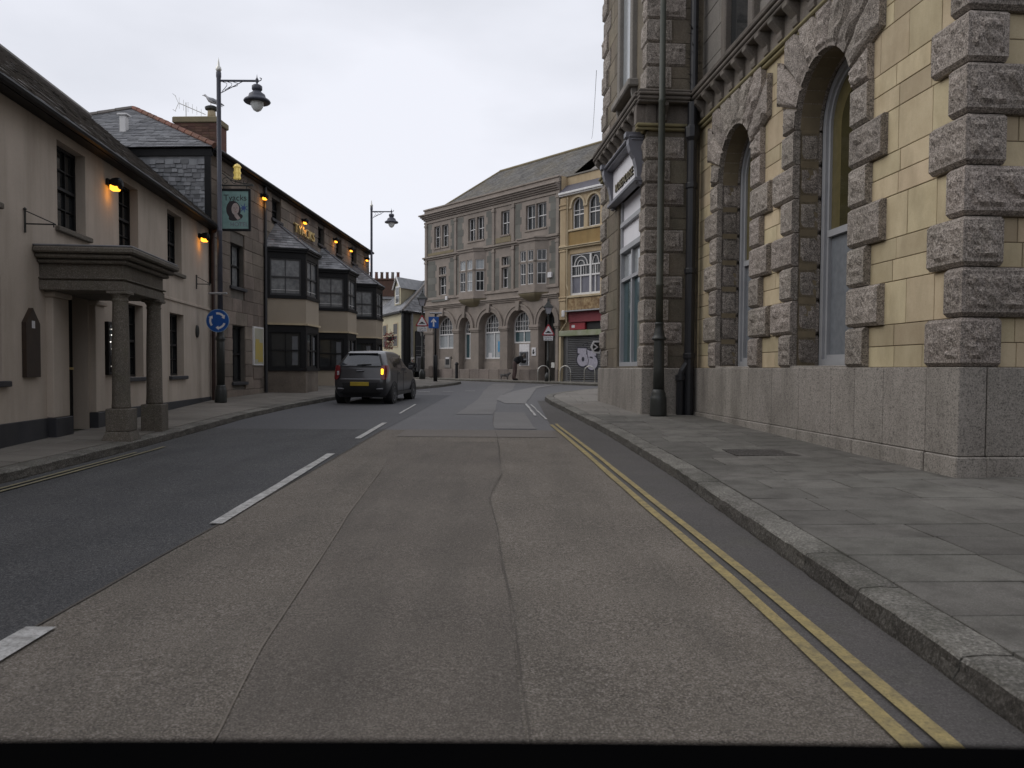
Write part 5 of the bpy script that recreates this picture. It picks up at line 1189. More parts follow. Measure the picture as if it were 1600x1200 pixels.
m=MB(); m.bbox(.6,2.9,-.08,.0,7.64,8.3,.01); S_.put('stained_panel',m,M('rust stained panel',(.33,.23,.10),(.26,.17,.07),2,.88,.3,40,grime=.5,gcol=(.12,.09,.04)))
# big white window
m=MB(); t=.07; a,b,z0,z1,o=.67,2.77,5.12,7.20,-.20
m.box(a,a+t,o,o+.09,z0,z1); m.box(b-t,b,o,o+.09,z0,z1); m.box(a+t,b-t,o,o+.09,z0,z0+t*1.5); m.box(a+t,b-t,o,o+.09,z1-t,z1)
for x in (2.05,): m.box(x-.06,x+.06,o,o+.10,z0+t,z1-t)
for x in (1.36,2.36): m.box(x-.025,x+.025,o+.002,o+.07,z0+t,6.62)
m.box(a+t,b-t,o+.003,o+.08,6.05,6.13); m.box(a+t,b-t,o+.003,o+.08,6.56,6.62)
ring(m,1.36,.42,6.62,.42,.04,o,o+.07); ring(m,1.36,.22,6.62,.22,.03,o,o+.07); ring(m,2.37,.18,6.62,.38,.03,o,o+.07)
for x in (1.02,1.19,1.53,1.70,2.2,2.5): m.box(x-.01,x+.01,o+.004,o+.05,6.13,6.56)
bw=S_.put('window',m,MAT['whitepaint'])
m=MB(); m.quad((a,o+.01,z0),(b,o+.01,z0),(b,o+.01,6.1),(a,o+.01,6.1)); S_.put('pane',m,M('grey lilac curtained glass',(.17,.17,.20),(.12,.12,.15),2,.15,0,30),bw)
m=MB(); m.quad((a,o+.012,6.1),(b,o+.012,6.1),(b,o+.012,z1),(a,o+.012,z1)); S_.put('pane',m,MAT['glass'],bw)
m=MB(); m.bbox(.58,3.0,-.1,.05,4.36,4.96,.02); S_.put('flaking_panel',m,M('flaking rusty render',(.42,.32,.18),(.16,.09,.045),7,.9,.5,30,grime=.6,gcol=(.10,.06,.04)))
m=MB(); m.bbox(.58,SL,-.2,.25,4.28,4.34,.01); S_.put('ledge',m,MAT['greypaint'])
m=MB(); m.box(.62,SL,-.28,-.02,3.76,4.27); S_.put('fascia',m,MAT['redfascia'])
m=MB(); m.box(.62,1.70,-.28,-.10,3.38,3.74); q=S_.put('lower_fascia',m,MAT['red']); m=MB(); m.box(.78,1.0,-.10,-.095,3.48,3.62); S_.put('fascia_sticker',m,MAT['signwhite'],q)
m=MB(); m.box(1.72,SL,-.28,-.20,3.38,3.74); S_.put('dark_fascia',m,MAT['black'])
m=MB(); m.bbox(.02,SL,-.28,.10,3.06,3.34,.02); S_.put('shutter_box',m,M('mossy cream shutter box',(.36,.36,.29),(.24,.27,.15),2.2,.7,.2,40,grime=.4,gcol=(.14,.17,.07)))
m=MB(); m.box(.02,.16,-.28,.06,.5,3.05); S_.put('white_post',m,MAT['shopcream'])
sh=MB(); z=.85
shm=M('grey roller shutter',(.155,.155,.158),(.125,.125,.13),2,.45,.1,40,metal=.3,grime=.3)
shp=empty('roller_shutter',(0,0,0)); shp.parent=S_.e
m=MB(); m.box(.16,SL,-.20,-.10,.5,.84); S_.put('shutter_foot',m,shm,shp)
sl_me=None
k=0
while z<3.04:
    m=MB(); m.prism([(-.16,0),(-.145,.0),(-.105,.035),(-.105,.060),(-.145,.092),(-.16,.092)],0,.50,SL)
    S_.put('shutter_slat',m,shm,shp,loc=(0,0,z)); z+=.094
m=MB(); m.box(.17,.49,-.2,-.12,.84,3.05); S_.put('side_door',m,shm,shp)
# graffiti painted on the slats
def gpoly(pts,o,mat,n_):
    m=MB(); m.poly([(x,o,z) for x,z in pts]); return S_.put('graffiti',m,mat,shp)
def blob(cx,cz,rx,rz,rot=0,n=18,ex=1): 
    return [(cx+rx*math.cos(a)*math.cos(rot)-rz*math.sin(a)*math.sin(rot),cz+rx*math.cos(a)*math.sin(rot)+rz*math.sin(a)*math.cos(rot)) for a in [2*PI*i/n for i in range(n)]]
GP=M('silver grey spray paint',(.42,.40,.47),(.30,.29,.34),9,.6,0,30); GK=M('black spray paint',(.022,.022,.035),(.03,.03,.045),6,.5,0,30)
o1,o2,o3=-.1035,-.1015,-.1
def band_(pts,o,mat,w):
    m=MB(); m.v=[]; 
    for (x0,z0_),(x1,z1_) in zip(pts,pts[1:]):
        d=Vector((x1-x0,z1_-z0_)).normalized(); nn=Vector((-d.y,d.x))*w
        m.quad((x0-nn.x,o,z0_-nn.y),(x1-nn.x,o,z1_-nn.y),(x1+nn.x,o,z1_+nn.y),(x0+nn.x,o,z0_+nn.y))
    return S_.put('graffiti',m,mat,shp)
for sc,o_,mt in ((.07,o1,GK),(0,o2,GP)):
    gpoly(blob(1.58,1.86,.40+sc,.34+sc),o_,mt,0); gpoly([(1.22-sc,2.18-sc),(1.82+sc,2.12-sc),(1.84+sc,2.42+sc),(1.22-sc,2.44+sc)],o_-.0002,mt,0)
    gpoly(blob(2.22,1.70,.38+sc,.36+sc,.3),o_-.0003,mt,0); gpoly([(1.90-sc,1.98-sc),(2.5+sc,2.06-sc),(2.42+sc,2.38+sc),(2.1,2.28+sc),(1.88-sc,2.36+sc)],o_-.0004,mt,0)
gpoly(blob(1.60,1.88,.10,.12),o3,GK,0); gpoly([(2.05,1.95),(2.3,1.90),(2.25,1.99),(2.08,2.02)],o3,GK,0); band_([(1.86,2.4),(1.9,2.1),(1.98,1.8),(1.93,1.55)],o3+.001,GK,.02); band_([(1.55,2.55),(1.7,2.66),(1.9,2.7),(1.95,2.6),(1.75,2.55)],o3,GK,.012)
m=MB(); m.tube([(.56,.06,10.1),(.56,.06,5.7),(.66,.10,5.4),(.60,.08,5.0),(.55,.05,4.6),(.55,.05,3.75),(.1,.05,3.30)],.035,8); S_.put('drainpipe',m,CC)
m=MB(); m.bbox(.18,.44,-.1,.10,4.02,4.40,.05); S_.put('carved_block',m,MAT['whitepaint'])

# ---------------------------------------------------------------- pale yellow pub on the far corner
Cn=Vector((-6.87,50.0)); e1=Vector((-.42,.908)); e2=Vector((.50,.866))
P_=empty('corner_pub',(Cn.x,Cn.y,0)); thing_props(P_,'pale yellow corner pub with a black corner, slate hipped roof and dark painted sign','building')
def pv(a,b,z): q=e1*a+e2*b; return (q.x,q.y,z)
def nrm1(off,a,z):  # point on left face, offset outwards
    n=Vector((-e1.y,e1.x)); n=n if n.x*(-1)+n.y*(-1)>0 else -n
    q=e1*a+n*off; return (q.x,q.y,z)
def nrm2(off,b,z):
    n=Vector((e2.y,-e2.x)); q=e2*b+n*off; return (q.x,q.y,z)
def fbox(mb,fn,a0,a1,o0,o1,z0,z1): mb.loft([[fn(o0,a0,z),fn(o0,a1,z),fn(o1,a1,z),fn(o1,a0,z)] for z in (z0,z1)],True,True,True)
mb=MB(); A_,B_=8,7
for (p,q) in (((0,0),(A_,0)),((0,0),(0,B_)),((A_,0),(A_,B_)),((0,B_),(A_,B_))): mb.quad(pv(*p,.3),pv(*q,.3),pv(*q,5.0),pv(*p,5.0))
put('wall',mb,MAT['creamhouse'],P_)
m=MB(); fbox(m,nrm1,-.05,.45,-.1,.05,.4,4.9); fbox(m,nrm2,-.04,.62,-.1,.05,.4,4.9); put('black_corner',m,MAT['blackpaint'],P_)
m=MB(); fbox(m,nrm1,-.2,8,-.2,.2,4.9,5.02); fbox(m,nrm2,-.2,7,-.2,.2,4.9,5.02); put('eaves_board',m,MAT['blackpaint'],P_)
ap1=pv(1.7,3.5,7.45); ap2=pv(6.0,3.5,7.45)
def pvo(a,b,z): return pv(a,b,z)
fm=MB(); faces=[[pv(-.25,7.2,5.03),pv(-.25,-.25,5.03),ap1],[pv(-.25,-.25,5.03),pv(8.2,-.25,5.03),ap2,ap1]]
for p in faces: fm.poly(p)
rf=put('roof',fm,MAT['slatehung'],P_)
m=MB()
for p in faces: slate_face(m,p,.2,.3)
q=put('slates',m,MAT['slatehung'],rf); q['kind']='stuff'
m=MB(); m.tube([pv(-.25,-.25,5.05),ap1],.07,6); m.tube([ap1,ap2],.08,6); put('ridge_tiles',m,MAT['slatedk'],rf)
# dormer: cheeks, gable front, window
dm=empty('dormer',(0,0,0)); dm.parent=rf
rr_=lambda a,b,z: pv(a,b,z)
m=MB(); a0,a1,zb,zt=1.9,3.3,5.7,6.75
m.poly([rr_(a0,.55,zb-.1),rr_(a0,.55,zt),rr_(a0,3.0,zt),rr_(a0,2.6,zt-.1)]); m.poly([rr_(a1,.55,zb-.1),rr_(a1,.55,zt),rr_(a1,3.0,zt)]); m.poly([rr_(a0,.55,zb-.1),rr_(a1,.55,zb-.1),rr_(a1,.55,zt),rr_((a0+a1)/2,.55,zt+.65),rr_(a0,.55,zt)])
m.v=[v for v in m.v]; d1=put('dormer',m,MAT['creamhouse'],rf); bpy.data.objects.remove(dm)
m=MB(); m.poly([rr_(a0-.12,.4,zt-.08),rr_((a0+a1)/2,.4,zt+.72),rr_((a0+a1)/2,3.6,zt+.72),rr_(a0-.12,3.4,zt-.08)]); m.poly([rr_(a1+.12,.4,zt-.08),rr_((a0+a1)/2,.4,zt+.72),rr_((a0+a1)/2,3.6,zt+.72),rr_(a1+.12,3.4,zt-.08)]); put('dormer_roof',m,MAT['slatehung'],d1)
m=MB(); m.tube([rr_(a0-.14,.38,zt-.08),rr_((a0+a1)/2,.38,zt+.72),rr_(a1+.14,.38,zt-.08)],.05,5); put('bargeboard',m,MAT['whitepaint'],d1)
m=MB(); cx=(a0+a1)/2
m.loft([[pv(cx-.42,.50,z),pv(cx+.42,.50,z),pv(cx+.42,.54,z),pv(cx-.42,.54,z)] for z in (5.68,6.85)],True,True,True); dw=put('dormer_window',m,MAT['whitepaint'],d1)
for u in (-.34,.03):
    for z0,z1 in ((5.75,6.2),(6.26,6.75)):
        m=MB(); m.poly([pv(cx+u,.485,z0),pv(cx+u+.31,.485,z0),pv(cx+u+.31,.485,z1),pv(cx+u,.485,z1)]); put('pane',m,MAT['glass'],dw)
# left face window and right face sign board
for (a,z0,z1) in ((1.3,2.75,4.35),(3.8,2.75,4.35)):
    m=MB(); fbox(m,nrm1,a,a+1.0,-.02,.04,z0,z1); w_=put('window',m,MAT['shopcream'],P_)
    for k in (0,1):
        for j in (0,1):
            m=MB(); u0=a+.09+k*.44; zz=z0+.08+j*.76; m.poly([nrm1(.05,u0,zz),nrm1(.05,u0+.38,zz),nrm1(.05,u0+.38,zz+.68),nrm1(.05,u0,zz+.68)]); put('pane',m,MAT['glass'],w_)
m=MB(); fbox(m,nrm1,.9,2.2,-.02,.05,1.0,2.2); w_=put('window',m,MAT['blackpaint'],P_)
bd=M('black painted sign board',(.018,.018,.022),(.026,.026,.03),3,.5,.1,30)
m=MB(); m.loft([[nrm2(o,b,z) for b,z in ((1.15,1.0),(3.35,1.0),(3.35,3.75),(3.0,3.9),(2.6,4.2),(1.9,4.2),(1.5,3.9),(1.15,3.75))] for o in (.0,.06)],True,True,True); sb=put('sign_board',m,bd,P_)
def ptext(body,b,z,size,mat,par,off=.075,sx=1):
    cu=bpy.data.curves.new('t','FONT'); cu.body=body; cu.size=size; cu.extrude=.005; cu.align_x='CENTER'; cu.align_y='CENTER'; me=text_mesh(cu,'sign_lettering'); me.materials.clear(); me.materials.append(mat)
    p=nrm2(off,b,z); o=add('sign_lettering',me,par,p); o.rotation_euler=(PI/2,0,math.atan2(e2.y,e2.x)); o.scale=(sx,1,1); return o
lt=flat('cream sign lettering',(.55,.54,.52),.6)
ptext('White\nHart',2.25,3.35,.56,lt,sb)
for i,t_ in enumerate(('FAMILY PUB','BAR MEALS','SPORTS','LIVE MUSIC')): ptext(t_,2.2,2.68-i*.27,.17,lt,sb)
for i in range(5):
    m=MB(); fbox(m,nrm2,1.2,3.3,.06,.068,2.80-i*.27,2.815-i*.27); put('sign_rule',m,lt,sb)
m=MB(); fbox(m,nrm2,1.2,2.35,.06,.10,.95,2.15); nt_=put('notice_frame',m,MAT['greypaint'],P_)
m=MB(); fbox(m,nrm2,1.3,2.25,.10,.104,1.05,2.05); put('notice_glass',m,M('notice print',(.06,.06,.065),(.16,.16,.16),7,.4,0,30),nt_)
m=MB(); fbox(m,nrm2,.7,.80,.0,.12,.4,4.9); put('white_post',m,MAT['greypaint'],P_)
m=MB(); fbox(m,nrm2,.62,7,.0,.06,.4,1.0); put('black_plinth',m,MAT['blackpaint'],P_)
# white house with chimney stack behind
WH=empty('white_house',(-10.4,60,0)); thing_props(WH,'white rendered house glimpsed behind the pub with a red brick chimney stack','building')
m=MB(); m.box(-5,2.0,0,8,.3,6.6); put('wall',m,MAT['whitepaint'],WH)
m=MB(); faces=[[(-5.2,-.3,6.6),(2.2,-.3,6.6),(2.2,4,7.6),(-5.2,4,7.6)],[(-5.2,8.3,6.6),(2.2,8.3,6.6),(2.2,4,7.6),(-5.2,4,7.6)]]
for p in faces: m.poly(p)
r_=put('roof',m,MAT['slate'],WH)
m=MB(); m.box(-.75,-.25,-.05,.02,3.4,5.0); w_=put('window',m,MAT['whitepaint'],WH); m=MB(); m.box(-.7,-.3,-.07,-.05,3.5,4.9); put('pane',m,MAT['glass'],w_)
m=MB(); m.bbox(-.85,1.7,1.0,1.8,6.6,8.15,.02); m.bbox(-.92,1.77,.93,1.87,8.15,8.3,.02); cs=put('chimney',m,MAT['brick'],WH)
for i in range(6):
    m=MB(); m.lathe([(.13,0),(.11,.45),(.13,.47),(.13,.52)],-.6+i*.42,1.4,8,z0=8.3); put('chimney_pot',m,MAT['brick'] if i!=4 else MAT['uppergrey'],cs)
# backdrop houses closing the side streets
def plain_house(name,x,y,w_,d_,h,rh,mat,label,rz=0):
    e=empty(name,(x,y,0),rz); thing_props(e,label,'building')
    m=MB(); m.box(-w_/2,w_/2,0,d_,0,h); put('wall',m,mat,e)
    m=MB(); fs=[[(-w_/2-.2,-.3,h),(w_/2+.2,-.3,h),(w_/2+.2,d_/2,h+rh),(-w_/2-.2,d_/2,h+rh)],[(-w_/2-.2,d_+.3,h),(w_/2+.2,d_+.3,h),(w_/2+.2,d_/2,h+rh),(-w_/2-.2,d_/2,h+rh)]]
    for p in fs: m.poly(p)
    for sx in (-w_/2,w_/2): m.poly([(sx,0,h),(sx,d_,h),(sx,d_/2,h+rh)])
    put('roof',m,MAT['slate'],e)
    for i in range(int(w_/2.4)):
        for z in (1.2,3.8):
            xx=-w_/2+1.2+i*2.4; m=MB(); m.box(xx-.45,xx+.45,-.04,.02,z,z+1.3); q=put('window',m,MAT['whitepaint'],e); m=MB(); m.box(xx-.38,xx+.38,-.05,-.04,z+.07,z+1.23); put('pane',m,MAT['glass'],q)
    return e

MR=MAT['render']
plain_house('terrace_house',-6.1,-6.2,12,7,5.2,2.4,MR,'cream terraced house next to the inn, behind the viewpoint',PI/2)
plain_house('terrace_house',-6.3,-20,14,8,6.4,2.2,MAT['innstone'],'brown stone terraced house farther behind the viewpoint on the left',PI/2)
plain_house('terrace_house',7.0,-9,20,8,7.5,2.4,MAT['uppergrey'],'grey stone terraced house across the side street, behind the viewpoint',-PI/2)
plain_house('terrace_house',3,-42,34,9,8.0,2.6,MAT['innstone'],'long brown stone building closing the street behind the viewpoint',PI)

# ---------------------------------------------------------------- street lamps, signs and posts
def ray_xy(px,Z): return ((px-CX)/F_PX*Z*1.0)
G4='swan arm street lamps along the left pavement'
def street_lamp(x,y,zg):
    e=empty('street_lamp',(x,y,zg)); pm=MAT['poleblue']
    lathe_obj('base',[(.14,0),(.145,.02),(.14,.30),(.13,.34),(.115,.38),(.118,.41),(.10,.44)],MAT['iron'],e)
    lathe_obj('shaft',[(.10,.42),(.098,1.5),(.092,1.52),(.115,1.56),(.12,1.60),(.09,1.64),(.085,1.75),(.07,1.85),(.075,1.87),(.06,1.9)],MAT['iron'],e)
    lathe_obj('column',[(.064,1.85),(.060,4.2),(.066,4.22),(.066,4.26),(.056,4.28),(.052,7.95),(.062,8.0),(.062,8.10),(.045,8.12)],pm,e)
    lathe_obj('finial',[(.045,8.1),(.055,8.13),(.075,8.17),(.06,8.22),(.03,8.26),(.02,8.35),(.0,8.47)],MAT['steel'],e,n=10)
    m=MB(); zA=8.02-.12; m.tube([(.0,0,zA),(.90,0,zA)],.028,8); m.tube([(.90,0,zA),(.98,0,zA-.01),(1.04,0,zA+.02),(1.05,0,zA+.06),(1.01,0,zA+.075)],.012,6)
    ar=put('arm',m,pm,e); m=MB(); m.tube([(.05,0,zA-.30),(.58,0,zA-.02)],.010,5)
    for a,b in ((.10,.03),(.22,.10),(.36,.18)):
        m.tube([(a,0,zA-.03),(a+.10,0,zA-.06),(a+.10,0,zA-.12),(b+.05,0,zA-.28+b*.55)],.008,5)
    put('scroll_bracket',m,pm,ar)
    h=empty('lantern',(0,0,0)); bpy.data.objects.remove(h)
    lx=.94
    l_=put('lantern_hood',MB().lathe([(.0,.17),(.012,.08),(.03,.05),(.05,.0),(.02,-.06),(.022,-.09),(.09,-.10),(.125,-.13),(.125,-.21),(.10,-.24),(.085,-.25),(.12,-.28),(.19,-.33),(.205,-.38),(.215,-.41),(.30,-.46),(.325,-.50),(.30,-.53),(.16,-.52)],lx,0,20,z0=zA,cap=False),pm,e,smooth=True)
    put('glass_bowl',MB().lathe([(.165,-.50),(.16,-.56),(.135,-.64),(.09,-.71),(.03,-.745),(0,-.75)],lx,0,16,z0=zA,cap=False),flat('clear lamp bowl',(.85,.88,.86),.15,spec=.5),l_,smooth=True)
    return e
sl1=street_lamp(-7.24,19.56,hL(-7.24,19.56)); thing_props(sl1,'nearer tall street lamp beside the inn, carrying the round blue sign','street lamp',G4)
sl2=copy_tree(sl1,loc=(-6.66,37.3,hL(-6.66,37.3))); thing_props(sl2,'farther street lamp beyond the last bay window of the hotel','street lamp',G4)
def flatsign(name,x,y,z,label,cat='road sign',rz=0): e=empty(name,(x,y,z),rz); thing_props(e,label,cat); return e
def disc(r,n,y0,y1,cx=0,cz=0): 
    m=MB(); m.loft([[(cx+r*math.cos(2*PI*j/n),y,cz+r*math.sin(2*PI*j/n)) for j in range(n)] for y in (y0,y1)],True,True,True); return m
rs=flatsign('roundabout_sign',-7.245,19.40,2.50,'round blue mini roundabout sign with three white arrows on the nearer lamp','road sign')
put('sign_rim',disc(.285,36,-.006,.01),flat('pale blue rim',(.25,.36,.5),.4),rs); put('sign_face',disc(.272,36,-.010,-.007),MAT['signblue'],rs)
for k in range(3):
    m=MB(); a0=math.radians(25+120*k+75); a1=a0-math.radians(62); pts=[]
    n_=8; R1,R2=.155,.205
    for i in range(n_):
        t0=a0+(a1-a0)*i/n_; t1=a0+(a1-a0)*(i+1)/n_
        m.quad((R1*math.cos(t0),-.012,R1*math.sin(t0)),(R2*math.cos(t0),-.012,R2*math.sin(t0)),(R2*math.cos(t1),-.012,R2*math.sin(t1)),(R1*math.cos(t1),-.012,R1*math.sin(t1)))
    tip=a1-math.radians(24); m.poly([(.125*math.cos(a1),-.012,.125*math.sin(a1)),(.238*math.cos(a1),-.012,.238*math.sin(a1)),(.175*math.cos(tip),-.012,.175*math.sin(tip))])
    put('arrow',m,MAT['signwhite'],rs)
m=MB(); m.tube([(0,.01,.1),(0,.10,.1)],.02,6); m.tube([(0,.01,-.1),(0,.10,-.1)],.02,6); put('clamp',m,MAT['steel'],rs)
m=MB(); m.bbox(-.22,.24,-.06,.03,-.02,.02,.01); m.bbox(-.05,.05,0,.14,-.03,.03,.01); o=put('sign_light',m,MAT['greypaint'],loc=(-7.245,19.40,3.17)); thing_props(o,'slim grey light bar fixed above the round blue sign','sign light')
# lantern posts with hump signs
def hump_post(x,y,zg,k=1.,tri_z=2.95):
    e=empty('lantern_post',(x,y,zg)); e.scale=(1,1,k)
    lathe_obj('base',[(.16,0),(.16,.35),(.12,.42),(.10,.5)],MAT['iron'],e,n=12); lathe_obj('column',[(.085,.45),(.08,1.1),(.09,1.12),(.055,1.2),(.042,3.6),(.06,3.66),(.045,3.70)],MAT['iron'],e,n=10)
    m=MB(); m.tube([(-.16,0,3.45),(.16,0,3.45)],.012,5); put('ladder_bar',m,MAT['iron'],e)
    fr=[[(r_*sx,r_*sy,z) for sx,sy in ((-1,-1),(1,-1),(1,1),(-1,1))] for r_,z in ((.10,3.70),(.20,4.05))]
    q=put('lantern_glass',MB().loft(fr,True,True,True),M('frosted lantern glass',(.42,.42,.45),(.34,.34,.38),3,.25,0,30),e)
    m=MB()
    for a in (0,1,2,3): m.tube([fr[0][a],fr[1][a]],.014,5); m.tube([fr[1][a],fr[1][(a+1)%4]],.016,5)
    m.loft([[(r_*sx,r_*sy,z) for sx,sy in ((-1,-1),(1,-1),(1,1),(-1,1))] for r_,z in ((.26,4.05),(.25,4.08),(.12,4.22),(.10,4.28),(.05,4.36),(.03,4.40))],True,True,True); m.lathe([(.03,0),(.04,.04),(0,.16)],0,0,8,z0=4.40)
    put('lantern_roof',m,MAT['iron'],e); return e
G5='black lantern posts with hump warning signs'
def hump_sign(x,y,z):
    e=empty('hump_sign',(x,y,z))
    def tri(r_,y0,y1): 
        m=MB(); m.loft([[(r_*math.cos(a)*1.0,yy,r_*math.sin(a)) for a in [PI/2+2*PI*k/3+dd for k in range(3) for dd in (-.08,.08)]] for yy in (y0,y1)],True,True,True); return m
    put('sign_rim',tri(.36,-.01,.01),MAT['red'],e); put('sign_face',tri(.265,-.014,-.011),MAT['signwhite'],e)
    m=MB(); m.poly([(-.15,-.016,-.08),(.15,-.016,-.08),(.15,-.016,-.045),(.09,-.016,-.04),(.04,-.016,.02),(-.04,-.016,.02),(-.09,-.016,-.04),(-.15,-.016,-.045)]); put('hump_symbol',m,MAT['black'],e)
    m=MB(); m.box(-.24,.24,-.008,.01,-.46,-.23); pl=put('plate',m,MAT['signwhite'],e)
    for i,t_ in enumerate(('Humps for','500 yards')):
        cu=bpy.data.curves.new('t','FONT'); cu.body=t_; cu.size=.095; cu.align_x='CENTER'; cu.align_y='CENTER'; cu.extrude=.001; me=text_mesh(cu,'plate_lettering'); me.materials.clear(); me.materials.append(MAT['black']); o=add('plate_lettering',me,pl,(0,-.011,-.295-.10*i),(PI/2,0,0))
    return e
x1,y1=-4.57,40.35-.3
hp1=hump_post(x1,y1,hL(x1,38.5)+.02); thing_props(hp1,'black lantern post left of the bank, in front of the pub sign board','lamp post',G5)
x2,y2=1.82,40.1
hp2=hump_post(x2,y2,g(y2)+.09,.93); thing_props(hp2,'black lantern post standing before the dark bank doorway','lamp post',G5)
hs1=hump_sign(x1+.0,y1-.14,3.70); thing_props(hs1,'red triangular hump sign on the left lantern post near the pub','road sign','hump warning signs')
hs2=hump_sign(x2-.0,y2-.14,3.28); thing_props(hs2,'red triangular hump sign before the dark bank doorway','road sign','hump warning signs')
op=empty('sign_post',(-3.62,37.15,hL(-3.62,37.15))); thing_props(op,'slim black post at the pavement tip carrying the one way sign','sign post')
lathe_obj('lower_tube',[(.095,0),(.095,1.2),(.06,1.24)],MAT['black'],op,n=12); lathe_obj('upper_tube',[(.05,1.2),(.048,3.2)],MAT['black'],op,n=10)
m=MB(); m.bbox(-.28,.30,-.08,.06,3.17,3.25,.03); put('lamp_head',m,MAT['greypaint'],op)
ow=flatsign('one_way_sign',-3.70,37.05,3.52,'blue square sign with a white arrow pointing ahead on the slim post')
m=MB(); m.bbox(-.24,.24,-.01,.02,-.27,.27,.004); put('sign_plate',m,MAT['signblue'],ow)
m=MB(); m.poly([(-.035,-.016,-.2),(.035,-.016,-.2),(.035,-.016,.05),(.12,-.016,.0),(.12,-.016,.06),(0,-.016,.2),(-.12,-.016,.06),(-.12,-.016,.0),(-.035,-.016,.05)]); put('arrow',m,MAT['signwhite'],ow)
bl=put('bollard',MB().lathe([(.09,0),(.09,.78),(.11,.80),(.11,.86),(.09,.90),(.06,.95),(0,.96)],n=12),MAT['black'],loc=(*B.w(4.35,.75,0)[:2],g(46)+.1)); thing_props(bl,'short black bollard in front of the second bank window','bollard')
m=MB(); m.bbox(-.28,.28,-.16,.16,0,.75,.06); o=put('utility_box',m,M('brown utility cabinet',(.06,.045,.035),(.08,.06,.05),4,.6,.2,30),loc=(*B.w(1.35,.35,0)[:2],g(47)+.1)); o.rotation_euler=(0,0,B.rz); m=MB(); m.box(-.22,.22,-.17,-.162,.08,.66); put('door',m,M('brown utility cabinet',(1,1,1)),o); thing_props(o,'low brown utility cabinet against the bank base below the left cash machine','cabinet')
G6='tubular steel cycle stands'
cs0=None
for i,(px,Z) in enumerate(((849,39.9),(883,39.3),(921,38.8))):
    if cs0 is None:
        cs0=empty('cycle_stand',(0,0,0)); m=MB(); r_=.29; h_=.50
        pts=[(-r_,0,0),(-r_,0,h_)]+[(-r_*math.cos(PI*j/12),0,h_+r_*math.sin(PI*j/12)) for j in range(1,12)]+[(r_,0,h_),(r_,0,0)]
        m.tube(pts,.027,8); put('hoop',m,MAT['steel'],cs0,smooth=True)
        m=MB()
        for sx in (-r_,r_): m.lathe([(.06,0),(.06,.012),(.03,.02)],sx,0,10)
        put('foot_plates',m,MAT['steel'],cs0); o=cs0
    else: o=copy_tree(cs0)
    o.location=((px-CX)/F_PX*Z,Z,g(Z)+.11); o.rotation_euler=(0,0,(.12,-.5,-.55)[i]); o.scale=(1,1,1)
    thing_props(o,('steel cycle stand in front of the dark bank doorway','steel cycle stand at the left edge of the grey shutter','steel cycle stand below the graffiti on the shutter')[i],'cycle stand',G6)

# hotel sign hanging over the pavement
HS=empty('hotel_sign',(-7.28,20.8,4.93)); thing_props(HS,'hanging hotel sign with a portrait on a pale teal ground in a black frame','pub sign')
m=MB(); W_,H_=.40,1.10
for a in ((-W_,W_,0,.06),(-W_,W_,H_-.06,H_),(-W_,-W_+.055,.06,H_-.06),(W_-.055,W_,.06,H_-.06)): m.bbox(a[0],a[1],-.035,.035,a[2],a[3],.008)
put('frame',m,MAT['blackpaint'],HS); m=MB(); m.box(-W_+.05,W_-.05,-.015,.015,.05,H_-.05); fc=put('sign_face',m,MAT['signteal'],HS)
def sp(pts,y,mat,name): mm=MB(); mm.poly([(x,y,z) for x,z in pts]); return put(name,mm,mat,fc)
sk=flat('painted pale skin',(.40,.33,.31),.6); hr=flat('painted dark hair',(.028,.022,.025),.6); bp_=flat('painted blue',(.05,.09,.26),.6)
def star(cx,cz,r0,r1,n,ph=0): return [(cx+(r1 if i%2 else r0)*math.cos(ph+PI*i/n),cz+(r1 if i%2 else r0)*math.sin(ph+PI*i/n)) for i in range(2*n)]
sp(blob(-.05,.55,.19,.24,.15),-.017,hr,'portrait_hair'); sp(blob(.01,.36,.19,.09,.2),-.0175,hr,'portrait_collar'); sp(blob(.0,.575,.10,.155,-.06),-.019,sk,'portrait_face'); sp([(-.04,.47),(.05,.45),(.14,.33),(.06,.29),(-.02,.38)],-.0195,sk,'portrait_neck')
sp(star(.22,.60,.04,.14,7),-.018,bp_,'blue_flower'); sp(blob(-.03,.60,.018,.008),-.020,hr,'portrait_eye'); sp(blob(.045,.60,.018,.008),-.020,hr,'portrait_eye'); sp(blob(.01,.50,.03,.008),-.020,flat('painted lips',(.25,.1,.1),.6),'portrait_mouth'); sp([(.005,.60),(.02,.545),(-.005,.545)],-.0203,flat('painted nose shade',(.3,.23,.21),.6),'portrait_nose')
def stext(body,x,z,size,par,y=-.019,mat=None,sx=1):
    cu=bpy.data.curves.new('t','FONT'); cu.body=body; cu.size=size; cu.align_x='CENTER'; cu.align_y='CENTER'; cu.extrude=.001; me=text_mesh(cu,'sign_lettering'); me.materials.clear(); me.materials.append(mat or hr); o=add('sign_lettering',me,par,(x,y,z),(PI/2,0,0)); o.scale=(sx,1,1)
stext('Tyacks',-.0,.86,.22,fc); stext('HOTEL',.10,.17,.15,fc,mat=flat('lilac print',(.16,.15,.2),.6))
m=MB(); m.tube([(-.47,0,H_+.09),(.48,0,H_+.09)],.02,8); 
for x in (-.3,.3): m.tube([(x,0,H_+.08),(x,0,H_)],.012,6)
for cx,sg in ((-.25,1),(.25,-1),(-.02,1)):
    m.tube([(cx+sg*.13*(1-t/14)*math.cos(t*.62),0,H_+.20+.11*(1-t/16)*math.sin(t*.62)) for t in range(13)],.009,5)
m.tube([(-.45,0,H_+.45),(-.30,0,H_+.38),(-.1,0,H_+.22),(.2,0,H_+.14),(.46,0,H_+.12)],.012,6)
put('wrought_bracket',m,MAT['iron'],HS)
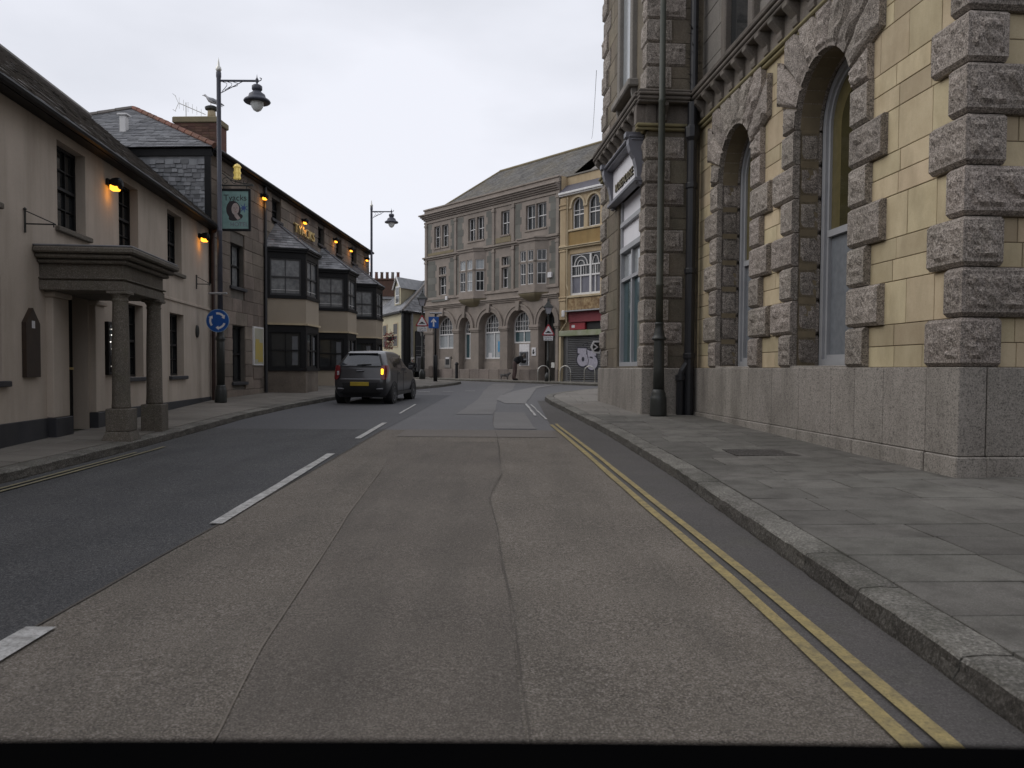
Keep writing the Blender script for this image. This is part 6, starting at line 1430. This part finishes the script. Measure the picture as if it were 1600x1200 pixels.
m=MB(); m.lathe([(.10,0),(.10,.03),(.085,.05),(.085,.13),(.10,.14),(.10,.17),(.085,.18),(.08,.27),(.11,.30),(.07,.36),(0,.40)],.05,0,12,z0=H_+.26); put('brass_lantern',m,MAT['brass'],HS)
# hanging basket on the pub
HB=empty('hanging_basket',(-7.66,49.45,3.05)); thing_props(HB,'overflowing red flower basket hanging on the pale yellow pub wall','hanging basket')
m=MB(); m.lathe([(.05,0),(.2,.08),(.27,.25),(.28,.28)],0,0,12); put('basket',m,MAT['iron'],HB)
for nm,cols,nn in (('flowers',M('dark red petals',(.30,.035,.045),(.16,.03,.03),9,.7,0,30,rnd=.4,isl=True),420),('leaves',M('basket leaves',(.06,.085,.03),(.09,.06,.03),9,.7,0,30,rnd=.3,isl=True),200)):
    m=MB()
    for i in range(nn):
        t=rng.random()**.8; a=rng.uniform(0,2*PI); r_=(.34*math.sin(min(1,t*1.2+.2)*PI*.8)+.08)*math.sqrt(rng.random()); c=Vector((r_*math.cos(a)-(.12*t),r_*math.sin(a),.62-t*1.12)); u=Vector((rng.uniform(-1,1),rng.uniform(-1,1),rng.uniform(-1,1))).normalized(); v=u.cross(Vector((rng.uniform(-1,1),rng.uniform(-1,1),.5))).normalized(); s_=rng.uniform(.03,.06)
        m.poly([c-u*s_,c-v*s_*.6,c+u*s_,c+v*s_*.6])
    o=put(nm,m,cols,HB); o['kind']='stuff'
m=MB(); m.tube([(0,0,.28),(0,0,.75),(-.05,.15,.8)],.01,5); put('bracket',m,MAT['iron'],HB)
# gull on the chimney pot
gw=I.w(2.55,-1.02,8.87)
GU=empty('seagull',gw); GU.rotation_euler=(0,0,math.radians(200)); thing_props(GU,'grey and white gull perched on the chimney pot','bird')
m=MB(); secs=[(-.30,.0,.012,.008),(-.20,.05,.03,.02),(-.10,.10,.055,.05),(.0,.14,.075,.075),(.08,.17,.07,.075),(.13,.22,.045,.05),(.15,.26,.04,.042),(.18,.275,.035,.036),(.21,.27,.018,.018),(.25,.262,.006,.008)]
m.loft([[(x,ry*math.cos(2*PI*j/12),z+rz_*math.sin(2*PI*j/12)) for j in range(12)] for x,z,ry,rz_ in secs],True,True,True); put('body',m,MAT['signwhite'],GU,smooth=True)
for sy in (-1,1):
    m=MB(); m.loft([[(x,sy*(w_+.012*math.cos(2*PI*j/8)),z+h_*math.sin(2*PI*j/8)) for j in range(8)] for x,z,w_,h_ in ((-.34,.04,.02,.008),(-.2,.10,.045,.035),(-.05,.15,.07,.05),(.07,.18,.06,.035),(.1,.19,.05,.01))],True,True,True); put('wing',m,M('gull grey',(.3,.31,.33),(.36,.37,.39),6,.7,0,30),GU,smooth=True)
    m=MB(); m.tube([(0.02,sy*.03,.09),(.02,sy*.03,0)],.007,5); put('leg',m,MAT['shopcream'],GU)
# telephone cable by the tower
wr=MB(); a=Vector(T.w(TL+.1,.1,9.6)); b=Vector(B.w(11.0,-3.5,14.1)); pts=[a.lerp(b,i/14)-Vector((0,0,.5*math.sin(PI*i/14))) for i in range(15)]; wr.tube(pts,.007,5); o=put('overhead_cable',wr,MAT['black']); thing_props(o,'thin overhead cable sagging from the tower towards the ochre shop','cable')

# ---------------------------------------------------------------- the car
CR=empty('parked_car',(0,0,0)); CR.name='small_car'; thing_props(CR,'small dark grey hatchback with its right indicator lit, seen from behind','car')
CARP=M('dark grey metallic car paint',(.050,.050,.054),(.045,.045,.049),2,.30,0,30,metal=.4,spec=.5)
CARP.node_tree.nodes['Principled BSDF'].inputs['Coat Weight'].default_value=.5; CARP.node_tree.nodes['Principled BSDF'].inputs['Coat Roughness'].default_value=.08
TR=M('black plastic trim',(.014,.014,.015),(.02,.02,.021),5,.55,.1,40); CG=flat('tinted car glass',(.02,.022,.028),.05,spec=.8)
def yrear(z): return lin(z,[.20,.34,.48,.60,.72,.82,.92,1.02,1.10,1.25,1.38,1.44,1.50],[-1.62,-1.74,-1.785,-1.79,-1.775,-1.73,-1.715,-1.69,-1.64,-1.50,-1.38,-1.34,-1.33])
def yfront(z): return lin(z,[.20,.34,.5,.62,.75,.9],[1.62,1.74,1.80,1.78,1.66,1.45])
def top(y): return lin(y,[-1.79,-1.45,-1.38,-1.1,-.6,0,.35,.70,1.02,1.2,1.5,1.7,1.8],[1.42,1.44,1.455,1.475,1.485,1.47,1.435,1.28,1.06,.985,.90,.80,.72])
def belt(y): return lin(y,[-1.8,-1.2,-.3,.9,1.2,1.8],[1.04,1.02,.97,.93,.90,.66])
def halfw(y,t):  # t level 0..1 below belt
    e=1-.10*max(0,(-y-1.3)/.5)**2-.16*max(0,(y-1.1)/.7)**2
    prof=lin(t,[0,.12,.35,.6,.8,1],[.70,.765,.795,.80,.792,.765])
    return prof*e
def section(y0,k=0):
    pts=[]
    zb=.20; b_=belt(y0); tp=top(y0)
    for t in (0,.10,.22,.36,.5,.64,.78,.9,1.0):
        z=zb+(b_-zb)*t; pts.append((halfw(y0,t),z))
    gh=max(0,tp-b_)
    glass=min(1,max(0,(tp-b_-.12)/.3))
    for t,wg,wh in ((.08,.98,.93),(.3,.93,.80),(.55,.865,.62),(.76,.80,.44),(.88,.745,.32),(.955,.65,.22),(.99,.48,.12),(1.0,.0,.0)):
        w_=(wg*glass+wh*(1-glass))*halfw(y0,1.0); w_=max(0,w_*(1 if glass<.5 else lin(t,[0,1],[1,.93])))
        pts.append((w_,b_+gh*t+(0 if t<1 else (.008 if w_==0 else 0))))
    return pts
ysv=[-1.79,-1.74,-1.66,-1.55,-1.42,-1.30,-1.15,-1.0,-.8,-.6,-.4,-.2,0,.2,.35,.5,.62,.75,.88,1.0,1.1,1.2,1.35,1.5,1.62,1.72,1.78,1.80]
rings=[]
for i,y in enumerate(ysv):
    sec=section(y); r_=[]
    for (x,z) in sec:
        yy=y
        if i<8:
            yr=yrear(z)+.055*(1-(abs(x)/.8)**2)*-1*.35; f=(y+1.79)/(.79)  # blend from rear skin to section plane
            tgt=yr+.0; f=max(0,min(1,(ysv[i]+1.79)/(1.0-.0+.0)))
            yy=tgt+(y+1.79)/.79*(-1.0-tgt)
            if i==0: x=x*.955
            elif i==1: x=x*.985
        if i>20:
            yf=yfront(z); yy=min(yf-(1.80-y) if i>23 else y,yf)
        r_.append((x,yy,z))
    rings.append(r_)
full=[]
for r_ in rings: full.append([(-x,y,z) for x,y,z in r_][:-1][::1]+[r_[-1]]+[(x,y,z) for x,y,z in r_][:-1][::-1])
m=MB(); m.loft(full,False)
def capgrid(r_,bul,sg):
    n=len(r_); half=n//2; cols=10; g_=[]
    for j in range(half):
        a=Vector(r_[j]); b=Vector(r_[n-1-j]); g_.append([m.vt(a.lerp(b,i/cols)+Vector((0,sg*bul*math.sin(PI*i/cols),0))) for i in range(cols+1)])
    for p,q in zip(g_,g_[1:]):
        for i in range(cols): m.face([p[i],p[i+1],q[i+1],q[i]])
    tp_=[m.vt(r_[half])]
    for i in range(cols): m.face([g_[-1][i],g_[-1][i+1],tp_[0]])
    return g_
capgrid(full[0],.045,-1); capgrid(full[-1],.08,1)
me=m.mesh('body',[CARP],True); bmx=bmesh.new(); bmx.from_mesh(me); bmesh.ops.remove_doubles(bmx,verts=bmx.verts,dist=.004); bmesh.ops.recalc_face_normals(bmx,faces=bmx.faces); bmx.to_mesh(me); bmx.free()
cb=add('body',me,CR)
m=MB(); m.box(-.66,.66,-1.6,1.6,.19,.34); put('underbody',m,TR,CR)
def rp(x,z,out=.006): return (x,yrear(z)-.045*math.cos(x/.76*PI/2)-.0-out+(.06*(abs(x)/.74)**4),z)
def rgrid(name,zs,xf,mat,out=.008,nx=10,par=None,thick=0):
    mm=MB(); rows=[]
    for z in zs:
        a,b=xf(z); rows.append([mm.vt(rp(a+(b-a)*i/nx,z,out)) for i in range(nx+1)])
    for p,q in zip(rows,rows[1:]):
        for i in range(nx): mm.face([p[i],p[i+1],q[i+1],q[i]])
    return put(name,mm,mat,par or CR,smooth=True)
fr_=lambda a,b,n: [a+(b-a)*i/n for i in range(n+1)]
rgrid('window_surround',fr_(1.035,1.39,8),lambda z:(-.62+(z-1.06)*.44,.62-(z-1.06)*.44),TR,.024)
rgrid('rear_window',fr_(1.065,1.375,8),lambda z:(-.575+(z-1.06)*.46,.575-(z-1.06)*.46),flat('reflective rear glass',(.03,.034,.042),.08,spec=1.0),.034)
rgrid('bumper_insert',fr_(.33,.60,5),lambda z:(-.58,.58),TR,.010)
rgrid('bumper_insert',fr_(.24,.33,2),lambda z:(-.64,.64),TR,.012)
# number plate, left blank as in the photograph
m=MB(); m.bbox(-.26,.26,-1.865,-1.845,.515,.625,.006); put('number_plate',m,M('blurred yellow plate',(.40,.30,.03),(.30,.21,.03),6,.5,0,30),CR)
# chrome-like bumper crease
m=MB(); m.tube([rp(x,.70,.006) for x in fr_(-.70,.70,14)],.013,6); put('bumper_crease',m,M('pale metal crease',(.23,.23,.24),(.2,.2,.21),3,.3,0,30,metal=.6),CR)
for sx in (-1,1):
    mm=MB(); path=[(.55,-.052),(.60,-.049),(.65,-.040),(.705,-.020),(.748,.045),(.773,.12),(.787,.20),(.794,.27)]
    rows=[]
    for z,k0,k1 in ((.69,1.6,3.2),(.74,.8,3.9),(.84,.3,4.5),(.95,.3,4.9),(1.03,.6,4.9),(1.08,1.4,4.6)):
        row=[]
        for t in fr_(k0,k1,9):
            i_=min(int(t),6); f_=t-i_; x_=path[i_][0]*(1-f_)+path[i_+1][0]*f_; d_=path[i_][1]*(1-f_)+path[i_+1][1]*f_
            row.append(mm.vt((sx*(x_-.02*max(0,(z-.95)/.14)),yrear(z)+d_-.004,z)))
        rows.append(row)
    for p,q in zip(rows,rows[1:]):
        for i in range(9): mm.face([p[i],p[i+1],q[i+1],q[i]])
    tl=put('tail_light',mm,flat('dark red tail lens',(.13,.008,.012),.15,spec=.6),CR,smooth=True)
    if sx>0:
        mm=MB(); mm.bbox(.585,.645,-1.795,-1.745,.83,.985,.01); put('indicator',mm,flat('lit amber indicator',(1,.5,.05),.4,emit=(1,.5,.02),estr=3.2),tl)
    else:
        mm=MB(); mm.bbox(-.645,-.59,-1.795,-1.745,.80,.92,.01); put('reverse_lens',mm,MAT['greypaint'],tl)
    mm=MB(); mm.bbox(sx*.44,sx*.64,-1.80,-1.77,.42,.46,.01); put('reflector',mm,flat('silver reflector strip',(.3,.3,.32),.3,metal=.5),CR)
m=MB(); m.tube([rp(.30,1.105,.05),rp(0.10,1.10,.055),rp(-.10,1.09,.05)],[.012,.018,.008],6); put('rear_wiper',m,TR,CR)
m=MB(); m.tube([rp(-.10,.93,.02),rp(.10,.93,.02)],.022,8); put('badge',m,flat('dull badge',(.16,.16,.17),.3,metal=.7),CR)
m=MB(); m.loft([[(-.43,-1.49,1.415),(.43,-1.49,1.415),(.40,-1.34,1.462),(-.40,-1.34,1.462)],[(-.43,-1.49,1.395),(.43,-1.49,1.395),(.40,-1.34,1.43),(-.40,-1.34,1.43)]],True,True,True); put('roof_spoiler',m,CARP,CR)
# side glass, mirrors, handles, wheels
def sidept(y,t,sx,out=.006):
    sec=section(y); k=8+t*3.6; i=int(k); f=k-i; x=sec[i][0]*(1-f)+sec[min(i+1,16)][0]*f; z=sec[i][1]*(1-f)+sec[min(i+1,16)][1]*f; return (sx*(x+out),y,z)
for sx in (-1,1):
    for y0,y1,tt in ((-1.08,-.86,.92),(-.80,-.12,1.),(-.04,.66,1.)):
        mm=MB(); rows=[]
        for t in fr_(.12,.95*tt,4): rows.append([mm.vt(sidept(y0+(y1-y0)*i/6+(.05*t if y0<-1 else 0)-(0.30*t*(i/6) if y1>.5 else 0),t,sx)) for i in range(7)])
        for p,q in zip(rows,rows[1:]):
            for i in range(6): mm.face([p[i],p[i+1],q[i+1],q[i]])
        put('side_window',mm,CG,CR,smooth=True)
    mm=MB(); mm.bbox(sx*.80,sx*.95,.50,.62,.93,1.06,.03); mi=put('door_mirror',mm,TR,CR); mm=MB(); mm.box(sx*.82,sx*.93,.494,.499,.95,1.04); put('mirror_glass',mm,CG,mi)
    for y in (-.62,.22): mm=MB(); mm.bbox(sx*.79,sx*.825,y,y+.17,.84,.87,.008); put('door_handle',mm,CARP,CR)
    mm=MB(); mm.tube([(sx*.802,-.84,.30),(sx*.806,-.82,.6),(sx*.79,-.70,.93)],.004,4); put('door_gap',mm,TR,CR); mm=MB(); mm.tube([(sx*.806,-.08,.28),(sx*.806,-.08,.93)],.004,4); put('door_gap',mm,TR,CR)
    mm=MB(); mm.bbox(sx*.76,sx*.812,-.8,.9,.22,.31,.01); put('sill_trim',mm,TR,CR)
    for y in (-1.14,1.26):
        mm=MB(); mm.loft([[(x_,y+r_*math.cos(PI*j/14),.29+r_*math.sin(PI*j/14)) for j in range(-2,17)] for x_,r_ in ((sx*.70,.35),(sx*.808,.35),(sx*.812,.325),(sx*.79,.30),(sx*.70,.30))],False); put('wheel_arch',mm,TR,CR)
        mm=MB(); mm.loft([[(x_,y+.335*math.cos(2*PI*j/24),.30+.335*math.sin(2*PI*j/24)) for j in range(24)] for x_ in (sx*.55,sx*.802)],True,True,True); put('wheel_well',mm,MAT['black'],CR)
        w_=empty('wheel',(sx*.80,y,.288)); w_.parent=CR
        prof=[(.17,-.17),(.20,-.175),(.265,-.175),(.285,-.16),(.288,-.09),(.288,-.02),(.28,.0),(.26,.012),(.20,.010),(.19,.0)]
        mm=MB(); mm.loft([[(sx*x_,r_*math.cos(2*PI*j/28),r_*math.sin(2*PI*j/28)) for j in range(28)] for r_,x_ in prof],True); tyre=put('tyre',mm,M('tyre rubber',(.018,.018,.019),(.025,.025,.025),6,.8,.2,60),w_,smooth=True)
        mm=MB(); mm.loft([[(sx*x_,r_*math.cos(2*PI*j/28),r_*math.sin(2*PI*j/28)) for j in range(28)] for r_,x_ in ((.195,.004),(.18,.006),(.175,-.02),(.17,-.08))],True)
        for k in range(5):
            a=2*PI*k/5+.3; d=Vector((0,math.cos(a),math.sin(a))); q=Vector((0,-math.sin(a),math.cos(a)))
            mm.loft([[d*.03+q*.028+Vector((sx*.0,0,0)),d*.03-q*.028,d*.03-q*.028-Vector((sx*.03,0,0)),d*.03+q*.028-Vector((sx*.03,0,0))],[d*.18+q*.02+Vector((sx*.002,0,0)),d*.18-q*.02+Vector((sx*.002,0,0)),d*.18-q*.02-Vector((sx*.03,0,0)),d*.18+q*.02-Vector((sx*.03,0,0))]],True,True,True)
        mm.loft([[(sx*x_,.04*math.cos(2*PI*j/10),.04*math.sin(2*PI*j/10)) for j in range(10)] for x_ in (-.03,.008)],True,True,True)
        put('rim',mm,flat('alloy rim',(.24,.24,.25),.3,metal=.8),w_)
        mm=MB(); mm.loft([[(sx*x_,.172*math.cos(2*PI*j/20),.172*math.sin(2*PI*j/20)) for j in range(20)] for x_ in (-.10,-.09)],True,True,True); put('brake_disc',mm,MAT['black'],w_)
m=MB(); m.tube([(0,-.95,1.47),(0,-1.05,1.62)],.006,5); put('aerial',m,TR,CR)
m=MB(); rows=[]
for t in fr_(0,1,5):
    y=.98-.60*t; z=top(y)+.008; rows.append([m.vt((x*(.60-.10*t),y-.06*(x*x),z-.03*x*x)) for x in fr_(-1,1,8)])
for p,q in zip(rows,rows[1:]):
    for i in range(8): m.face([p[i],p[i+1],q[i+1],q[i]])
put('windscreen',m,CG,CR,smooth=True)
for sx in (-1,1): m=MB(); m.bbox(sx*.48,sx*.70,1.58,1.70,.62,.74,.03); put('headlight',m,MAT['greypaint'],CR)
CR.location=(-3.99,23.35,g(23.35)+.004); CR.rotation_euler=(math.atan(.0175),0,math.radians(-5.5))

# ---------------------------------------------------------------- people and dog
def figure(name,verts,edges,radii,mat,parent,sub=2,loc=None):
    me=bpy.data.meshes.new(name); me.from_pydata(verts,edges,[]); me.materials.append(mat); o=add(name,me,parent,loc)
    sk_=o.modifiers.new('skin','SKIN'); sk_.use_smooth_shade=True
    for v,r_ in zip(me.skin_vertices[0].data,radii): v.radius=(r_,r_) if isinstance(r_,(int,float)) else r_
    me.skin_vertices[0].data[0].use_root=True
    s=o.modifiers.new('sub','SUBSURF'); s.levels=sub; s.render_levels=sub
    return o
COAT=M('black jacket cloth',(.012,.012,.014),(.02,.02,.022),9,.9,.3,60); TRS=M('faded brown trousers',(.085,.055,.05),(.06,.042,.04),6,.9,.3,60); SKN=flat('skin',(.42,.26,.20),.6); HAIR=flat('grey brown hair',(.10,.085,.075),.8)
PS=empty('person',(.12,42.15,g(42.2)+.10)); thing_props(PS,'person in a black jacket and brown trousers bending over the cash machine','person')
# body (skin and trousers): legs and hips one skin; jacket over torso and arms
V=[(0,0,.90),(.02,-.10,.86),(.06,-.12,.50),(.0,-.13,.10),(.12,-.14,.04),(.02,.10,.86),(.0,.11,.50),(-.08,.11,.10),(.04,.12,.04),(.12,0,1.02)]
figure('trousers',V,[(0,1),(1,2),(2,3),(3,4),(0,5),(5,6),(6,7),(7,8),(0,9)],[.17,.125,.09,.07,.05,.125,.09,.07,.05,.16],TRS,PS)
V=[(.02,0,.93),(.16,0,1.08),(.32,.0,1.20),(.40,0,1.25),(.36,-.18,1.20),(.42,-.24,.98),(.58,-.16,.98),(.36,.18,1.20),(.45,.24,1.0),(.64,.16,1.04)]
figure('jacket',V,[(0,1),(1,2),(2,3),(2,4),(4,5),(5,6),(2,7),(7,8),(8,9)],[.21,.22,.21,.10,.11,.08,.06,.11,.08,.06],COAT,PS)
V=[(.38,0,1.24),(.46,0,1.27),(.53,0,1.30),(.57,0,1.27)]
figure('body',V+[(.60,-.15,.98),(.67,-.14,.99),(.70,-.12,.98)],[(0,1),(1,2),(2,3),(4,5),(5,6)],[.06,.06,.095,.06,.035,.04,.02],SKN,PS)
figure('hair',[(.48,0,1.33),(.53,0,1.36),(.47,0,1.29)],[(0,1),(0,2)],[.10,.085,.07],HAIR,PS)
for y_ in (-.14,.12): m=MB(); m.bbox(-.06+(.02 if y_<0 else -.04),.20,y_-.05,y_+.05,.0,.09,.03); put('shoe',m,MAT['black'],PS)
DG=empty('dog',(-.42,42.05,g(42)+.10)); thing_props(DG,'small grey and white dog standing beside the person at the cash machine','dog')
figure('body',[(0,0,.27),(.17,0,.27),(.24,0,.34),(.30,0,.39),(.37,0,.37),(-.16,0,.27),(-.25,0,.33),(.16,-.05,.15),(.16,-.05,.03),(.18,.05,.15),(.16,.05,.03),(-.16,-.05,.17),(-.19,-.05,.10),(-.17,-.05,.03),(-.14,.05,.17),(-.18,.05,.10),(-.15,.05,.03)],[(0,1),(1,2),(2,3),(3,4),(0,5),(5,6),(1,7),(7,8),(1,9),(9,10),(5,11),(11,12),(12,13),(5,14),(14,15),(15,16)],[.075,.085,.055,.055,.028,.07,.018,.028,.02,.028,.02,.035,.022,.02,.035,.022,.02],M('grey and white dog fur',(.22,.21,.20),(.045,.04,.04),5,.9,.4,60),DG)
for sy in (-1,1): m=MB(); m.poly([(.28,sy*.03,.43),(.31,sy*.045,.44),(.27,sy*.055,.36)]); m.poly([(.28,sy*.03,.43),(.27,sy*.055,.36),(.26,sy*.03,.42)]); put('ear',m,MAT['black'],DG)
# seated person by the pub, behind the car
q=nrm2(.45,.30,0); PX,PY=Cn.x+q[0],Cn.y+q[1]; zg=g(50)+.05
BN=empty('bench',(PX,PY,zg),math.atan2(e2.y,e2.x)); thing_props(BN,'low dark bench against the black corner of the pub','bench')
m=MB(); m.bbox(-.6,.6,-.2,.2,.38,.44,.01); put('seat',m,MAT['blackpaint'],BN)
for x in (-.5,.44): m=MB(); m.bbox(x,x+.06,-.18,.18,0,.378,.01); put('leg',m,MAT['blackpaint'],BN)
P2=empty('person',(PX,PY,zg)); thing_props(P2,'person with pale hair in dark clothes seated by the pub corner behind the car','person')
figure('trousers',[(0,.0,.52),(-.09,-.02,.52),(-.10,-.42,.52),(-.10,-.42,.10),(-.10,-.50,.05),(.09,-.02,.52),(.10,-.42,.52),(.10,-.42,.10),(.10,-.50,.05)],[(0,1),(1,2),(2,3),(3,4),(0,5),(5,6),(6,7),(7,8)],[.13,.09,.07,.05,.04,.09,.07,.05,.04],COAT,P2)
figure('jacket',[(0,0,.58),(0,.0,.80),(0,0,.95),(-.19,0,.92),(-.24,-.1,.70),(-.12,-.30,.62),(.19,0,.92),(.24,-.1,.70),(.12,-.3,.62)],[(0,1),(1,2),(2,3),(3,4),(4,5),(2,6),(6,7),(7,8)],[.15,.16,.12,.08,.06,.05,.08,.06,.05],COAT,P2)
figure('body',[(0,0,1.0),(0,-.01,1.08),(0,-.02,1.16),(-.09,-.33,.62),(-.05,-.38,.60)],[(0,1),(1,2),(3,4)],[.05,.05,.095,.03,.025],SKN,P2)
figure('hair',[(0,.02,1.20),(0,-.01,1.24),(0,.05,1.14)],[(0,1),(0,2)],[.10,.08,.07],flat('pale hair',(.5,.48,.45),.8),P2)

# ---------------------------------------------------------------- dashboard of the vehicle the picture is taken from
DB=empty('dashboard',(0,.42,.978)); thing_props(DB,'black dashboard top of the viewing vehicle along the bottom edge','dashboard')
m=MB(); prof=[(-.28,.05),(-.20,.095),(-.08,.118),(.0,.126),(.06,.128),(.11,.118),(.145,.09),(.15,.02),(.12,-.25),(-.2,-.30),(-.28,-.2)]
def dz(x): return -.012*(abs(x)/.75)**2.5
m.loft([[(x,y,z+dz(x)) for y,z in prof] for x in fr_(-.78,.78,16)],True,True,True); put('top_pad',m,M('black dashboard plastic',(.0022,.0022,.0025),(.003,.003,.003),5,1.0,.2,90,spec=.0),DB,smooth=False)
for x0 in (-.55,-.15,.25):
    m=MB()
    for k in range(10): m.box(x0+.03*k,x0+.03*k+.018,-.20,-.17,.112+dz(x0),.116+dz(x0))
    q=put('vent_grille',m,MAT['black'],DB); q['kind']='stuff'
